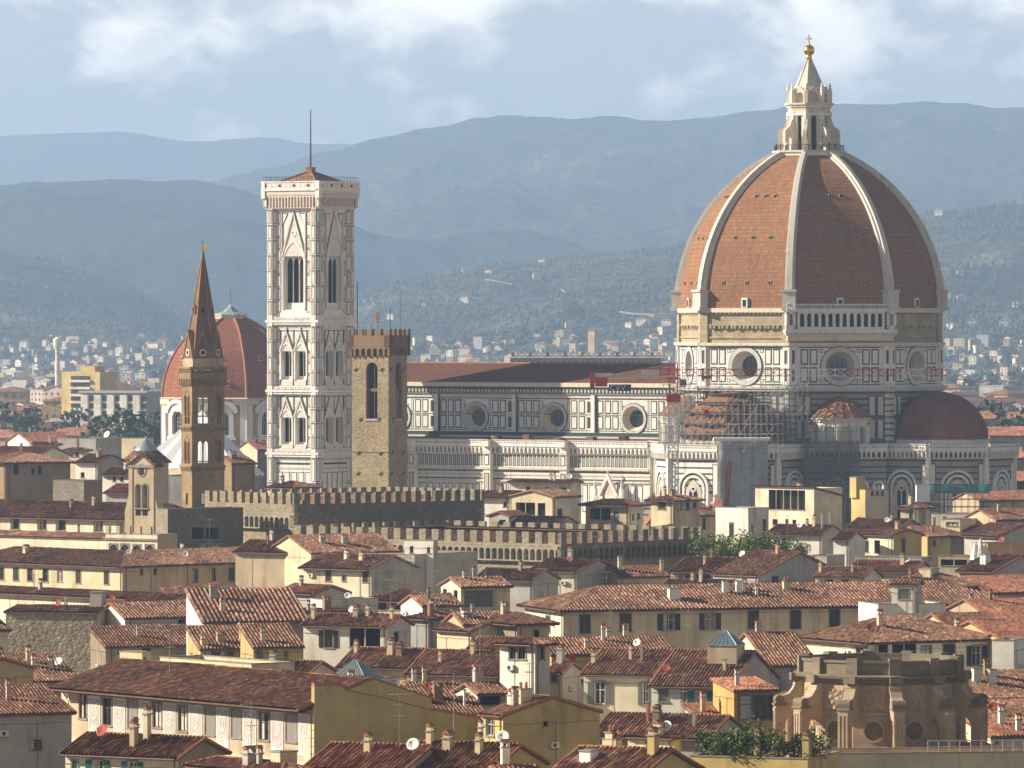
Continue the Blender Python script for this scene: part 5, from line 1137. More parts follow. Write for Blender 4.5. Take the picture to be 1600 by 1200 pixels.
house('lowstripe', 'low striped roof crowded with aerials left of the ochre walls', (313, 1013), 16, 17, xr=396, wl=6, wall='w_ochre', wall2='w_tan', roof='SR', sl=.34, win=[(330, 1016, 344, 1024, 'w'), (352, 1016, 366, 1024, 'w'), (376, 1016, 390, 1024, 'w')], chim=[(-.0 + .1, .1, .8, .8), (.85, .3, .5, 1.)])
house('dishroof', 'striped roof with two pots behind an olive wall at left', (34, 1064), 17, 28, xr=122, wl=14, wall='w_olive', roof='R', sl=.33, chim=[(.45, .25, .45, .8), (.7, .2, .45, .8)])
house('oliveleft', 'plain olive wall at the left edge below the rubble block', (-52, 1047), 19, 35, xl=-110, xr=52, wall='w_olive', roof='L', sl=.28, ov=.2)
house('darkroof', 'dark shaded tile roof at the left edge above the grey plastered house', (-20, 1108), 16.2, 22, xr=98, wl=12, wall='w_brownwall', roof='R', tile='tile_old')
house('pinkleft', 'pinkish house with striped roof at the left edge beside the rubble block', (-34, 984), 17.4, 32, xr=12, wl=13, wall='w_pinkish', roof='R', sl=.36, chim=[(.9, .4, 1.0, 1.2, 'w_grey', 0)])
house('creambar', 'long low cream wall standing behind the roof of the painted palace', (393, 1043), 21.3, 37, xl=250, wr=5, wall='w_cream', roof='F', parapet=.3)
house('hatch', 'square rendered roof hut on the left end of the painted palace', (222, 1022), 22.1, 55, xl=187, xr=236, wall='w_cream', wall2='w_grey', roof='F', parapet=.15, win=[(224, 1027, 229, 1045, 'd')])
house('glassbase', 'low flat house carrying a green glass pyramid behind the olive wall', (556, 1068), 18.6, 66, xl=470, wr=8, wall='w_grey', roof='F', parapet=.2)
house('smallroof1', 'short striped roof behind the painted palace near the glass pyramid', (478, 1054), 18, 66, xl=392, wr=7, wall='w_pinkish', roof='L', tile='tile_old')
house('smallroof2', 'little tiled roof above the olive party wall right of the glass pyramid', (538, 1079), 18.4, 20, xr=592, wl=4.5, wall='w_mauve', roof='R', sl=.34)
house('oliveback1', 'lit tile roof just behind the top of the olive party wall', (592, 1102), 17.2, 20, xr=672, wl=8, wall='w_grey', roof='R', sl=.34)
house('oliveback2', 'second tile roof behind the olive party wall with a white flue', (668, 1116), 16.8, 20, xr=756, wl=7.5, wall='w_grey', roof='R', sl=.34, chim=[(.1, .1, .45, 1.0), (.75, .2, .2, 1.6, 'white_sheet', 0)])
house('oliveback3', 'long thin tiled roof above the two roofs behind the olive party wall', (652, 1094), 16.6, 18, xr=736, wl=8.5, wall='w_tan', roof='R', sl=.34)
house('dormer', 'small cream house with a dark loggia left below the slim tower house', (746, 1083), 17.8, 25, xl=722, xr=792, wl=5, wall='w_cream_light', wall2='w_tan', roof='R', sl=.3, win=[(749, 1088, 782, 1101, 'd'), (728, 1082, 734, 1092, 'w')])
house('besideTower', 'narrow house with a stub of striped roof right of the slim tower house', (879, 1050), 16.7, 66, xl=857, wr=5, wall='w_cream', wall2='w_mauve', roof='L', sl=.34, win=[(861, 1055, 870, 1066, 'w')])
house('behindlow', 'dark roof with a lit right half behind the cream house with grey shutters', (862, 1022), 16.2, 16, xr=1052, wl=9, wall='w_olive', roof='R', sl=.34, chim=[(.31, .12, .5, .9), (.6, .7, .6, 1.2), (.75, .75, .6, 1.6)])
house('lowinfill', 'pale wall with a barred window between the slim tower and grey shutters', (886, 1062), 15.2, 25, xr=916, wl=6, wall='w_grey', roof='R', win=[(892, 1076, 902, 1094, 'w')])
house('ochrewindow', 'orange plastered house with a wide white framed window', (1147, 1079), 18.4, 18, xl=1143, xr=1214, wall='w_orange', roof='SR', sl=.12, tile='tile_red', wl=6, win=[(1157, 1087, 1207, 1124, 'w')])
house('bigstripe', 'steep striped roof above a bright gable right of the glass lantern', (1203, 1040), 17, 15, wl=17, xr=1276, wall='w_cream_light', wall2='w_grey', roof='R', sl=.36, ov=.3, win=[(1160, 1001, 1164, 1009, 'd'), (1236, 1046, 1243, 1058, 'd')])
house('gothamright', 'white house with open dark shutters behind the round drum', (1357, 1002), 17.5, 30, xl=1272, xr=1552, wl=14, wall='w_cream_light', wall2='w_white', roof='H', sl=.33, ov=.8, win=[(1440, 1010, 1455, 1026, 'w', 'b'), (1474, 1007, 1492, 1026, 'c', 'k'), (1519, 1009, 1533, 1040, 'o', 'k'), (1372, 1006, 1388, 1024, 'd'), (1394, 1006, 1432, 1024, 'd'), (1338, 1012, 1350, 1022, 'w')], chim=[(.25, .3, .6, 1.4), (.9, .35, .5, .9)])
house('rightblank', 'blank white wall half in shadow at right behind the round drum', (1584, 1004), 17.8, 72, xl=1550, wr=6, wall='w_white', roof='F', parapet=.2)
house('rightyellow', 'tall yellow house at the right edge above the blank white wall', (1584, 1012), 16.6, 28, xr=1660, wl=9, wall='w_yellow', roof='R', tile='tile_red')
house('rightpots', 'tile roof with two pale chimneys at the right edge', (1526, 1090), 15.8, 24, xr=1650, wl=13, wall='w_white', roof='R', sl=.34, chim=[(.22, .3, .8, 1.4, 'w_white', 0), (.38, .25, .8, 1.5, 'w_white', 0)])
house('rightlow', 'lower tile roof over a pinkish wall at the right edge', (1534, 1134), 14.8, 24, xr=1650, wl=12, wall='w_pinkish', roof='R', sl=.34, tile='tile')
house('rightcream', 'cream wall below the tile roofs at the right edge beside the drum', (1548, 1150), 16.5, 20, xr=1660, wl=5, wall='w_cream_light', roof='SR', sl=.2, tile='tile_red')
# --- third row
house('longyellow', 'very long yellow house with brown shutters and a hipped tile roof', (880, 952), 17, 18, wl=16, xr=1588, wall='w_cream_light', wall2='w_cream', roof='H', sl=.31, ov=.9, pitch=.4, win=[(906, 961, 922, 989, 'c', 'b'), (969, 959, 986, 986, 'c', 'b'), (1037, 959, 1053, 985, 'o', 'k'), (1102, 958, 1117, 984, 'o', 'k'), (1169, 954, 1185, 982, 'c', 'b'), (1235, 954, 1251, 982, 'c', 'k'), (1296, 952, 1312, 979, 'c', 'k'), (853, 962, 860, 988, 'c', 'b')], chim=[(.255, .17, 1.5, 1.5, 'w_white', 0), (.38, .3, .8, 1.6, 'w_white', 0), (.41, .3, .8, 1.6, 'w_white', 0), (.52, .35, 1., 1.2)])
house('terraceblock', 'white terrace block with a balcony in front of the long yellow house', (1372, 958), 17, 15, xr=1478, wl=8, wall='w_white', roof='F', parapet=1.1, win=[(1405, 970, 1438, 985, 'd')])
house('lattice', 'white roof turret with a lattice window and a scrap of tiles', (1431, 914), 20.6, 72, xl=1393, xr=1441, wall='w_white', wall2='w_grey', roof='L', sl=.28, ov=.2, zb=17, win=[(1404, 922, 1420, 936, 'c', 'g')])
house('corner', 'long cream house with a row of small windows on its sunlit left wing', (191, 884), 17, 45, xl=-60, wr=12, wall='w_cream', wall2='w_tan', roof='H', sl=.30, tile='tile_old', ov=.9, win=[(-4, 887, 6, 906, 'w'), (21, 887, 29, 907, 'c'), (43, 888, 51, 908, 'w'), (67, 889, 75, 909, 'w'), (90, 890, 97, 909, 'w', 'g'), (119, 891, 126, 911, 'c'), (163, 893, 170, 913, 'c'), (219, 889, 224, 898, 'd'), (239, 888, 245, 898, 'd')])
c_ = HS['corner']
house('cornerwing', 'shaded wing of dark windows under a striped roof joined to the cream house', c_.W(12, 0, 17), 17, 45, xr=478, wl=12, wall='w_tan', roof='R', sl=.30, ov=.9, gl=6.0, g=.3, pitch=.40, win=[(257, 897, 262, 910, 'd'), (273, 890, 280, 910, 'c'), (301, 889, 309, 909, 'w'), (328, 888, 337, 908, 'w'), (357, 887, 366, 907, 'w'), (384, 886, 392, 906, 'w'), (412, 885, 420, 906, 'w'), (439, 885, 447, 905, 'w')])
def skirt_extra(H):
    b = MB(H.ML); b.add([(0, -.05, H.h - 2.3), (H.wl, -.05, H.h - 2.3), (H.wl, -1.6, H.h - 3.0), (0, -1.6, H.h - 3.0), (0, -.05, H.h - 3.3), (H.wl, -.05, H.h - 3.3), (H.wl, -1.6, H.h - 3.15), (0, -1.6, H.h - 3.15)], [(0, 1, 2, 3), (3, 2, 6, 7), (4, 5, 6, 7), (0, 3, 7, 4), (1, 2, 6, 5)], 'tile_old')
    b.wbox(0, H.wl, H.h - 9, H.h - 3.3, .02, 1.0, 'w_cream_light'); b.build('skirt_roof', H.T)
house('recess', 'big cream house with deep recessed windows below a wide brown roof', (217, 812), 22, 51, xl=-60, wr=16, wall='w_cream_light', wall2='w_tan', roof='L', sl=.28, tile='tile_old', ov=.8, dep=.7, win=[(17, 811, 30, 827, 'w', 'bb'), (59, 812, 72, 828, 'w', 'bb'), (88, 813, 102, 829, 'w', 'bb'), (121, 818, 125, 832, 'x'), (147, 814, 160, 831, 'w', 'bb'), (184, 815, 199, 832, 'w', 'bb')], extra=skirt_extra)
def terr_extra(H):
    b = MB(H.ML); merlons(b, H.wl, H.h + .7, H.h + 2.0, 5, .35, 'w_tan'); b.wbox(-.2, H.wl + .2, H.h - .2, H.h + .1, 0, .3, 'pietra'); b.build('merlons', H.T)
house('arcterrace', 'cream terrace with small merlons and arched windows below the bell gable', (246, 843), 19.8, 55, xl=165, xr=277, wall='w_cream_light', wall2='w_tan', roof='F', win=[(171, 850, 184, 866, 'a'), (189, 850, 202, 866, 'a'), (208, 851, 220, 866, 'a'), (227, 851, 240, 866, 'a')], extra=terr_extra)
house('greystone', 'dark grey stone house with shadowed arches under the battlements', (262, 800), 23, 40, xr=380, wall='grey_stone', wall2='shaded_stone', roof='F', parapet=.4, Y=994, wl=3, win=[(300, 824, 318, 842, 'd'), (322, 825, 342, 842, 'd'), (313, 850, 325, 866, 'a'), (330, 850, 344, 866, 'a')])
house('bigslope', 'broad striped roof with a lit cream gable below the lower battlements', (486, 864), 17.9, 30, xl=456, xr=622, wl=14, wall='w_cream', wall2='w_tan', roof='R', sl=.34, ov=.4, Y=945)
house('bigslope2', 'brown roof meeting the lit cream gable of the broad striped roof', (452, 863), 17.7, 62, xl=368, wr=9, wall='w_tan', roof='L', tile='tile_old', sl=.33, Y=952)
house('whitehouse', 'bright white house with two brown shutters and a drainpipe down its wall', (580, 888), 17.5, 55, xl=473, wr=11, wall='w_cream_light', wall2='w_dirty', roof='L', sl=.30, ov=.9, win=[(509, 890, 517, 908, 'c'), (567, 892, 575, 910, 'c'), (535, 900, 540, 908, 'w')], chim=[(.3, .55, .7, 1.0, 'w_white')])
w_ = HS['whitehouse']
house('greywall', 'long blank grey stained wall right of the bright white house', w_.W(11.02, 0, 19.0), 19.0, 55, xr=746, wl=12, wall='w_dirty', roof='F', parapet=.15, win=[(665, 891, 672, 905, 'w')])
house('penthouse', 'white cube penthouse with two small windows under the lower battlements', (677, 846), 20.4, 65, xl=631, xr=684, wall='w_white', wall2='w_greyish', roof='F', parapet=.1, Y=940, win=[(640, 853, 646, 864, 'd'), (667, 855, 672, 864, 'd')])
house('bigwindow', 'cream house with a wide picture window and two small gable windows', (720, 916), 17.5, 25, xl=689, xr=797, wall='w_cream_light', wall2='w_cream', roof='R', sl=.3, ov=.7, pitch=.40, win=[(727, 924, 769, 947, 'w'), (692, 920, 698, 932, 'd'), (709, 922, 715, 935, 'd')])
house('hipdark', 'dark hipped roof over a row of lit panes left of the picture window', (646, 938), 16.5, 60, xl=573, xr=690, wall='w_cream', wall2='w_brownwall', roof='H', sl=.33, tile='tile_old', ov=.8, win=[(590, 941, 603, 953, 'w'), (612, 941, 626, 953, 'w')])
def sky5(H):
    b = MB()
    for i in range(5):
        u0 = H.wr * (.22 + .13 * i); P = [H.W(u0, .6, H.zr(u0, .6) + .16), H.W(u0 + .7, .6, H.zr(u0, .6) + .16), H.W(u0 + .7, 2.6, H.zr(u0, 2.6) + .16), H.W(u0, 2.6, H.zr(u0, 2.6) + .16)]
        b.add(P + [p + Vector((0, 0, .06)) for p in P], [(4, 5, 6, 7), (0, 1, 5, 4), (1, 2, 6, 5), (2, 3, 7, 6), (3, 0, 4, 7)], 'glass_sky')
    b.build('skylight', H.T)
house('skylights', 'small tiled house with a strip of glass skylights and a white gable', (660, 946), 17, 25, xl=638, xr=719, wl=7, wall='w_white', wall2='w_greyish', roof='R', sl=.34, extra=sky5)
house('whiteparapet', 'low white walled terrace with a white dish behind the brown shutters', (505, 941), 18, 30, xl=482, xr=591, wall='w_white', wall2='w_mauve', roof='F', parapet=.3)
house('whiteparty', 'tall narrow white lit wall left of the brown shutters', (478, 958), 17.6, 32, xl=439, wr=8, wall='w_white', roof='SA', sl=.0001, ov=.1)
house('greygable', 'small grey gabled back wall above the boldly striped roof', (492, 927), 17.8, 40, xr=543, wl=8, wall='w_grey', roof='L', sl=.3, tile='tile_red')
house('midgrey', 'shaded grey house with an orange chimney below the picture window', (669, 966), 16.6, 40, xl=640, xr=737, wall='w_greyish', roof='H', tile='tile_old', chim=[(.1, .1, .7, 1.6, 'terracotta', 0)], win=[(697, 977, 704, 984, 'd')])
house('midthin', 'thin striped roof under the wall of the picture window', (724, 975), 16.4, 20, xr=802, wl=7, wall='w_tan', roof='R', sl=.34)
house('midcurve', 'small cream gable squeezed left of the slim tower house', (736, 986), 15.6, 38, xr=792, wl=7, wall='w_cream', roof='L', sl=.3)
house('striptile', 'striped roof ridge just left of the slim tower house', (782, 1013), 17.2, 68, xl=734, wr=6, wall='w_cream', roof='L', sl=.34)
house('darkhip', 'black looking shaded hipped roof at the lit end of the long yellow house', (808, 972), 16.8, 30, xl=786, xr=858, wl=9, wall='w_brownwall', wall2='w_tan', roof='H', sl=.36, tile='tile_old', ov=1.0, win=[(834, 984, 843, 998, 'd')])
house('twodoor', 'cream house with two tall windows and a red dish below the dark battlements', (901, 893), 17.3, 65, xl=827, xr=966, wall='w_cream_light', wall2='w_greyish', roof='L', sl=.2, tile='tile_old', ov=.5, win=[(843, 895, 851, 911, 'w', 'g'), (863, 897, 871, 912, 'w', 'g')])
house('lowbrown', 'low brown roof between the two tall windows and the glazed attic', (966, 901), 16.3, 20, xr=1044, wl=8, wall='w_tan', roof='R', tile='tile_old', chim=[(.15, .3, .6, 1.6, 'w_cream'), (.95, .2, .5, 1.4, 'w_yellow')])
house('glazedattic', 'house with a long strip of attic glazing under a low brown roof', (1142, 894), 17.3, 68, xl=1048, xr=1192, wall='w_grey', wall2='w_grey', roof='L', sl=.25, tile='tile_old', ov=.6, win=[(1062, 897, 1084, 906, 'w'), (1088, 897, 1110, 906, 'w'), (1114, 897, 1138, 906, 'w')])
house('greycasement', 'shaded grey house with a tall casement below the roof garden', (1184, 900), 17, 45, xr=1312, wl=9, wall='w_dirty', wall2='w_dirty', roof='L', sl=.36, tile='tile', ov=.2, win=[(1206, 900, 1217, 921, 'w')])
house('gardenhouse', 'house whose flat roof carries a leafy roof garden', (1243, 878), 18.2, 66, xl=1083, wr=8, wall='w_tan', roof='F', parapet=.5)
house('slit', 'bright white tower house with one arched slit window', (1169, 797), 21.8, 42, xl=1118, xr=1201, wall='w_white', wall2='w_mauve', roof='F', parapet=.3, win=[(1140, 817, 1146, 839, 'a'), (1174, 820, 1177, 829, 'd'), (1192, 812, 1197, 840, 'w')])
house('hiptower', 'cream tower house with a small hipped roof and a diagonal shadow', (1051, 781), 23, 50, xl=1017, xr=1092, wall='w_cream', wall2='w_tan', roof='H', sl=.26, ov=.9, win=[(1029, 780, 1040, 796, 'c'), (1058, 782, 1065, 797, 'w'), (1069, 780, 1077, 797, 'w'), (1083, 785, 1088, 794, 'd')])
house('twinarch', 'low house with two arched windows between two tower houses', (1083, 805), 20, 25, xr=1121, wl=7, wall='w_cream', roof='SR', sl=.3, tile='tile_old', win=[(1087, 810, 1091, 826, 'a'), (1098, 810, 1102, 827, 'a')])
house('veranda', 'hipped house with a shaded veranda left of the hipped tower house', (982, 788), 22.4, 58, xl=915, xr=1005, wall='w_tan', wall2='w_cream_light', roof='H', sl=.26, ov=1.1, tile='tile_old', win=[(922, 794, 954, 812, 'd'), (958, 797, 966, 818, 'w', 'g'), (988, 803, 991, 812, 'd'), (996, 802, 1000, 811, 'd')])
house('columns', 'gabled house with an open columned loggia before the cathedral aisle', (863, 776), 23.8, 55, xl=800, xr=903, wall='w_cream', wall2='w_cream_light', roof='R', sl=.22, ov=.7, win=[(806, 785, 836, 805, 'd'), (840, 786, 852, 806, 'd'), (871, 795, 879, 811, 'd')])
house('longpent', 'long low cream attic beneath the marble aisle of the cathedral', (893, 754), 24.1, 66, xl=795, xr=908, wall='w_cream_light', roof='L', sl=.12, ov=.7, win=[(822, 760, 828, 768, 'd'), (850, 761, 858, 770, 'd'), (875, 762, 884, 772, 'w')])
house('whiteback', 'pale house behind the right end of the upper battlements', (796, 778), 23.3, 62, xl=746, wr=8, wall='w_white', roof='L', sl=.25, ov=.6, win=[(786, 784, 792, 792, 'd'), (752, 794, 757, 802, 'd')])
house('gablemini', 'low gabled house with a small window before the upper battlements', (795, 806), 21, 58, xl=764, wr=6, wall='w_grey', roof='R', sl=.3, tile='tile_old', win=[(780, 812, 790, 820, 'd')])
house('sloperoof', 'dark brown roof falling towards the lower battlements', (870, 822), 19.8, 60, xl=796, wr=8, wall='w_grey', roof='L', tile='tile_old', sl=.33)
house('openloggia', 'large cream house with a wide dark three bay loggia under its roof', (1272, 763), 24.2, 46, xl=1180, xr=1316, wall='w_cream_light', wall2='w_cream', roof='SA', sl=.20, ov=.3, win=[(1201, 765, 1258, 797, 'd'), (1207, 811, 1215, 820, 'd'), (1227, 811, 1232, 820, 'd'), (1238, 812, 1244, 820, 'd')])
house('yellowstack', 'yellow house with a tall chimney block and white flues before the apse', (1352, 768), 22.8, 42, xl=1330, xr=1388, wall='w_yellow', wall2='w_cream', roof='F', parapet=.3, win=[(1361, 766, 1366, 774, 'd'), (1369, 766, 1373, 774, 'd'), (1377, 764, 1381, 774, 'd')], chim=[(.12, .75, 2.4, 2.6, 'w_yellow', 0), (.5, .2, .5, 1.1, 'white_sheet', 0), (.7, .2, .5, 1.1, 'white_sheet', 0), (.92, .2, .5, 1.1, 'white_sheet', 0)])
house('squatHip', 'small tower house with a hipped roof and one big shutter', (1428, 793), 20.9, 50, xl=1407, xr=1453, wall='w_tan', wall2='w_cream', roof='H', sl=.28, ov=.8, win=[(1436, 795, 1445, 819, 'c', 'g'), (1421, 800, 1426, 815, 'w')])
house('longbrown', 'long brown roof in front of the yellow house with white flues', (1403, 826), 18.4, 58, xl=1322, wr=9, wall='w_tan', wall2='w_grey', roof='L', tile='tile_old')
house('halfLit', 'cream house with a half sunlit wall and ochre gable right of the flues', (1396, 836), 18.6, 38, xl=1344, xr=1440, wall='w_cream_light', wall2='w_ochre', roof='L', sl=.26, tile='tile_old', win=[(1346, 845, 1357, 863, 'w'), (1366, 844, 1375, 864, 'd'), (1409, 842, 1414, 862, 'c')])
house('ochrecube', 'small deep ochre house right of the half sunlit wall', (1449, 838), 18, 35, xl=1436, xr=1485, wall='w_yellow', wall2='w_ochre', roof='R', sl=.28, win=[(1458, 844, 1462, 854, 'd')])
house('farright1', 'long brown roof above the small ochre house', (1438, 838), 18.4, 20, xr=1547, wl=9, wall='w_brownwall', roof='R', tile='tile_old', Y=1075)
house('farright2', 'low house with a white window bay near the green netting', (1500, 815), 19.7, 62, xl=1470, xr=1530, wall='w_cream', roof='F', parapet=.3, win=[(1479, 816, 1496, 822, 'w')])
house('farright3', 'white flat terrace wall below the green netting', (1562, 806), 19.6, 75, xl=1455, wr=6, wall='w_white', roof='F', parapet=.3)
house('farright4', 'brown gabled roof at the right edge above the peach house', (1560, 838), 18.5, 35, xr=1640, xl=1520, wl=9, wall='w_grey', roof='L', tile='tile_old')
house('peach', 'peach coloured house at the right edge beside white parasols', (1543, 853), 18.3, 15, xr=1640, wl=7, wall='w_orange', roof='F', parapet=.3)
house('rightslope', 'dark red roof at the right edge under the tall apse', (1556, 812), 20, 30, xr=1650, wl=10, wall='w_tan', roof='R', tile='tile_old')
house('rightmid', 'tan house at the right edge with a lit red roof below the apse', (1530, 782), 22, 30, xr=1640, wl=9, wall='w_tan', roof='R', tile='tile_red', Y=1190)
house('whitebit', 'white walled house left of the half sunlit wall', (1326, 843), 18, 64, xl=1302, wr=7, wall='w_white', roof='L', tile='tile_old')
house('flues', 'brown tiled house with tall metal flues right of the slit tower', (1284, 836), 18.2, 62, xl=1198, wr=9, wall='w_white', wall2='w_grey', roof='L', tile='tile_old', chim=[(.3, .12, .35, 2.6, 'zinc', 0), (.4, .3, .6, 1.5), (.5, .06, .3, 2.2, 'metal', 0)], win=[(1222, 842, 1232, 858, 'w')])
house('redstrip', 'low red tile roof with a white dish left of the big hipped roof', (1428, 893), 17.3, 66, xl=1325, wr=8, wall='w_cream', roof='L', tile='tile_red')
house('stripedmini', 'short striped roof over a white wall left of the low red roof', (1350, 902), 17.7, 66, xl=1274, wr=7, wall='w_white', roof='L', sl=.34, win=[(1290, 905, 1300, 912, 'w'), (1316, 905, 1326, 912, 'w')], chim=[(.2, .97, .5, 1.)])
house('bighip', 'wide hipped roof over yellow walls right of the lattice turret', (1487, 916), 17.8, 58, xl=1372, xr=1536, wall='w_yellow', wall2='w_ochre', roof='H', sl=.3, ov=.9, tile='tile', win=[(1506, 922, 1512, 932, 'd')], chim=[(.45, .5, 2.6, .9, 'w_cream', 0)])
house('awninghouse', 'low house with a long white awning left of white parasols', (1514, 872), 17.6, 68, xl=1466, wr=6, wall='w_tan', roof='F', parapet=.2, win=[(1470, 874, 1511, 884, 'd')])
house('whitedormer', 'brown roof with a white dormer box and grey gable at right', (1552, 893), 17.2, 52, xl=1497, xr=1640, wall='w_tan', wall2='w_grey', roof='L', sl=.28, tile='tile_old', chim=[(.2, .55, 1.4, 1.5, 'white_sheet', 0)])
house('rightred1', 'red hipped roof at the right edge beside the big hipped roof', (1542, 926), 16.8, 30, xr=1660, wl=12, wall='w_tan', roof='R', tile='tile_red')
house('rightred2', 'bright red roof at the right edge below the red hipped roof', (1556, 968), 16.2, 30, xr=1660, wl=14, wall='w_tan', roof='R', tile='tile_red')
house('rightred3', 'broad red roof at the right edge above the tall yellow house', (1550, 992), 15.8, 32, xr=1660, wl=9, wall='w_ochre', roof='R', tile='tile_red')
# --- behind the towers on the left
house('brownstone', 'brown stone house with a hipped roof at the left edge of the far roofs', (8, 722), 28, 25, xl=-40, xr=110, wall='brown_stone', wall2='w_brownwall', roof='H', sl=.24, ov=.9, Y=1150, win=[(21, 726, 29, 741, 'd'), (49, 731, 54, 741, 'd'), (60, 728, 65, 741, 'd')])
house('stump', 'short flat topped square tower of brown stone', (131, 753), 25, 62, xl=83, xr=160, wall='grey_stone', wall2='brown_stone', roof='F', parapet=.2, Y=1120, name='stone_tower', cat='tower')
house('whiteleft', 'white house with a brown gable roof left of the bell gable', (152, 723), 27, 60, xl=118, xr=197, wall='w_white', wall2='w_dirty', roof='L', sl=.28, Y=1200, tile='tile_old', win=[(126, 738, 132, 746, 'd')])
house('yellowtop', 'yellow attic with three windows behind the white house', (86, 694), 27, 65, xl=57, xr=93, wall='w_yellow', roof='H', Y=1350, win=[(60, 696, 66, 703, 'd'), (68, 696, 74, 703, 'd'), (76, 696, 81, 703, 'd')], tile='tile_old')
house('pairarch', 'cream house with two arched windows and a low hip near the bell gable', (132, 703), 25, 60, xl=103, xr=140, wall='w_cream', roof='H', Y=1330, win=[(110, 706, 115, 714, 'a'), (118, 706, 123, 714, 'a')])
house('flatgrey', 'flat roofed grey house with round white tanks among far trees', (150, 690), 24, 66, xl=90, xr=196, wall='w_grey', roof='F', Y=1420)
house('flatcream', 'flat cream house left of the white sheeted roof', (228, 690), 24, 62, xl=190, xr=240, wall='w_cream', roof='F', Y=1400, win=[(209, 698, 216, 706, 'd')])
house('redlow', 'low red roofs in front of the flat roofed grey house', (60, 712), 24, 60, xl=-20, xr=108, wall='w_white', roof='L', Y=1300, tile='tile_red', sl=.28)
house('redlow2', 'red roof with a white gable at the far left beside the brown stone house', (46, 690), 25, 30, xl=30, xr=112, wall='w_white', wall2='w_tan', roof='R', Y=1480, tile='tile_red', wl=12)
house('cluster1', 'small tiled house between the stone stump and the bell gable', (205, 742), 23, 60, xl=160, xr=236, wall='w_white', wall2='w_grey', roof='L', Y=1170, tile='tile_old', win=[(176, 745, 181, 752, 'd'), (188, 745, 193, 752, 'd')])
house('cluster2', 'low red tiled roof left of the bell gable', (210, 770), 22, 62, xl=165, wr=8, wall='w_grey', roof='L', Y=1090, tile='tile_red')
house('sideStone', 'dark stone house with a tiled lean to right of the spired tower', (362, 724), 29.5, 30, xl=349, xr=398, wall='brown_stone', wall2='w_brownwall', roof='R', sl=.3, Y=1085, tile='tile_old', wl=7)
house('pediment', 'small church front with a cream pediment beside the marble bell tower', (402, 702), 24, 35, xl=384, xr=440, wall='w_cream', wall2='w_brownwall', roof='R', sl=.42, Y=1560, tile='tile_red', wl=9)
house('towerfoot', 'low brown hip roof at the foot of the marble bell tower', (458, 762), 25, 45, xl=418, xr=497, wall='w_cream', roof='H', Y=1080, tile='tile_old', sl=.3)
house('farright5', 'long orange tiled hall right of the domed apse', (1546, 681), 22, 20, xr=1680, wl=16, wall='w_greyish', roof='R', Y=1720, tile='tile_far', sl=.28)
house('farright6', 'second orange tiled hall right of the domed apse', (1550, 716), 21, 22, xr=1680, wl=16, wall='w_brownwall', roof='R', Y=1520, tile='tile_far', sl=.28)
house('farright7', 'third orange tiled house with a pale bay right of the domed apse', (1572, 752), 20, 24, xr=1680, wl=13, wall='w_cream', roof='R', Y=1340, tile='tile_far', sl=.28, win=[(1588, 754, 1600, 764, 'w')])
house('farright8', 'low orange tiled roof behind the three tiled halls', (1490, 655), 22, 20, xr=1560, wl=14, wall='w_tan', roof='R', Y=2050, tile='tile_far')
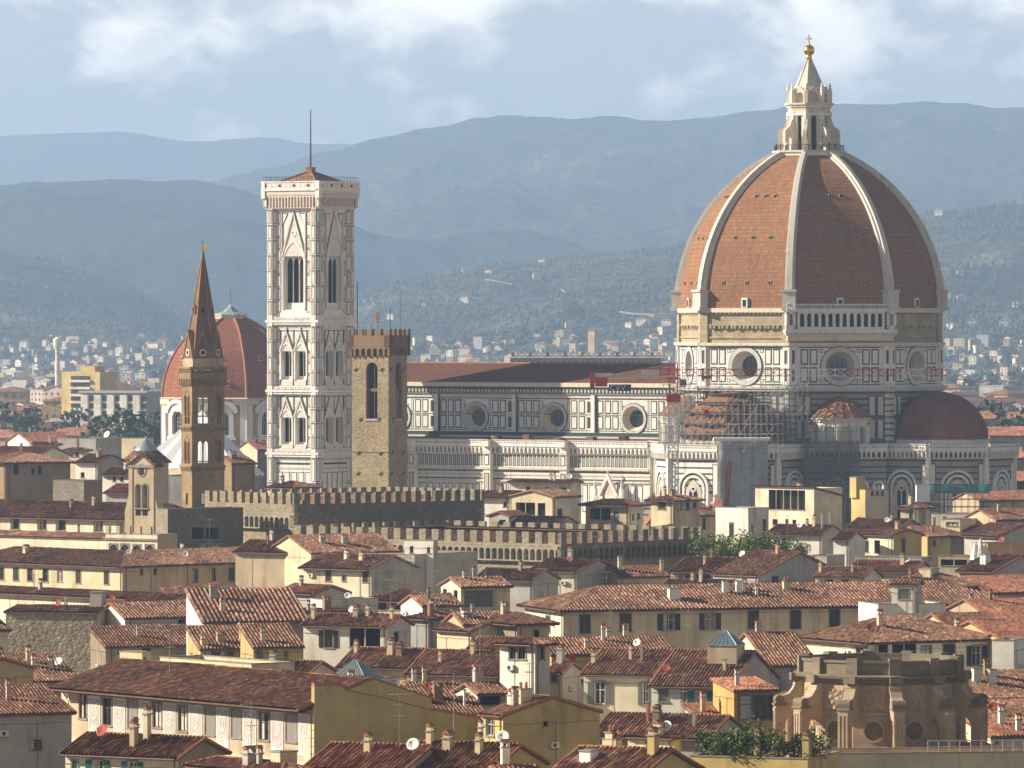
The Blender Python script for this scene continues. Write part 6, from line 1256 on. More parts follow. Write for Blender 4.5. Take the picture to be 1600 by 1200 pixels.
# --- the crenellated stone palace, two ranges
def battle(key, label, C, Y, a, xl, xr, wl_m, z_arc, mw, pit):
    c = at(C[0], C[1], Y); h = c.z; a_ = R(a); dR = Vector((math.cos(a_), math.sin(a_), 0)); dL = Vector((-math.sin(a_), math.cos(a_), 0))
    k = (xl - 800) / F; wl = (c.x - k * c.y) / (math.sin(a_) + k * math.cos(a_)); k = (xr - 800) / F; wr = (k * c.y - c.x) / (math.cos(a_) - k * math.sin(a_))
    T = Thing('battlemented_range', label, 'castle', (c.x, c.y, 0)); c0 = Vector((c.x, c.y, 0)); b = MB(); m = MB()
    ML = frame(c0 + dL * wl, -dL); MR = frame(c0, dR); MB_ = frame(c0 + dR * wr, dL); MF = frame(c0 + dR * wr + dL * wl, -dR)
    mh = 1.75
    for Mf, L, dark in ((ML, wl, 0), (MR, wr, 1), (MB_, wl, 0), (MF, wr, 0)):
        b.M = Mf; o = .75; am = 'shaded_stone' if dark else 'grey_stone'; st = 'shaded_stone' if dark else 'wall_stone'  # right face: shade put into the stone colour
        b.wbox(0, L, 0, z_arc - 1.4, -.8, 0, 'wall_stone'); b.wbox(-.01, L + .01, z_arc - 1.4, z_arc + 1.2, -.8, -.02, 'wall_stone')
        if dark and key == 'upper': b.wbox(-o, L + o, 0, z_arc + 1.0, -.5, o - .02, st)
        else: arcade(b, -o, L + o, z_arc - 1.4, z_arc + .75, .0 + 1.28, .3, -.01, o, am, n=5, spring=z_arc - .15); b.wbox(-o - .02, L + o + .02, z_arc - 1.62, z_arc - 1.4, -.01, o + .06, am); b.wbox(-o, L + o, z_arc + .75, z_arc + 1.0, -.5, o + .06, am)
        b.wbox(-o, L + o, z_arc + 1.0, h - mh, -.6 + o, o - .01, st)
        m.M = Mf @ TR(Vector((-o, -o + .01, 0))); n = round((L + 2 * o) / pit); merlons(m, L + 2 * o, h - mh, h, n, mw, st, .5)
    b.M = frame(c0, dR); b.box(.8, wr - .8, .8, wl - .8, z_arc, h - mh - 1.2, 'tile_old')
    b.build('walls', T); mo = m.build('battlements', T)
    r = MB(); W = lambda A, B, z: c0 + dR * A + dL * B + Vector((0, 0, z))
    kk = min(wl, wr) / 2 - 2; ze = h - mh - .7
    p = [W(1.8, 1.8, ze), W(wr - 1.8, 1.8, ze), W(wr - 1.8, wl - 1.8, ze), W(1.8, wl - 1.8, ze)]
    kk = min(kk, 6)
    q = [W(1.8 + kk, 1.8 + kk, ze + kk * .3), W(wr - 1.8 - kk, 1.8 + kk, ze + kk * .3), W(wr - 1.8 - kk, wl - 1.8 - kk, ze + kk * .3), W(1.8 + kk, wl - 1.8 - kk, ze + kk * .3)]
    for i in range(4): j = (i + 1) % 4; roofplane(r, [p[i], p[j], q[j], q[i]], 'tile', pitch=.38)
    r.build('roof', T)
    return T
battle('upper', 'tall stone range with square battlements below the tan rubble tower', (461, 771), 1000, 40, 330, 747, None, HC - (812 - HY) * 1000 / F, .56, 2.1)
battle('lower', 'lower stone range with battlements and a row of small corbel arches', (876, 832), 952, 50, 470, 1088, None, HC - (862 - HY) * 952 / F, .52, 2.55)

house('lowrange', 'long low cream range under the sunlit wing of small windows', (238, 936), 17.4, 45, xl=-40, wr=5, wall='w_cream_light', wall2='w_tan', roof='L', sl=.2, tile='tile_old', ov=.8)
house('threedish', 'brown roof carrying three white dishes below the shaded wing', (262, 946), 16.9, 55, xl=190, wr=7, wall='w_tan', roof='L', tile='tile_old', ov=.6, win=[(272, 938, 279, 946, 'd')])
house('shadestrip', 'dark shaded roof strip under the shaded wing of dark windows', (286, 946), 16.4, 30, xr=402, wl=6, wall='w_brownwall', roof='SR', tile='tile_old')
house('lavender', 'plain lavender grey wall between the white gable and the boldly striped roof', (338, 950), 17.6, 20, xr=377, wl=5, wall='w_mauve', roof='F', parapet=.1)
house('darkred', 'dark red roof right of the long blank grey wall', (832, 906), 16.8, 62, xl=742, wr=8, wall='w_grey', roof='L', tile='tile_old')
house('smallgrey', 'small grey roof terrace behind the short striped roof', (1292, 872), 18, 60, xl=1260, wr=6, wall='w_grey', roof='F', parapet=.3)
house('greyparapet', 'long grey parapet wall below the small deep ochre house', (1440, 874), 18, 66, xl=1336, wr=5, wall='w_dirty', roof='F', parapet=.2)
house('atticstrip', 'narrow roof strip directly under the long attic glazing', (1140, 915), 16.2, 68, xl=1038, wr=4, wall='w_yellow', roof='L', tile='tile_old')
house('redlean', 'small red lean to roof below the teal shutters', (1093, 1122), 15.6, 25, xr=1142, wl=3, wall='w_pinkish', roof='SR', tile='tile_red')
house('underturret', 'shaded roof between the lattice turret and the open dark shutters', (1480, 978), 16.4, 22, xr=1560, wl=8, wall='w_cream', roof='R', tile='tile_old')
# ------------------------------------------------------------------ bell gable, sheeted roof, lead dome
def bell_gable():
    Y = 1000; k = Y / F; c = at(241, 505, Y); c.z = 0; a = 58; dR = Vector((math.cos(R(a)), math.sin(R(a)), 0)); dL = Vector((-math.sin(R(a)), math.cos(R(a)), 0)); W = 41 * k / math.sin(R(a)); D = 1.9
    def zz(y): return HC - (y - HY) * k
    T = Thing('bell_gable', 'tall grey stone bell gable with two arched openings and a tiled cap', 'bell gable', c); Mf = frame(c + dL * W, -dL); b = MB()
    for M_, front in ((Mf, 1), (Mf @ TR(Vector((W, D, 0))) @ RZ(180), 0)):
        b.M = M_
        hs = [(W * .26, W * .47, zz(795), zz(755)), (W * .53, W * .74, zz(795), zz(755)), (W * .40, W * .60, zz(743), zz(727))]
        wallface(b, W, zz(840), zz(727), hs, 'w_tan', D / 2 + .1)
        for h in hs[:2]: arcade(b, h[0], h[1], h[3] - .9, h[3] + .02, h[1] - h[0], .01, -.9, 0, 'w_tan', n=5)
        b.wpoly([(0, zz(727)), (W, zz(727)), (W / 2, zz(711))], -D / 2, 0, 'w_tan'); b.wring(circ(W / 2, zz(735), .95, 14, 1.15), circ(W / 2, zz(735), .72, 14, 1.15), 0, .1, 'pietra')
        b.wbox(0, .75, zz(838), zz(727), 0, .14, 'w_tan'); b.wbox(W - .75, W, zz(838), zz(727), 0, .14, 'w_tan'); b.wbox(-.15, W + .15, zz(731), zz(727), -.1, .3, 'pietra')
        for sg, u in ((1, W), (-1, 0)): b.wpoly([(u, zz(840)), (u + sg * .9, zz(840)), (u + sg * .85, zz(800)), (u + sg * .4, zz(785)), (u, zz(770))][::sg], -D / 2, -.02, 'w_tan')
        b.wbox(W * .2, W * .8, zz(796), zz(794), 0, .3, 'pietra')
        for u in (W * .26, W * .53): b.wbox(u, u + W * .21, zz(806), zz(797), 0, .02, 'dark'); b.wring(arch(u + W * .105, W * .27, zz(795), zz(762), 6), arch(u + W * .105, W * .21, zz(795), zz(762), 6), 0, .1, 'pietra')
    b.M = Mf; b.box(0, .02, 0, D, zz(840), zz(727), 'w_tan'); b.box(W - .02, W, 0, D, zz(840), zz(727), 'w_tan'); b.box(-.8, W + .8, .2, D - .2, 0, zz(839), 'w_tan'); b.build('wall', T)
    r = MB(); P = lambda u, y, z: Mf @ Vector((u, y, z))
    for s, u0 in ((1, -.4), (-1, W + .4)): roofplane(r, [P(u0, -.35, zz(729)), P(u0, D + .35, zz(729)), P(W / 2, D + .35, zz(709)), P(W / 2, -.35, zz(709))], 'tile', pitch=.4)
    r.build('roof', T)
    for u in (W * .365, W * .635):
        q = MB(Mf @ TR(Vector((u, D / 2, zz(775))))); q.lathe([(.05, .55), (.22, .5), (.28, .1), (.42, -.25), (.4, -.3)], 10, 'copper', smooth=True); q.tube((0, 0, .5), (0, 0, .95), .05, 5, 'dark_metal'); q.build('bell', T)
bell_gable()
def sheeted():
    Y = 1540; k = Y / F; c = at(316, 505, Y); c.z = 0; T = Thing('sheeted_roof', 'big tent shaped roof covered in white sheeting behind the spired tower', 'roof', c); b = MB(TR(c)); zt = HC - (640 - HY) * k; zb = HC - (742 - HY) * k; w = 92 * k
    N = 10; P = []; ap = Vector((0, 3, zt)); cs = [Vector((-w * 1.12, -4, zb + 3)), Vector((10, -12, zb)), Vector((w * 1.05, 6, zb)), Vector((0, 30, zb))]
    for i in range(4):
        p, q = cs[i], cs[(i + 1) % 4]
        for r_ in range(N):
            for s_ in range(N):
                def pt(x, y): v = p.lerp(q, x).lerp(ap, y); return v + Vector((0, 0, -.5 * math.sin(math.pi * x * 5) ** 2 * (1 - y) - 1.2 * math.sin(math.pi * y) * .4))
                b.quad(pt(s_ / N, r_ / N), pt((s_ + 1) / N, r_ / N), pt((s_ + 1) / N, (r_ + 1) / N), pt(s_ / N, (r_ + 1) / N), 'white_sheet')
    b.build('sheeting', T); b = MB(TR(c)); b.prism([(v.x * .97, v.y * .97) for v in cs], 0, zb - .2, 'w_greyish'); b.build('walls', T)
sheeted()
def lead_dome():
    Y = 1250; k = Y / F; c = at(228, 505, Y); c.z = 0; zz = lambda y: HC - (y - HY) * k
    T = Thing('round_church', 'low round roof of brown tiles topped by a grey lead cone', 'church', c); b = MB(TR(c)); b.prism(octp((0, 0), 4.6, 12), 0, zz(722), 'w_tan'); b.build('wall', T)
    b = MB(TR(c)); b.lathe([(5.4, zz(723)), (2.6, zz(704)), (2.4, zz(703.5))], 12, 'tile_old'); b.build('roof', T)
    b = MB(TR(c)); b.lathe([(2.5, zz(704)), (2.2, zz(700)), (1.2, zz(692)), (.3, zz(686)), (.05, zz(682))], 16, 'zinc', smooth=True); b.build('cone', T)
lead_dome()

# ------------------------------------------------------------------ the round stone drum in the right foreground
def rotunda():
    Y = 545; c = at(1376, 505, Y); c.z = 0; T = Thing('stone_drum', 'round brown stone drum ringed by scrolled buttresses with arched passages', 'building', c); S = 'sandstone'; ph = R(-90 + 6.5)
    b = MB(TR(c)); b.lathe([(6.95, 16.5), (6.95, 23.0)], 12, S, ph=ph); 
    hw = 6.95 * math.sin(R(15)); inr = 6.95 * math.cos(R(15)); L = 2 * hw
    for k in range(12):
        b.M = face(TR(c), (0, 0), -90 + 6.5 + 15 + 30 * k, inr, hw)
        b.wbox(.75, L - .75, 20.6, 22.7, 0, .1, S)
        for i in range(9):
            u = 1.0 + i * (L - 2) / 8; b.ball((u, -.12, 21.2 + .5 * math.sin(i * 1.9 + k)), .22, 6, S); b.ball((u + .1, -.12, 22.0 + .35 * math.cos(i * 2.7 + k)), .18, 6, S); b.tube((u, -.14, 20.9), (u + .15, -.14, 22.3), .09, 5, S)
        b.wring(circ(L / 2, 18.8, 1.05, 22), circ(L / 2, 18.8, .8, 22), 0, .2, S); b.wpoly(circ(L / 2, 18.8, .8, 22), -.1, .02, 'drum_dark'); b.wring(circ(L / 2, 18.8, .5, 12), circ(L / 2, 18.8, .36, 12), 0, .08, 'drum_dark')
        b.wbox(.6, L - .6, 17.05, 17.5, 0, .15, S); b.wbox(.3, L - .3, 20.2, 20.4, 0, .18, S)
    b.build('wall', T)
    b = MB(TR(c)); b.lathe([(6.9, 22.7), (7.05, 22.9), (7.15, 23.0), (7.2, 23.15), (7.75, 23.3), (7.85, 23.5), (7.4, 23.62), (7.05, 23.65), (7.05, 24.55), (7.2, 24.65), (7.2, 24.85), (6.6, 24.85), (6.6, 23.3), (0.01, 23.4)], 12, 'drum_dark', ph=ph)
    for k in range(12): b.M = TR(c) @ RZ(-90 + 6.5 + 30 * k); b.box(6.5, 7.3, -.5, .5, 23.6, 25.05, 'drum_dark'); b.box(7.0, 7.98, -.55, .55, 22.9, 23.55, 'drum_dark')
    b.build('parapet', T)
    for k in range(12):
        b = MB(TR(c) @ RZ(-90 + 6.5 + 30 * k) @ TR(Vector((0, .5, 0)))); n = 8
        arc = [(7.75 + .75 * math.cos(math.pi * i / n), 19.0 + .85 * math.sin(math.pi * i / n)) for i in range(n)]
        pr = [(9.35, 17.0), (9.35, 20.75), (9.25, 21.3), (8.95, 21.55), (8.55, 21.6), (8.15, 21.75), (7.8, 22.2), (7.5, 22.8), (6.8, 23.0), (6.8, 19.0)] + arc[::-1] + [(8.5, 17.0)]
        b.wpoly(pr, 0, 1.0, S, True); b.M = TR(c) @ RZ(-90 + 6.5 + 30 * k)
        b.box(8.35, 9.5, -.62, .62, 20.7, 20.92, 'drum_dark'); b.box(8.4, 9.45, -.58, .58, 16.95, 17.3, S); b.tube((9.0, -.6, 21.2), (9.0, .6, 21.2), .42, 10, 'drum_dark'); b.tube((7.35, -.56, 22.5), (7.35, .56, 22.5), .34, 10, S)
        b.box(9.33, 9.42, -.42, -.28, 17.5, 20.2, S); b.box(9.33, 9.42, .28, .42, 17.5, 20.2, S); b.box(9.33, 9.42, -.07, .07, 17.5, 20.2, S); b.box(9.33, 9.44, -.45, .45, 20.2, 20.5, S)
        b.build('buttress', T)
    b = MB(TR(c)); b.lathe([(10.6, 0), (10.6, 16.7), (11.0, 16.75), (11.0, 16.95), (10.4, 17.0)], 24, S); b.lathe([(10.4, 17.0), (6.5, 17.02)], 24, 'terracotta'); b.build('terrace', T)
rotunda()

# ------------------------------------------------------------------ crane, scaffolding
def lattice(mb, p, q, w, m, seg, ms=None, r=1.):
    """square truss from p to q"""
    p, q = Vector(p), Vector(q); d = (q - p).normalized(); u = Vector((0, 0, 1)) if abs(d.z) < .9 else Vector((1, 0, 0)); a = d.cross(u).normalized() * w / 2; u = a.cross(d).normalized() * w / 2
    n = max(1, round((q - p).length / seg))
    for i in range(n):
        x, y = p.lerp(q, i / n), p.lerp(q, (i + 1) / n); m_ = ms(i / n) if ms else m
        cs = [a + u, a - u, -a - u, -a + u]
        for j in range(4):
            mb.tube(x + cs[j], y + cs[j], .11 * r, 4, m_, cap=False); k = (j + 1) % 4
            mb.tube(x + cs[j], y + cs[k],   .075 * r, 4, m_, cap=False); mb.tube(x + cs[j], x + cs[k], .075 * r, 4, m_, cap=False)
def crane():
    Y = 1247; k = Y / F; c = at(1052, 505, Y); c.z = 0; zz = lambda y: HC - (y - HY) * k; X = lambda x: (x - 800) * k
    T = Thing('tower_crane', 'red and white tower crane with a long lattice jib across the drum', 'crane', c); zj = zz(588)
    b = MB(); lattice(b, (c.x, Y, 0), (c.x, Y, zz(626)), 1.9, 'crane_white', 2.0, r=1.5); b.build('mast', T)
    b = MB(); b.box(c.x - 1.4, c.x + 1.4, Y - 1.4, Y + 1.4, zz(628), zz(616), 'crane_red'); lattice(b, (c.x, Y, zz(616)), (c.x, Y, zz(566)), 1.6, 'crane_red', 1.7); b.box(c.x - 1.5, c.x + 1.5, Y - 1.5, Y + 1.5, zz(592), zz(590), 'crane_red'); b.build('slewing_head', T)
    b = MB(); L0, L1 = c.x + 1, X(1480)
    lattice(b, (L0, Y, zj + .75), (L1, Y, zj + .75), 1.35, 'crane_red', 2.2, lambda t: 'crane_white' if .40 < t < .61 or .81 < t < .91 else 'crane_red'); jb = b.build('jib', T)
    b = MB(); xh = X(1104); b.box(xh - 1, xh + 1, Y - .7, Y + .7, zj - .5, zj, 'crane_red'); b.tube((xh - .3, Y, zj - .4), (xh - .3, Y, zz(642)), .04, 4, 'dark_metal'); b.tube((xh + .3, Y, zj - .4), (xh + .3, Y, zz(642)), .04, 4, 'dark_metal'); b.ball((xh, Y, zz(644)), .55, 8, 'crane_red'); b.tube((xh, Y, zz(647)), (xh, Y, zz(653)), .12, 5, 'dark_metal'); b.build('hook_block', T, jb)
    b = MB(); xa = X(924); b.tube((c.x, Y - .8, zj + .1), (xa, Y - .8, zj - .6), .16, 4, 'metal'); b.tube((c.x, Y + .8, zj + .1), (xa, Y + .8, zj - .6), .16, 4, 'metal'); lattice(b, (c.x - 1, Y, zj + .9), (X(1005), Y, zj + .9), 1.2, 'crane_red', 1.6)
    b.tube((c.x, Y, zz(568)), (X(945), Y, zj), .09, 4, 'metal'); b.box(X(1003), X(1030), Y - 1, Y + 1, zj + .2, zj + 1.3, 'metal'); cj = b.build('counter_jib', T)
    b = MB(); b.box(X(922), X(929), Y - 1.3, Y + 1.3, zz(605), zz(582), 'crane_red'); b.box(X(930), X(949), Y - 1.1, Y + 1.1, zz(604), zz(590), 'crane_red'); b.box(X(930), X(958), Y - 1.2, Y + 1.2, zz(588), zz(583), 'metal'); b.build('counterweight', T, cj)
    b = MB(); b.box(X(951), X(986), Y - 1.35, Y - 1.2, zz(611), zz(600.5), 'sign_blue'); s = b.build('sign', T)
    cu = bpy.data.curves.new('lettering', 'FONT'); cu.body = 'CEV'; cu.size = 1.62; cu.extrude = .03; cu.space_character = 1.12; cu.materials.append(MAT['crane_white']); to = bpy.data.objects.new('tmp', cu); col.objects.link(to); me = bpy.data.meshes.new_from_object(to.evaluated_get(bpy.context.evaluated_depsgraph_get())); bpy.data.objects.remove(to); o = bpy.data.objects.new('lettering', me); col.objects.link(o); o.parent = s; o.location = Vector((X(953), Y - 1.40, zz(610))) - T.loc; o.rotation_euler = (R(90), 0, 0)
    b = MB(); b.box(c.x + 1.2, c.x + 2.6, Y - 1.2, Y + .3, zz(605), zz(592), 'crane_white'); b.box(c.x + 1.35, c.x + 2.62, Y - 1.22, Y + .1, zz(602), zz(594), 'glass'); b.build('cab', T)
crane()
def scaffold():
    o = MC @ Vector((0, -30, 0)); o.z = 0; T = Thing('scaffolding', 'dense grey pipe scaffolding over the half dome of the south apse', 'scaffolding', o); b = MB(MC)
    xs = [-13 + 1.45 * i for i in range(20)]; ys = [-44.0 + 1.9 * i for i in range(11)]; zs_ = [29.6, 31.6, 33.6, 35.6, 37.6, 39.6, 41.4]
    def ztop(x, y): return 41.6 if y > -38 else 37.5 if y > -42 else 33
    rg = random.Random(5)
    for i, x in enumerate(xs):
        for j, y in enumerate(ys):
            d = math.hypot(x, y + 30); 
            if d < 9.9 and not (j % 3 == 0 and i % 2 == 0): continue
            z0 = 29.3 if d > 9.9 else 30 + 10 * math.sqrt(max(0, 1 - (d / 10.6) ** 2)); zt = ztop(x, y) + rg.uniform(-1.2, 1.4)
            if d > 16: continue
            b.tube((x, y, z0), (x, y, zt), .065, 4, 'pipe', cap=False)
            for z in zs_:
                if z < z0 or z > zt: continue
                if i < len(xs) - 1 and rg.random() < .8: b.tube((x - .3, y, z), (x + 1.6, y, z + rg.uniform(-.05, .05)), .07, 4, 'pipe', cap=False)
                if j < len(ys) - 1 and rg.random() < .6: b.tube((x, y - .3, z), (x, y + 2.1, z), .07, 4, 'pipe', cap=False)
                if rg.random() < .16: b.tube((x, y, z), (x + 1.9, y, z + 2), .04, 4, 'pipe', cap=False)
    b.build('pipes', T)
    for z in (31.0, 33.3, 35.5, 37.6, 39.3):
        b = MB(MC); r0 = 10.5 * math.sqrt(1 - ((z - 30) / 10.2) ** 2) if z > 30 else 10.5
        n = 20; P = []
        for i in range(n + 1):
            a = R(-200 + 220 * i / n); P.append((a,))
        for i in range(n):
            a, c = P[i][0], P[i + 1][0]; q = [(r0 - .6, a), (r0 + 1.1, a), (r0 + 1.1, c), (r0 - .6, c)]
            pts = [(r * math.cos(t), -30 + r * math.sin(t), z) for r, t in q] + [(r * math.cos(t), -30 + r * math.sin(t), z + .09) for r, t in q]
            b.add(pts, [(4, 5, 6, 7), (0, 3, 2, 1), (0, 1, 5, 4), (1, 2, 6, 5), (2, 3, 7, 6), (3, 0, 4, 7)], 'wood')
            b.add([(r0 + 1.1) * math.cos(a) and ((r0 + 1.1) * math.cos(a), -30 + (r0 + 1.1) * math.sin(a), z + .1), ((r0 + 1.1) * math.cos(c), -30 + (r0 + 1.1) * math.sin(c), z + .1), ((r0 + 1.1) * math.cos(c), -30 + (r0 + 1.1) * math.sin(c), z + .42), ((r0 + 1.1) * math.cos(a), -30 + (r0 + 1.1) * math.sin(a), z + .42)], [(0, 1, 2, 3)], 'dark_metal')
        b.build('walkway', T)
    Mf = face(MC, (0, -30), -45, 16.2, 7.2); b = MB(Mf); N, K = 24, 40
    def sp(i, j): 
        u = 10.2 * i / N; v = 30.2 * j / K; return (u, -.35 * abs(math.sin(u * math.pi / 1.8)) - .4 * noise.noise((u * .3, v * .25, 1)) - .1, v)
    for i in range(N):
        for j in range(K): b.quad(sp(i, j), sp(i + 1, j), sp(i + 1, j + 1), sp(i, j + 1), 'sheet_grey')
    for i in range(6): b.tube((i * 2.04, -.55, 0), (i * 2.4, -.55, 30.3), .06, 4, 'pipe')
    for j in range(1, 8): b.tube((0, -.55, j * 4.1), (10.2, -.55, j * 4.1), .05, 4, 'pipe')
    b.build('sheeting', T)
    b = MB(Mf); b.tube((-1.2, -.8, 30.6), (10.6, -.8, 30.6), .38, 8, 'white_sheet'); b.build('drain_pipe', T)
    for x0 in (1.2,):
        d = MB(MC); f0 = MC.inverted()
        d.tube((7.0, -45.4, 12), (8.3, -45.0, 26.2), .5, 8, 'terracotta'); d.build('rubble_chute', T)
scaffold()
def scaffold2():
    o = MC @ Vector((24, -24, 0)); o.z = 0; T = Thing('netted_scaffolding', 'dark netted scaffolding standing against the shaded sacristy wall', 'scaffolding', o); Mf = face(MC, (0, 0), -45, 33.4, 9.5); b = MB(Mf); rg = random.Random(9)
    for i in range(8):
        for y in (-.2, 1.0):
            b.tube((i * 1.6, y, 0), (i * 1.6, y, 31 + 3.5 * (i > 3)), .06, 4, 'pipe', cap=False)
    for j in range(1, 17):
        for y in (-.2, 1.0): b.tube((0, y, j * 2), (11.2, y, j * 2), .05, 4, 'pipe', cap=False)
        if j % 2: b.tube((1.6 * (j % 6), -.2, j * 2), (1.6 * (j % 6) + 1.6, -.2, j * 2 + 2), .045, 4, 'pipe', cap=False)
    b.build('pipes', T); b = MB(Mf); N, K = 12, 28
    def sp(i, j): u = -.3 + 11.8 * i / N; v = 30 * j / K; return (u, -.5 - .3 * noise.noise((u * .4, v * .3, 4)), v)
    for i in range(N):
        for j in range(K): b.quad(sp(i, j), sp(i + 1, j), sp(i + 1, j + 1), sp(i, j + 1), 'net_dark')
    b.build('netting', T)
scaffold2()
def green_net():
    Y = 1185; k = Y / F; c = at(1500, 505, Y); c.z = 0; zz = lambda y: HC - (y - HY) * k; T = Thing('green_netting', 'green netted work scaffolding in front of the domed apse', 'scaffolding', c); b = MB(TR(c)); x0, x1 = -50 * k, 46 * k; n = 9
    for i in range(n + 1):
        x = x0 + (x1 - x0) * i / n
        for y in (0, 3): b.tube((x, y, 0), (x, y, zz(757)), .06, 4, 'pipe', cap=False)
    for y_ in (757, 768, 780, 792):
        for y in (0, 3): b.tube((x0, y, zz(y_)), (x1, y, zz(y_)), .06, 4, 'pipe', cap=False)
        b.box(x0, x1, .1, 2.9, zz(y_ + .8), zz(y_), 'wood')
    b.build('pipes', T); b = MB(TR(c)); N = 30
    def sp(i, j): x = x0 + (x1 - x0) * i / N; z = zz(771) + (zz(756) - zz(771)) * j / 5; return (x, -.3 - .35 * noise.noise((x * .5, z * .5, 2)), z)
    for i in range(N):
        for j in range(5): b.quad(sp(i, j), sp(i + 1, j), sp(i + 1, j + 1), sp(i, j + 1), 'net_green')
    b.build('netting', T)
    c = at(1442, 505, 1170); c.z = 0; k = 1170 / F; zz = lambda y: HC - (y - HY) * k; b = MB(TR(c)); w = 10.5 * k
    T2 = Thing('site_cabin', 'white box shaped site cabin left of the green netting', 'cabin', c); b.box(-w, w, -1.2, 1.6, zz(784), zz(758), 'white_sheet'); b.box(-w - .1, w + .1, -1.3, 1.7, zz(758), zz(757), 'metal'); b.build('cabin_box', T2); b = MB(TR(c))
    for x in (-w + .15, w - .15): b.box(x - .12, x + .12, -1.1, 1.5, 0, zz(784) - .01, 'dark_metal')
    b.build('legs', T2)
green_net()

# ------------------------------------------------------------------ roof clutter: aerials, dishes, lanterns, plants
def LAB(prefix, key):
    s = prefix + ' ' + HS[key].T.o['label']; w_ = s.split(); return ' '.join(w_[:16]) if len(w_) <= 16 else None
def aerial(kind, loc):
    T = Thing('television_aerial', 'x', 'aerial', loc, 'television aerials on the roofs'); r = .032; rg = random.Random(kind * 7 + 1); H_ = (3.2, 4.4, 2.4, 5.6)[kind]
    b = MB(TR(Vector(loc))); b.tube((0, 0, -.5), (0, 0, H_), r, 5, 'pipe', cap=False); b.build('mast', T)
    for n_, (z, an, ln) in enumerate((((H_ - .15, 20, 1.5), (H_ - .9, 75, 1.1)), ((H_ - .2, 10, 1.9), (H_ - 1.0, 100, 1.2), (H_ - 1.8, 40, .9)), ((H_ - .1, 60, 1.3),), ((H_ - .2, 15, 1.4), (H_ - 1.2, 160, 1.7)))[kind]):
        m = TR(Vector(loc)) @ TR(Vector((0, 0, z))) @ RZ(an); b = MB(m); b.tube((-ln * .4, 0, 0), (ln * .6, 0, 0), .02, 4, 'pipe', cap=False)
        k = 6 if n_ % 2 == 0 else 4
        for i in range(k): x = -ln * .4 + ln * i / (k - 1); h = .38 - .03 * i; b.tube((x, -h, 0), (x, h, 0), .016, 4, 'pipe', cap=False)
        b.build('antenna', T)
    return T.o
def dish(m, loc):
    T = Thing('satellite_dish', 'x', 'dish', loc, 'satellite dishes on the roofs'); M0 = TR(Vector(loc)); b = MB(M0); b.tube((0, 0, -.5), (0, 0, .75), .035, 5, 'pipe'); b.build('post', T)
    M1 = M0 @ TR(Vector((0, 0, .85))) @ RZ(-18) @ Matrix.Rotation(R(62), 4, 'X'); b = MB(M1); b.lathe([(.01, 0), (.2, .015), (.36, .06), (.48, .11), (.5, .12), (.49, .135), (.35, .08), (.01, .02)], 20, m, (0, 0, -.06), smooth=True); b.build('reflector', T)
    b = MB(M1); b.tube((0, -.45, .05), (0, -.1, .55), .018, 4, 'dark_metal'); b.box(-.05, .05, -.14, -.04, .5, .62, 'dark_metal'); b.build('feed_arm', T)
    return T.o
protoA = [None] * 4; protoD = {}
def put_aerial(key, kind, fa, fb, rz=0.):
    p = HS[key].top(fa, fb); l = LAB('thin television aerial on the', key) or LAB('aerial on the', key) or LAB('aerial:', key)
    if protoA[kind] is None: protoA[kind] = aerial(kind, p); o = protoA[kind]; o['label'] = l
    else: o = clone(protoA[kind], p, R(rz), 1., l)
def put_dish(key, m, fa, fb, sc=1., rz=0., what=None):
    p = HS[key].top(fa, fb); c_ = {'dish_white': 'white', 'dish_red': 'red', 'dish_grey': 'grey'}[m]; l = LAB('%s satellite dish on the' % c_, key) or LAB('%s dish on the' % c_, key) or LAB('%s dish:' % c_, key)
    if m not in protoD: protoD[m] = dish(m, p); o = protoD[m]; o['label'] = l; o.scale = (sc, sc, sc)
    else: o = clone(protoD[m], p, R(rz), sc, l)
for i, (k, fa, fb, kd) in enumerate([('lowstripe', .12, .35, 0), ('lowstripe', .5, .2, 1), ('zebra', .4, .15, 0), ('dishroof', .2, .4, 2), ('palace', .3, .7, 1), ('palace', .25, .45, 3), ('front3', .4, .62, 3), ('front2', .4, .25, 1), ('rubbleblock', .4, .8, 1), ('corner', .5, .25, 1), ('cornerwing', .35, .3, 3), ('whiteparapet', .8, .5, 1), ('midgrey', .4, .4, 3), ('hipdark', .5, .5, 3), ('longstripe', .3, .35, 1), ('awning', .5, .1, 1), ('greyshutters', .4, .85, 3), ('greendoor', .5, .85, 1), ('behindlow', .55, .3, 3), ('behindlow', .85, .5, 1), ('longyellow', .12, .3, 0), ('longyellow', .45, .4, 2), ('shaderoof', .4, .35, 1), ('threedish', .4, .6, 3), ('darkred', .4, .3, 0), ('underturret', .4, .3, 1), ('bigstripe', .3, .2, 1), ('gothamright', .2, .4, 3), ('whitehouse', .45, .8, 3), ('bigwindow', .7, .5, 2), ('twodoor', .8, .3, 1), ('lowbrown', .3, .5, 3), ('lowbrown', .9, .5, 1), ('glazedattic', .4, .2, 3), ('flues', .5, .3, 3), ('greycasement', .5, .25, 3), ('redstrip', .4, .5, 1), ('bighip', .3, .4, 2), ('longbrown', .45, .3, 1), ('farright1', .5, .4, 3), ('recess', .5, .2, 1), ('brownstone', .5, .5, 1), ('whiteback', .5, .3, 1), ('columns', .7, .5, 1), ('hiptower', .5, .5, 2), ('gable', .45, .8, 0), ('rightpots', .1, .4, 1), ('greyleft', .8, .4, 3), ('oliveback1', .5, .3, 2), ('rightred1', .2, .4, 1), ('hipfront', .5, .5, 1), ('stripedmini', .5, .3, 1), ('whitedormer', .5, .3, 1)]):
    if any(False for _ in ()): pass
    seen = HS[k].__dict__.setdefault('aer', 0)
    HS[k].aer += 1
    if seen: continue
    put_aerial(k, kd, fa, fb, (i * 47) % 120 - 60)
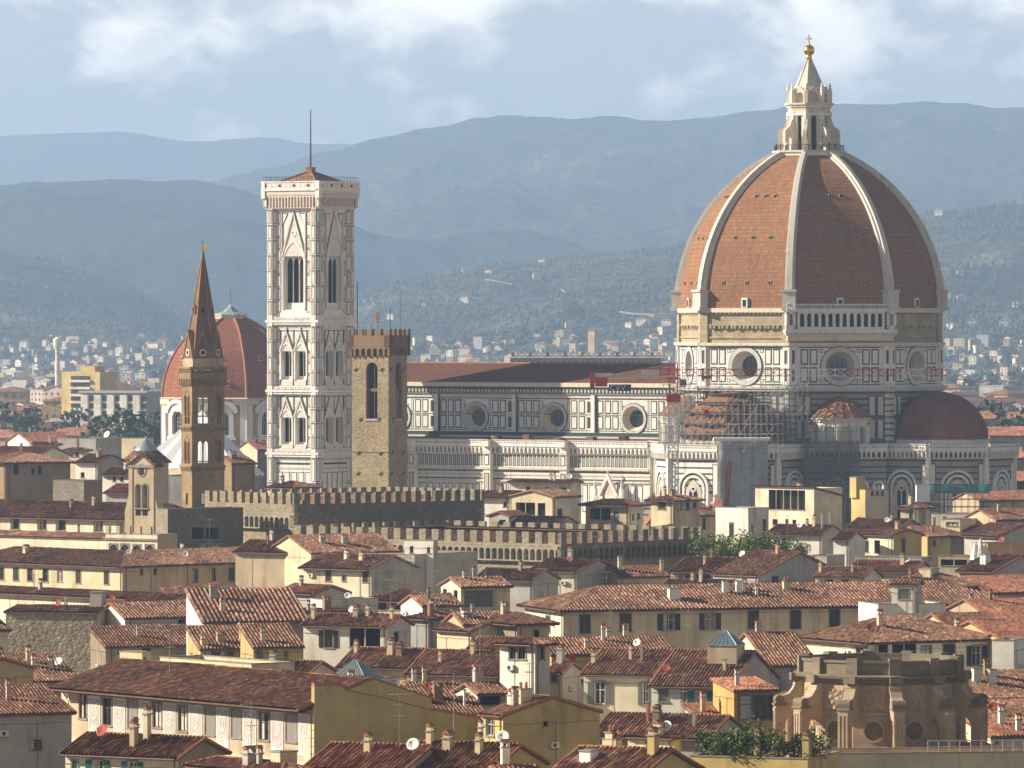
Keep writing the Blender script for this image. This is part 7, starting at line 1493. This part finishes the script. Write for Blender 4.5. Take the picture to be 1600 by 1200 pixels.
for i, (k, fa, fb, m, sc) in enumerate([('front2', .3, .05, 'dish_white', 1.25), ('front3', .42, .12, 'dish_white', 1.3), ('dishroof', .85, .2, 'dish_white', 1.2), ('whitegable', .02, .5, 'dish_red', 1.), ('palace', .85, .55, 'dish_red', 1.2), ('greenshut', .3, .8, 'dish_red', 1.3), ('oliveback3', .3, .2, 'dish_red', 1.), ('behindlow', .72, .1, 'dish_white', 1.2), ('besideTower', .6, .1, 'dish_red', 1.1), ('greendoor', .15, .9, 'dish_red', 1.), ('awning', .45, .55, 'dish_white', 1.1), ('corner', .4, .1, 'dish_grey', 1.2), ('twodoor', .3, .4, 'dish_red', 1.1), ('glazedattic', .45, .05, 'dish_white', 1.3), ('longbrown', .2, .3, 'dish_white', 1.2), ('redstrip', .3, .2, 'dish_white', 1.4), ('gothamright', .12, .2, 'dish_red', 1.1), ('farright1', .9, .1, 'dish_red', 1.2), ('peach', .3, .3, 'dish_red', 1.3), ('whiteparapet', .5, .2, 'dish_white', 1.1), ('creambox', .9, .3, 'dish_white', 1.2), ('flatgrey', .5, .1, 'dish_white', 2.2), ('longpent', .5, .1, 'dish_white', 1.2), ('chimhouse', .3, .2, 'dish_red', 1.2), ('cornerwing', .1, .15, 'dish_white', 1.2), ('flues', .25, .5, 'dish_white', 1.2), ('rubbleblock', .3, .5, 'dish_red', 1.1), ('rightlow', .3, .2, 'dish_red', 1.2)]):
    put_dish(k, m, fa, fb, sc * .8, (i * 31) % 50 - 25)
def lantern_glass(key, fa, fb, w, hb, ht, label, m, base):
    H = HS[key]; p = H.top(fa, fb, -.4); A = H.W(1, 0, 0) - H.W(0, 0, 0); T = Thing('roof_lantern', label, 'skylight', p); M_ = frame(p, A); b = MB(M_); b.box(-w, w, -w, w, 0, hb, base); b.box(-w - .12, w + .12, -w - .12, w + .12, hb, hb + .08, 'zinc'); b.build('base', T)
    b = MB(M_); q = w * .12; cs = [(-w, -w), (w, -w), (w, w), (-w, w)]
    for i in range(4):
        (x0, y0), (x1, y1) = cs[i], cs[(i + 1) % 4]; b.quad((x0, y0, hb + .08), (x1, y1, hb + .08), (x1 * .12, y1 * .12, hb + ht), (x0 * .12, y0 * .12, hb + ht), m)
        for t_ in range(6): f = t_ / 6; b.tube((x0 + (x1 - x0) * f, y0 + (y1 - y0) * f, hb + .1), ((x0 + (x1 - x0) * f) * .12, (y0 + (y1 - y0) * f) * .12, hb + ht), .045, 4, 'zinc', cap=False)
    b.box(-q, q, -q, q, hb + ht - .05, hb + ht + .08, 'zinc'); b.build('glazing', T)
lantern_glass('greendoor', .38, .28, 1.55, 1.9, 1.45, 'square glass lantern on a rendered base over the striped roof', 'glass_sky', 'w_tan')
lantern_glass('glassbase', .5, .32, 2.2, .5, 1.9, 'greenish glass pyramid lantern behind the painted palace roof', 'glass_green', 'w_grey')
def shrubs():
    H = HS['gardenhouse']; pro = []
    for i in range(3):
        T = Thing('shrub', 'leafy green shrub in the roof garden beside the white slit tower', 'shrub', (0, 0, 0), 'shrubs of the upper roof garden'); b = MB(); leaves(b, (0, 0, 1.25), 1.35, 650, .12, 'leaf_light', 'leaf'); b.build('foliage', T); b = MB(); b.tube((0, 0, -.1), (.1, 0, 1.1), .07, 5, 'bark'); b.lathe([(.3, 0), (.38, .5)], 8, 'terracotta'); b.build('stem', T); pro.append(T.o)
    rg = random.Random(3); n = 17
    for i in range(n):
        p = H.W(rg.uniform(.8, 2.5) + (i % 2) * 2.5, H.wl * (i + .6) / n, H.h); rz, s = rg.uniform(0, 6), rg.uniform(1.1, 1.7)
        if i < 3: pro[i].location = p; pro[i].rotation_euler = (0, 0, rz); pro[i].scale = (s, s, s)
        else: clone(pro[i % 3], p, rz, s)
shrubs()
house('gardenfront', 'low yellow roof terrace full of plants in front of the orange house', (1262, 1196), 18.4, 70, xl=1078, wr=9, wall='w_yellow', roof='F', parapet=.5, Y=None, chim=[(.1, .45, .7, 2.2, 'w_yellow'), (.15, .05, .8, 2., 'w_yellow')])
def shrubs2():
    H = HS['gardenfront']; rg = random.Random(11); pro = []
    for i in range(3):
        T = Thing('bush', 'bright green bush on the plant filled terrace before the stone drum', 'bush', (0, 0, 0), 'bushes of the lower roof terrace'); b = MB(); leaves(b, (0, 0, 1.3), 1.2, 800, .10, 'leaf_light' if i < 2 else 'leaf', 'leaf'); b.build('foliage', T); b = MB(); b.tube((0, 0, -.1), (.1, 0, 1.2), .07, 5, 'bark'); b.lathe([(.3, 0), (.4, .55)], 8, 'terracotta'); b.build('stem', T); pro.append(T.o)
    n = 12
    for i in range(n):
        p = H.W(rg.uniform(.8, 5), H.wl * (i + .5) / n, H.h); s = rg.uniform(.75, 1.3)
        if i < 3: pro[i].location = p; pro[i].scale = (s, s, s)
        else: clone(pro[i % 3], p, rg.uniform(0, 6), s)
    p = H.W(2, H.wl * .72, H.h); T = Thing('palm', 'small dark palm with drooping fronds on the plant filled terrace', 'palm', p); b = MB(TR(p)); b.tube((0, 0, -.1), (.1, .1, 1.7), .13, 6, 'bark'); b.build('trunk', T); b = MB(TR(p))
    for k in range(16):
        a = R(k * 23); l = random.uniform(1.1, 1.6); pv = Vector((.1, .1, 1.7))
        for s_ in range(6):
            t_ = (s_ + 1) / 6; q = Vector((.1 + math.cos(a) * l * t_, .1 + math.sin(a) * l * t_, 1.7 + .9 * math.sin(t_ * 2.4) * (.3 + .7 * (k % 3) / 2) - t_ * t_ * .6)); dd = (q - pv).normalized(); sd_ = Vector((-math.sin(a), math.cos(a), 0)) * .28
            b.quad(pv, pv + dd * .1 + sd_ - Vector((0, 0, .12)), q + sd_ * .5 - Vector((0, 0, .12)), q, 'leaf_dark'); b.quad(pv, q, q - sd_ * .5 - Vector((0, 0, .12)), pv + dd * .1 - sd_ - Vector((0, 0, .12)), 'leaf_dark'); pv = q
    b.build('fronds', T)
shrubs2()
def parasols():
    H = HS['awninghouse']; pr = None
    for i, (px, sc) in enumerate(((1524, 1.), (1532, 1.15), (1540, .9))):
        p = at(px, 872, 960); p.z = 17.2
        if pr is None:
            T = Thing('closed_parasol', 'closed white parasol standing beside the peach house', 'parasol', p, 'closed white parasols'); b = MB(TR(p)); b.lathe([(.9, .4), (.7, 1.2), (.42, 2.2), (.15, 3.0), (.02, 3.3)], 10, 'cloth_white'); b.build('canopy', T); b = MB(TR(p)); b.tube((0, 0, -17.2), (0, 0, 3.2), .05, 5, 'wood'); b.build('pole', T); pr = T.o
        else: clone(pr, p, i, sc)
parasols()
def railing():
    H = HS['yellowterrace']; p = H.W(8, .4, H.h + .5); T = Thing('railing', 'thin white metal railing on the long cream terrace', 'railing', p); b = MB(H.MR)
    for i in range(14): b.tube((9 + i * .9, .15, H.h + .5), (9 + i * .9, .15, H.h + 1.5), .03, 4, 'crane_white')
    for z in (1.0, 1.5): b.tube((9, .15, H.h + z), (20.7, .15, H.h + z), .04, 4, 'crane_white')
    b.build('rails', T)
railing()
def visitors():
    """small figures along the rail at the foot of the lantern"""
    J = [(0, 0, .98), (0, 0, 1.2), (0, 0, 1.42), (0, .01, 1.53), (0, .02, 1.66), (-.19, 0, 1.40), (-.24, .02, 1.12), (-.2, .14, .92), (.19, 0, 1.40), (.24, .02, 1.12), (.2, .16, .95), (-.1, 0, .9), (-.11, .02, .5), (-.11, -.02, .08), (-.11, .12, .04), (.1, 0, .9), (.11, .02, .5), (.11, -.02, .08), (.11, .12, .04)]
    E = [(0, 1), (1, 2), (2, 3), (3, 4), (2, 5), (5, 6), (6, 7), (2, 8), (8, 9), (9, 10), (0, 11), (11, 12), (12, 13), (13, 14), (0, 15), (15, 16), (16, 17), (17, 18)]
    rd = [.14, .13, .15, .06, .11, .07, .05, .04, .07, .05, .04, .09, .065, .05, .04, .09, .065, .05, .04]
    cl = ['cloth_dark', 'cloth_red', 'cloth_white']; base = []
    for m in cl:
        me = bpy.data.meshes.new('person'); me.from_pydata(J, E, []); o = bpy.data.objects.new('tmp', me); col.objects.link(o); md = o.modifiers.new('s', 'SKIN')
        for i, v in enumerate(me.skin_vertices[0].data): v.radius = (rd[i], rd[i]); v.use_root = i == 0
        ms = o.modifiers.new('u', 'SUBSURF'); ms.levels = 1
        dg = bpy.context.evaluated_depsgraph_get(); nm = bpy.data.meshes.new_from_object(o.evaluated_get(dg)); bpy.data.objects.remove(o)
        for k in (m, 'skin', 'cloth_dark'): nm.materials.append(MAT[k])
        for p in nm.polygons: z = p.center.z; p.material_index = 1 if z > 1.5 else 2 if z < .92 else 0
        base.append(nm)
    rg = random.Random(2)
    for i, a in enumerate((-172, -160, -148, -141, -118, -102, -77, -60, -38, -22, -8)):
        o = bpy.data.objects.new('person', base[i % 3]); col.objects.link(o); v = MC @ Vector((6.9 * math.cos(R(a)), 6.9 * math.sin(R(a)), 89.9)); o.location = v; o.rotation_euler = (0, 0, R(a - 33.5 - 90) + rg.uniform(-.5, .5))
        o['label'] = 'visitor in %s standing at the railing below the dome lantern' % ('dark clothes', 'a red top', 'a pale top')[i % 3]; o['category'] = 'person'; o['group'] = 'visitors on the dome'
visitors()

# ------------------------------------------------------------------ the far town on the plain and the first slopes
def ground_z(px, Y):
    t = (Y - 5400) / 3000
    z = 0.
    if 0 < t < 1: z = max(z, H_near.z(px, t))
    t = (Y - 6300) / 2300
    if 0 < t < 1: z = max(z, H_low.z(px, t))
    return z
def far_proto(name, label, cat, grp, w, d, h, wall, roofm, kind, wrow=0, wcol=0, m2='glass'):
    b = MB(); b.box(-w / 2, w / 2, -d / 2, d / 2, -8, h, wall)
    if kind == 'gable':
        z = h + w * .16; o = .7
        roofplane(b, [(-w / 2 - o, d / 2 + o, h - .2), (-w / 2 - o, -d / 2 - o, h - .2), (0, -d / 2 - o, z), (0, d / 2 + o, z)], roofm, corr=False); roofplane(b, [(w / 2 + o, -d / 2 - o, h - .2), (w / 2 + o, d / 2 + o, h - .2), (0, d / 2 + o, z), (0, -d / 2 - o, z)], roofm, corr=False)
        for y in (-d / 2, d / 2): b.poly([(-w / 2, y, h), (w / 2, y, h), (0, y, z - .2)], wall)
    elif kind == 'hip':
        z = h + min(w, d) * .17; o = .8; c = [(-w / 2 - o, -d / 2 - o, h - .1), (w / 2 + o, -d / 2 - o, h - .1), (w / 2 + o, d / 2 + o, h - .1), (-w / 2 - o, d / 2 + o, h - .1)]; k = min(w, d) / 2
        P, Q = ((-w / 2 + k, 0, z), (w / 2 - k, 0, z)) if w > d else ((0, -d / 2 + k, z), (0, d / 2 - k, z))
        if w > d: pl = [[c[0], c[1], Q, P], [c[1], c[2], Q], [c[2], c[3], P, Q], [c[3], c[0], P]]
        else: pl = [[c[0], c[1], P], [c[1], c[2], Q, P], [c[2], c[3], Q], [c[3], c[0], P, Q]]
        for x in pl: roofplane(b, x, roofm, corr=False)
    else:
        b.box(-w / 2 - .3, w / 2 + .3, -d / 2 - .3, d / 2 + .3, h, h + .6, roofm); b.box(-w * .1, w * .15, -d * .2, d * .2, h + .6, h + 3, wall)
    for r in range(wrow):
        for c in range(wcol):
            x = -w / 2 + (c + .5) * w / wcol; z = h - 2.6 - r * 3.2
            for s in (-1, 1): b.box(x - .55, x + .55, s * d / 2 - .05, s * d / 2 + .05, z, z + 1.5, m2)
        n2 = max(1, int(wcol * d / w))
        for c in range(n2):
            y = -d / 2 + (c + .5) * d / n2; z = h - 2.6 - r * 3.2
            for s in (-1, 1): b.box(s * w / 2 - .05, s * w / 2 + .05, y - .55, y + .55, z, z + 1.5, m2)
    return solo(b, name, label, cat, (0, 0, 0), grp)
def far_town():
    rg = random.Random(21)
    FP = [far_proto('far_house', 'small white house with a red tiled roof in the far town', 'house', 'small white houses of the far town', 11, 13, 8, 'w_white', 'tile_far', 'gable', 2, 3),
          far_proto('far_house', 'small cream house with a hipped tile roof in the far town', 'house', 'small cream houses of the far town', 15, 11, 9, 'w_cream', 'tile_far', 'hip', 2, 4),
          far_proto('far_house', 'long tan house with a tiled roof in the far town', 'house', 'long tan houses of the far town', 13, 30, 10, 'w_tan', 'tile_far', 'gable', 3, 4),
          far_proto('apartment_block', 'cream flat roofed apartment block in the far town', 'apartment block', 'cream apartment blocks of the far town', 15, 13, 13, 'w_cream', 'concrete', 'flat', 4, 5),
          far_proto('apartment_block', 'long tan apartment block with a tiled roof in the far town', 'apartment block', 'tan apartment blocks of the far town', 30, 13, 12, 'w_tan', 'tile_far', 'hip', 3, 10),
          far_proto('far_house', 'orange plastered house with a red roof in the far town', 'house', 'orange houses of the far town', 14, 12, 12, 'w_orange', 'tile_red', 'hip', 3, 4),
          far_proto('shed', 'low pale industrial shed in the far town', 'shed', 'industrial sheds of the far town', 60, 30, 7, 'w_white', 'concrete', 'flat', 0, 0)]
    used = set(); bands = []
    def add(px, Y, k, sc=1., ang=None):
        if HY + (HC - ground_z(px, Y)) * F / Y < 533: Y = min(Y, 5600)
        if Y > 4000: sc *= .65
        p = Vector(((px - 800) / F * Y, Y, ground_z(px, Y)))
        a = R(rg.choice((31, 31, 31 + 90, 15, 50)) + rg.uniform(-6, 6)) * -1 if ang is None else ang
        if k in used: clone(FP[k], p, a, sc)
        else: FP[k].location = p; FP[k].rotation_euler = (0, 0, a); FP[k].scale = (sc, sc, sc); used.add(k)
    tall = [0, 0, 1, 1, 2, 5, 3]
    for i in range(80):
        Y = 1750 + 2200 * rg.random() ** 1.2; px = rg.uniform(-25, 262); add(px, Y, rg.choice([0, 1, 2, 2, 5, 1, 4, 2]) if Y < 3000 else rg.choice([0, 0, 1, 3, 2, 5]), rg.uniform(.9, 1.3))
    for i in range(62):
        Y = rg.uniform(4000, 8600); add(rg.uniform(-25, 300), Y, rg.choice([0, 0, 0, 1, 1, 3, 2, 6]), rg.uniform(.8, 1.2))
    for i in range(95):
        Y = 3000 + 3300 * rg.random() ** .6; add(rg.uniform(560, 1052), Y, rg.choice([0, 0, 0, 1, 1, 2, 0, 3, 4]), rg.uniform(.75, 1.15))
    for i in range(62):
        Y = 1900 + 2500 * rg.random() ** 1.3; add(rg.uniform(1470, 1625), Y, rg.choice([0, 1, 2, 2, 5, 0, 1]), rg.uniform(.9, 1.3))
    # trees between them
    TP = []
    for i, (lb, m, m2) in enumerate((('dark round tree standing between the far houses', 'leaf', 'leaf_dark'), ('tall dark tree rising above the far roofs', 'leaf_dark', 'leaf'), ('olive green tree standing between the far houses', 'leaf', 'leaf_light'))):
        T = Thing('tree', lb, 'tree', (0, 0, 0), ('round trees of the far town', 'tall trees of the far town', 'olive trees of the far town')[i]); b = MB(); sq = (1, 1, 1.0) if i != 1 else (.7, .7, 1.7)
        leaves(b, (0, 0, 6.5 if i != 1 else 9), 5.6, 620, .62, m, m2, sq); b.build('crown', T); b = MB(); b.tube((0, 0, -4), (.3, 0, 6), .4, 6, 'bark', .2)
        for a in range(5): b.tube((.2, 0, 3.5 + a * .4), (3 * math.cos(a * 1.3), 3 * math.sin(a * 1.3), 7 + a * .4), .16, 5, 'bark', .06)
        b.build('trunk', T); TP.append(T.o)
    us = set()
    def tree(px, Y, k, sc):
        p = Vector(((px - 800) / F * Y, Y, ground_z(px, Y)))
        if k in us: clone(TP[k], p, rg.uniform(0, 6), sc)
        else: TP[k].location = p; TP[k].scale = (sc, sc, sc); us.add(k)
    for px, Y, s in ((98, 1900, 1.3), (112, 1880, 1.2), (124, 1930, 1.25), (140, 1860, 1.), (168, 2000, 1.4), (180, 1980, 1.5), (192, 2050, 1.7), (206, 2030, 1.8), (218, 2060, 1.8), (230, 2040, 1.5), (175, 1900, 1.2), (202, 1900, 1.3), (225, 1880, 1.2), (30, 2300, 1.7), (42, 2280, 1.5), (16, 2350, 1.4), (105, 2350, 1.5), (8, 2250, 1.3), (72, 2150, 1.2), (60, 2100, 1.1)): tree(px, Y, rg.choice([0, 0, 2]), s * 1.1)
    for px, Y, s in ((1562, 2050, 1.6), (1574, 2060, 2.0), (1588, 2080, 2.1), (1600, 2040, 1.8), (1550, 2120, 1.3), (1515, 2400, 1.2), (1500, 2300, 1.1)): tree(px, Y, 0, s)
    for i in range(110):
        r_ = rg.random()
        if r_ < .3: px, Y = rg.uniform(-20, 300), rg.uniform(2400, 7500)
        elif r_ < .7: px, Y = rg.uniform(560, 1052), rg.uniform(3200, 7000)
        else: px, Y = rg.uniform(1470, 1620), rg.uniform(2200, 6800)
        tree(px, Y, rg.choice([0, 0, 1, 2]), rg.uniform(.8, 1.4))
    # villas on the slope
    V = far_proto('villa', 'pale villa among the trees of the near hill', 'villa', 'villas on the near hill', 16, 13, 9, 'w_cream_light', 'tile_far', 'hip', 2, 4); first = True
    for px, py, s in ((697, 434, 1.3), (731, 430, 1.5), (765, 429, 1.), (839, 436, 1.2), (849, 413, 1.2), (728, 474, 1.3), (740, 473, 1.), (1004, 508, 1.3), (1020, 506, 1.4), (1032, 503, 1.6), (1044, 510, 1.3), (985, 512, 1.), (1036, 520, 1.1), (890, 512, 1.), (1478, 468, 1.4), (1502, 470, 1.1), (1476, 430, 1.3), (1500, 432, .9), (1570, 510, 1.2), (1488, 515, 1.2), (1520, 508, 1.), (1468, 336, 1.3), (1590, 480, 1.), (665, 480, .8), (612, 498, 1.)):
        p = H_near.find(px, py); s *= .55
        if first: V.location = p; V.scale = (s, s, s); first = False
        else: clone(V, p, R(rg.uniform(-60, 20)), s)
    # individual landmarks of the plain
    def put(px, Y): v = at(px, HY, Y); v.z = 0; return v
    c = put(178, 2500); k = 2500 / F; zz = lambda y: HC - (y - HY) * k; T = Thing('finned_block', 'wide apartment block with tall white fins between recessed balconies', 'apartment block', c); RF = RZ(-22); b = MB(TR(c) @ RF); w = 57 * k; b.box(-w, w, 0, 14, 0, zz(612), 'w_greyish'); b.box(-w - .5, w + .5, -1.5, 14.5, zz(614), zz(611), 'concrete'); b.build('body', T); b = MB(TR(c) @ RF)
    for i in range(5): x = -w + 3.5 + i * 5.6 * 1.0; x = (123.5 + i * 22.5 - 178) * k + 1.5; b.box(x - 1.5, x + 1.5, -1.6, -.01, 0, zz(617), 'w_white')
    b.build('fins', T)
    for i in range(5):
        b = MB(TR(c) @ RF); x = (134 + i * 22.5 - 178) * k
        for r in range(8): b.box(x - .3, x + 2.7, -.9, -.02, zz(618) - 3 * r - 3.2, zz(618) - 3 * r - 2.2, 'w_pinkish'); b.box(x, x + 2.4, -.06, -.015, zz(618) - 3 * r - 2.2, zz(618) - 3 * r - .4, 'glass')
        b.build('balcony_stack', T)
    c = put(126, 2750); k = 2750 / F; zz = lambda y: HC - (y - HY) * 2750 / F; T = Thing('yellow_block', 'yellow apartment block with long balconies behind the finned block', 'apartment block', c); b = MB(TR(c) @ RZ(-32)); w = 37 * k; b.box(-w, w, 0, 13, 0, zz(588) * 1.0 + 2, 'w_yellow'); b.box(-w * .1, w * .6, 2, 9, zz(588) + 2, zz(588) + 4.5, 'w_yellow'); b.build('body', T); b = MB(TR(c) @ RZ(-32))
    for r in range(6): b.box(-w * .55, w * .55, -1.2, -.02, zz(590) - 3.1 * r - 2, zz(590) - 3.1 * r - 1, 'w_cream_light'); b.box(-w * .5, w * .5, -.05, -.01, zz(590) - 3.1 * r - 1, zz(590) - 3.1 * r + .7, 'glass')
    b.build('balconies', T)
    c = put(90, 3900); k = 3900 / F; zz = lambda y: HC - (y - HY) * k; T = Thing('water_tower', 'white mushroom shaped water tower on the plain', 'water tower', c); b = MB(TR(c)); b.lathe([(1.7, 0), (1.4, zz(548)), (2.7, zz(541)), (2.8, zz(530)), (2.4, zz(529)), (.1, zz(526.5))], 18, 'w_white', smooth=False); b.build('tank', T); b = MB(TR(c)); b.lathe([(1.75, zz(552)), (1.95, zz(551.5)), (1.95, zz(551)), (1.5, zz(550.5))], 18, 'concrete'); b.build('collar', T)
    for nm, px, Y, wpx, y0, lab in (('a', 182, 8000, 46, 562, 'long grey industrial hall in front of the far hills'), ('b', 205, 6800, 62, 572, 'long white industrial hall below the long grey one')):
        c = put(px, Y); k = Y / F; z1 = HC - (y0 - HY) * k; T = Thing('industrial_hall', lab, 'hall', c); b = MB(TR(c)); w = wpx * k; b.box(-w, w, 0, 30, 0, z1 - 1.2, 'w_grey' if nm == 'a' else 'w_white'); b.build('walls', T); b = MB(TR(c)); b.add([(-w - .5, -.5, z1 - 1.2), (w + .5, -.5, z1 - 1.2), (w + .5, 30.5, z1 + 1.2), (-w - .5, 30.5, z1 + 1.2), (-w - .5, -.5, z1 - .8), (w + .5, -.5, z1 - .8), (w + .5, 30.5, z1 + 1.6), (-w - .5, 30.5, z1 + 1.6)], [(4, 5, 6, 7), (0, 1, 5, 4), (0, 3, 2, 1), (1, 2, 6, 5), (3, 0, 4, 7)], 'white_sheet'); b.build('roof', T)
    c = put(915, 2700); k = 2700 / F; zz = lambda y: HC - (y - HY) * k; T = Thing('long_block', 'very long brown housing block just above the nave roof', 'housing block', c); b = MB(TR(c)); w = 118 * k; b.box(-w, w, 0, 14, 0, zz(559), 'w_brownwall'); b.build('walls', T); b = MB(TR(c)); roofplane(b, [(-w - 1, -1, zz(559)), (w + 1, -1, zz(559)), (w + 1, 7, zz(553)), (-w - 1, 7, zz(553))], 'concrete', corr=False); roofplane(b, [(w + 1, 15, zz(559)), (-w - 1, 15, zz(559)), (-w - 1, 7, zz(553)), (w + 1, 7, zz(553))], 'concrete', corr=False)
    for i in range(26): x = -w + (i + .5) * 2 * w / 26; b.box(x - .7, x + .7, 1, 4, zz(559), zz(555) + 1.2, 'w_white' if i % 3 else 'tile_far')
    b.build('roof', T)
    for i in range(24):
        x = -w + (i + .5) * 2 * w / 24; b = MB(TR(c)); b.box(x - .8, x + .8, -.06, -.01, zz(568), zz(564), 'glass'); b.box(x - 1, x + 1, -.2, -.01, zz(568) - .2, zz(568), 'concrete'); b.build('window', T)
    c = put(926, 4200); k = 4200 / F; zz = lambda y: HC - (y - HY) * k; T = Thing('concrete_tower', 'pale square concrete tower with a darker side above the long brown block', 'tower', c); b = MB(TR(c) @ RZ(-25)); b.box(-2.4, 2.4, -2.4, 2.4, 0, zz(518), 'w_cream'); b.build('shaft', T); b = MB(TR(c) @ RZ(-25)); b.box(-2.6, 2.6, -2.6, 2.6, zz(518), zz(516.5), 'concrete'); b.build('cap', T)
far_town()
def far_mass():
    """the countless small houses beyond, one mass"""
    rg = random.Random(33); b = MB()
    def one(px, Y, w, d, h, wall, rf, flat):
        z = ground_z(px, Y); c = Vector(((px - 800) / F * Y, Y, z)); b.M = TR(c) @ RZ(rg.choice((-31, 59, -20, -45, 10)) + rg.uniform(-8, 8))
        b.box(-w / 2, w / 2, -d / 2, d / 2, -10, h, wall)
        if flat: b.box(-w / 2 - .2, w / 2 + .2, -d / 2 - .2, d / 2 + .2, h, h + .5, rf)
        else:
            t = h + w * .17; P = [(-w / 2 - .5, -d / 2 - .5, h - .1), (w / 2 + .5, -d / 2 - .5, h - .1), (w / 2 + .5, d / 2 + .5, h - .1), (-w / 2 - .5, d / 2 + .5, h - .1), (0, -d / 2 - .5, t), (0, d / 2 + .5, t)]
            b.add(P, [(0, 4, 5, 3), (1, 2, 5, 4)], rf); b.add([(-w / 2, -d / 2, h), (w / 2, -d / 2, h), (0, -d / 2, t - .1), (-w / 2, d / 2, h), (w / 2, d / 2, h), (0, d / 2, t - .1)], [(0, 1, 2), (3, 5, 4)], wall)
        n = int(w / 3.2)
        for i in range(n):
            for s in (-1, 1):
                for r in range(int(h / 3.3)): x = -w / 2 + (i + .5) * w / n; b.add([(x - .5, s * (d / 2 + .04), h - 2.4 - 3.2 * r), (x + .5, s * (d / 2 + .04), h - 2.4 - 3.2 * r), (x + .5, s * (d / 2 + .04), h - 1 - 3.2 * r), (x - .5, s * (d / 2 + .04), h - 1 - 3.2 * r)], [(0, 1, 2, 3)], 'glass')
    W = ['w_white', 'w_cream_light', 'w_cream', 'w_white', 'w_tan', 'w_pinkish', 'w_grey', 'w_yellow']
    for (x0, x1, y0, y1, n, pw) in ((-30, 310, 1650, 3600, 190, 1.0), (-30, 330, 3600, 9500, 1150, .8), (540, 1060, 4300, 7800, 1300, .9), (1465, 1640, 1750, 3600, 170, 1.), (1465, 1660, 3600, 7000, 420, 1.)):
        for _ in range(n):
            Y = y0 + (y1 - y0) * rg.random() ** pw; px = rg.uniform(x0, x1)
            if HY + (HC - ground_z(px, Y)) * F / Y < (532 if px < 400 else 534): continue
            k = rg.random(); big = k > .86; q = 1. if Y < 3600 else .62
            one(px, Y, q * (rg.uniform(12, 20) if big else rg.uniform(7, 12)), q * (rg.uniform(10, 26) if big else rg.uniform(8, 15)), q * (rg.uniform(11, 19) if big else rg.uniform(6, 10)), rg.choice(W), rg.choice(('tile_far', 'tile_far', 'tile_red', 'tile_old')) if not (big and k > .93) else 'concrete', big and k > .93)
    b.M = Matrix(); o = b.build('far_houses'); o['kind'] = 'stuff'
far_mass()
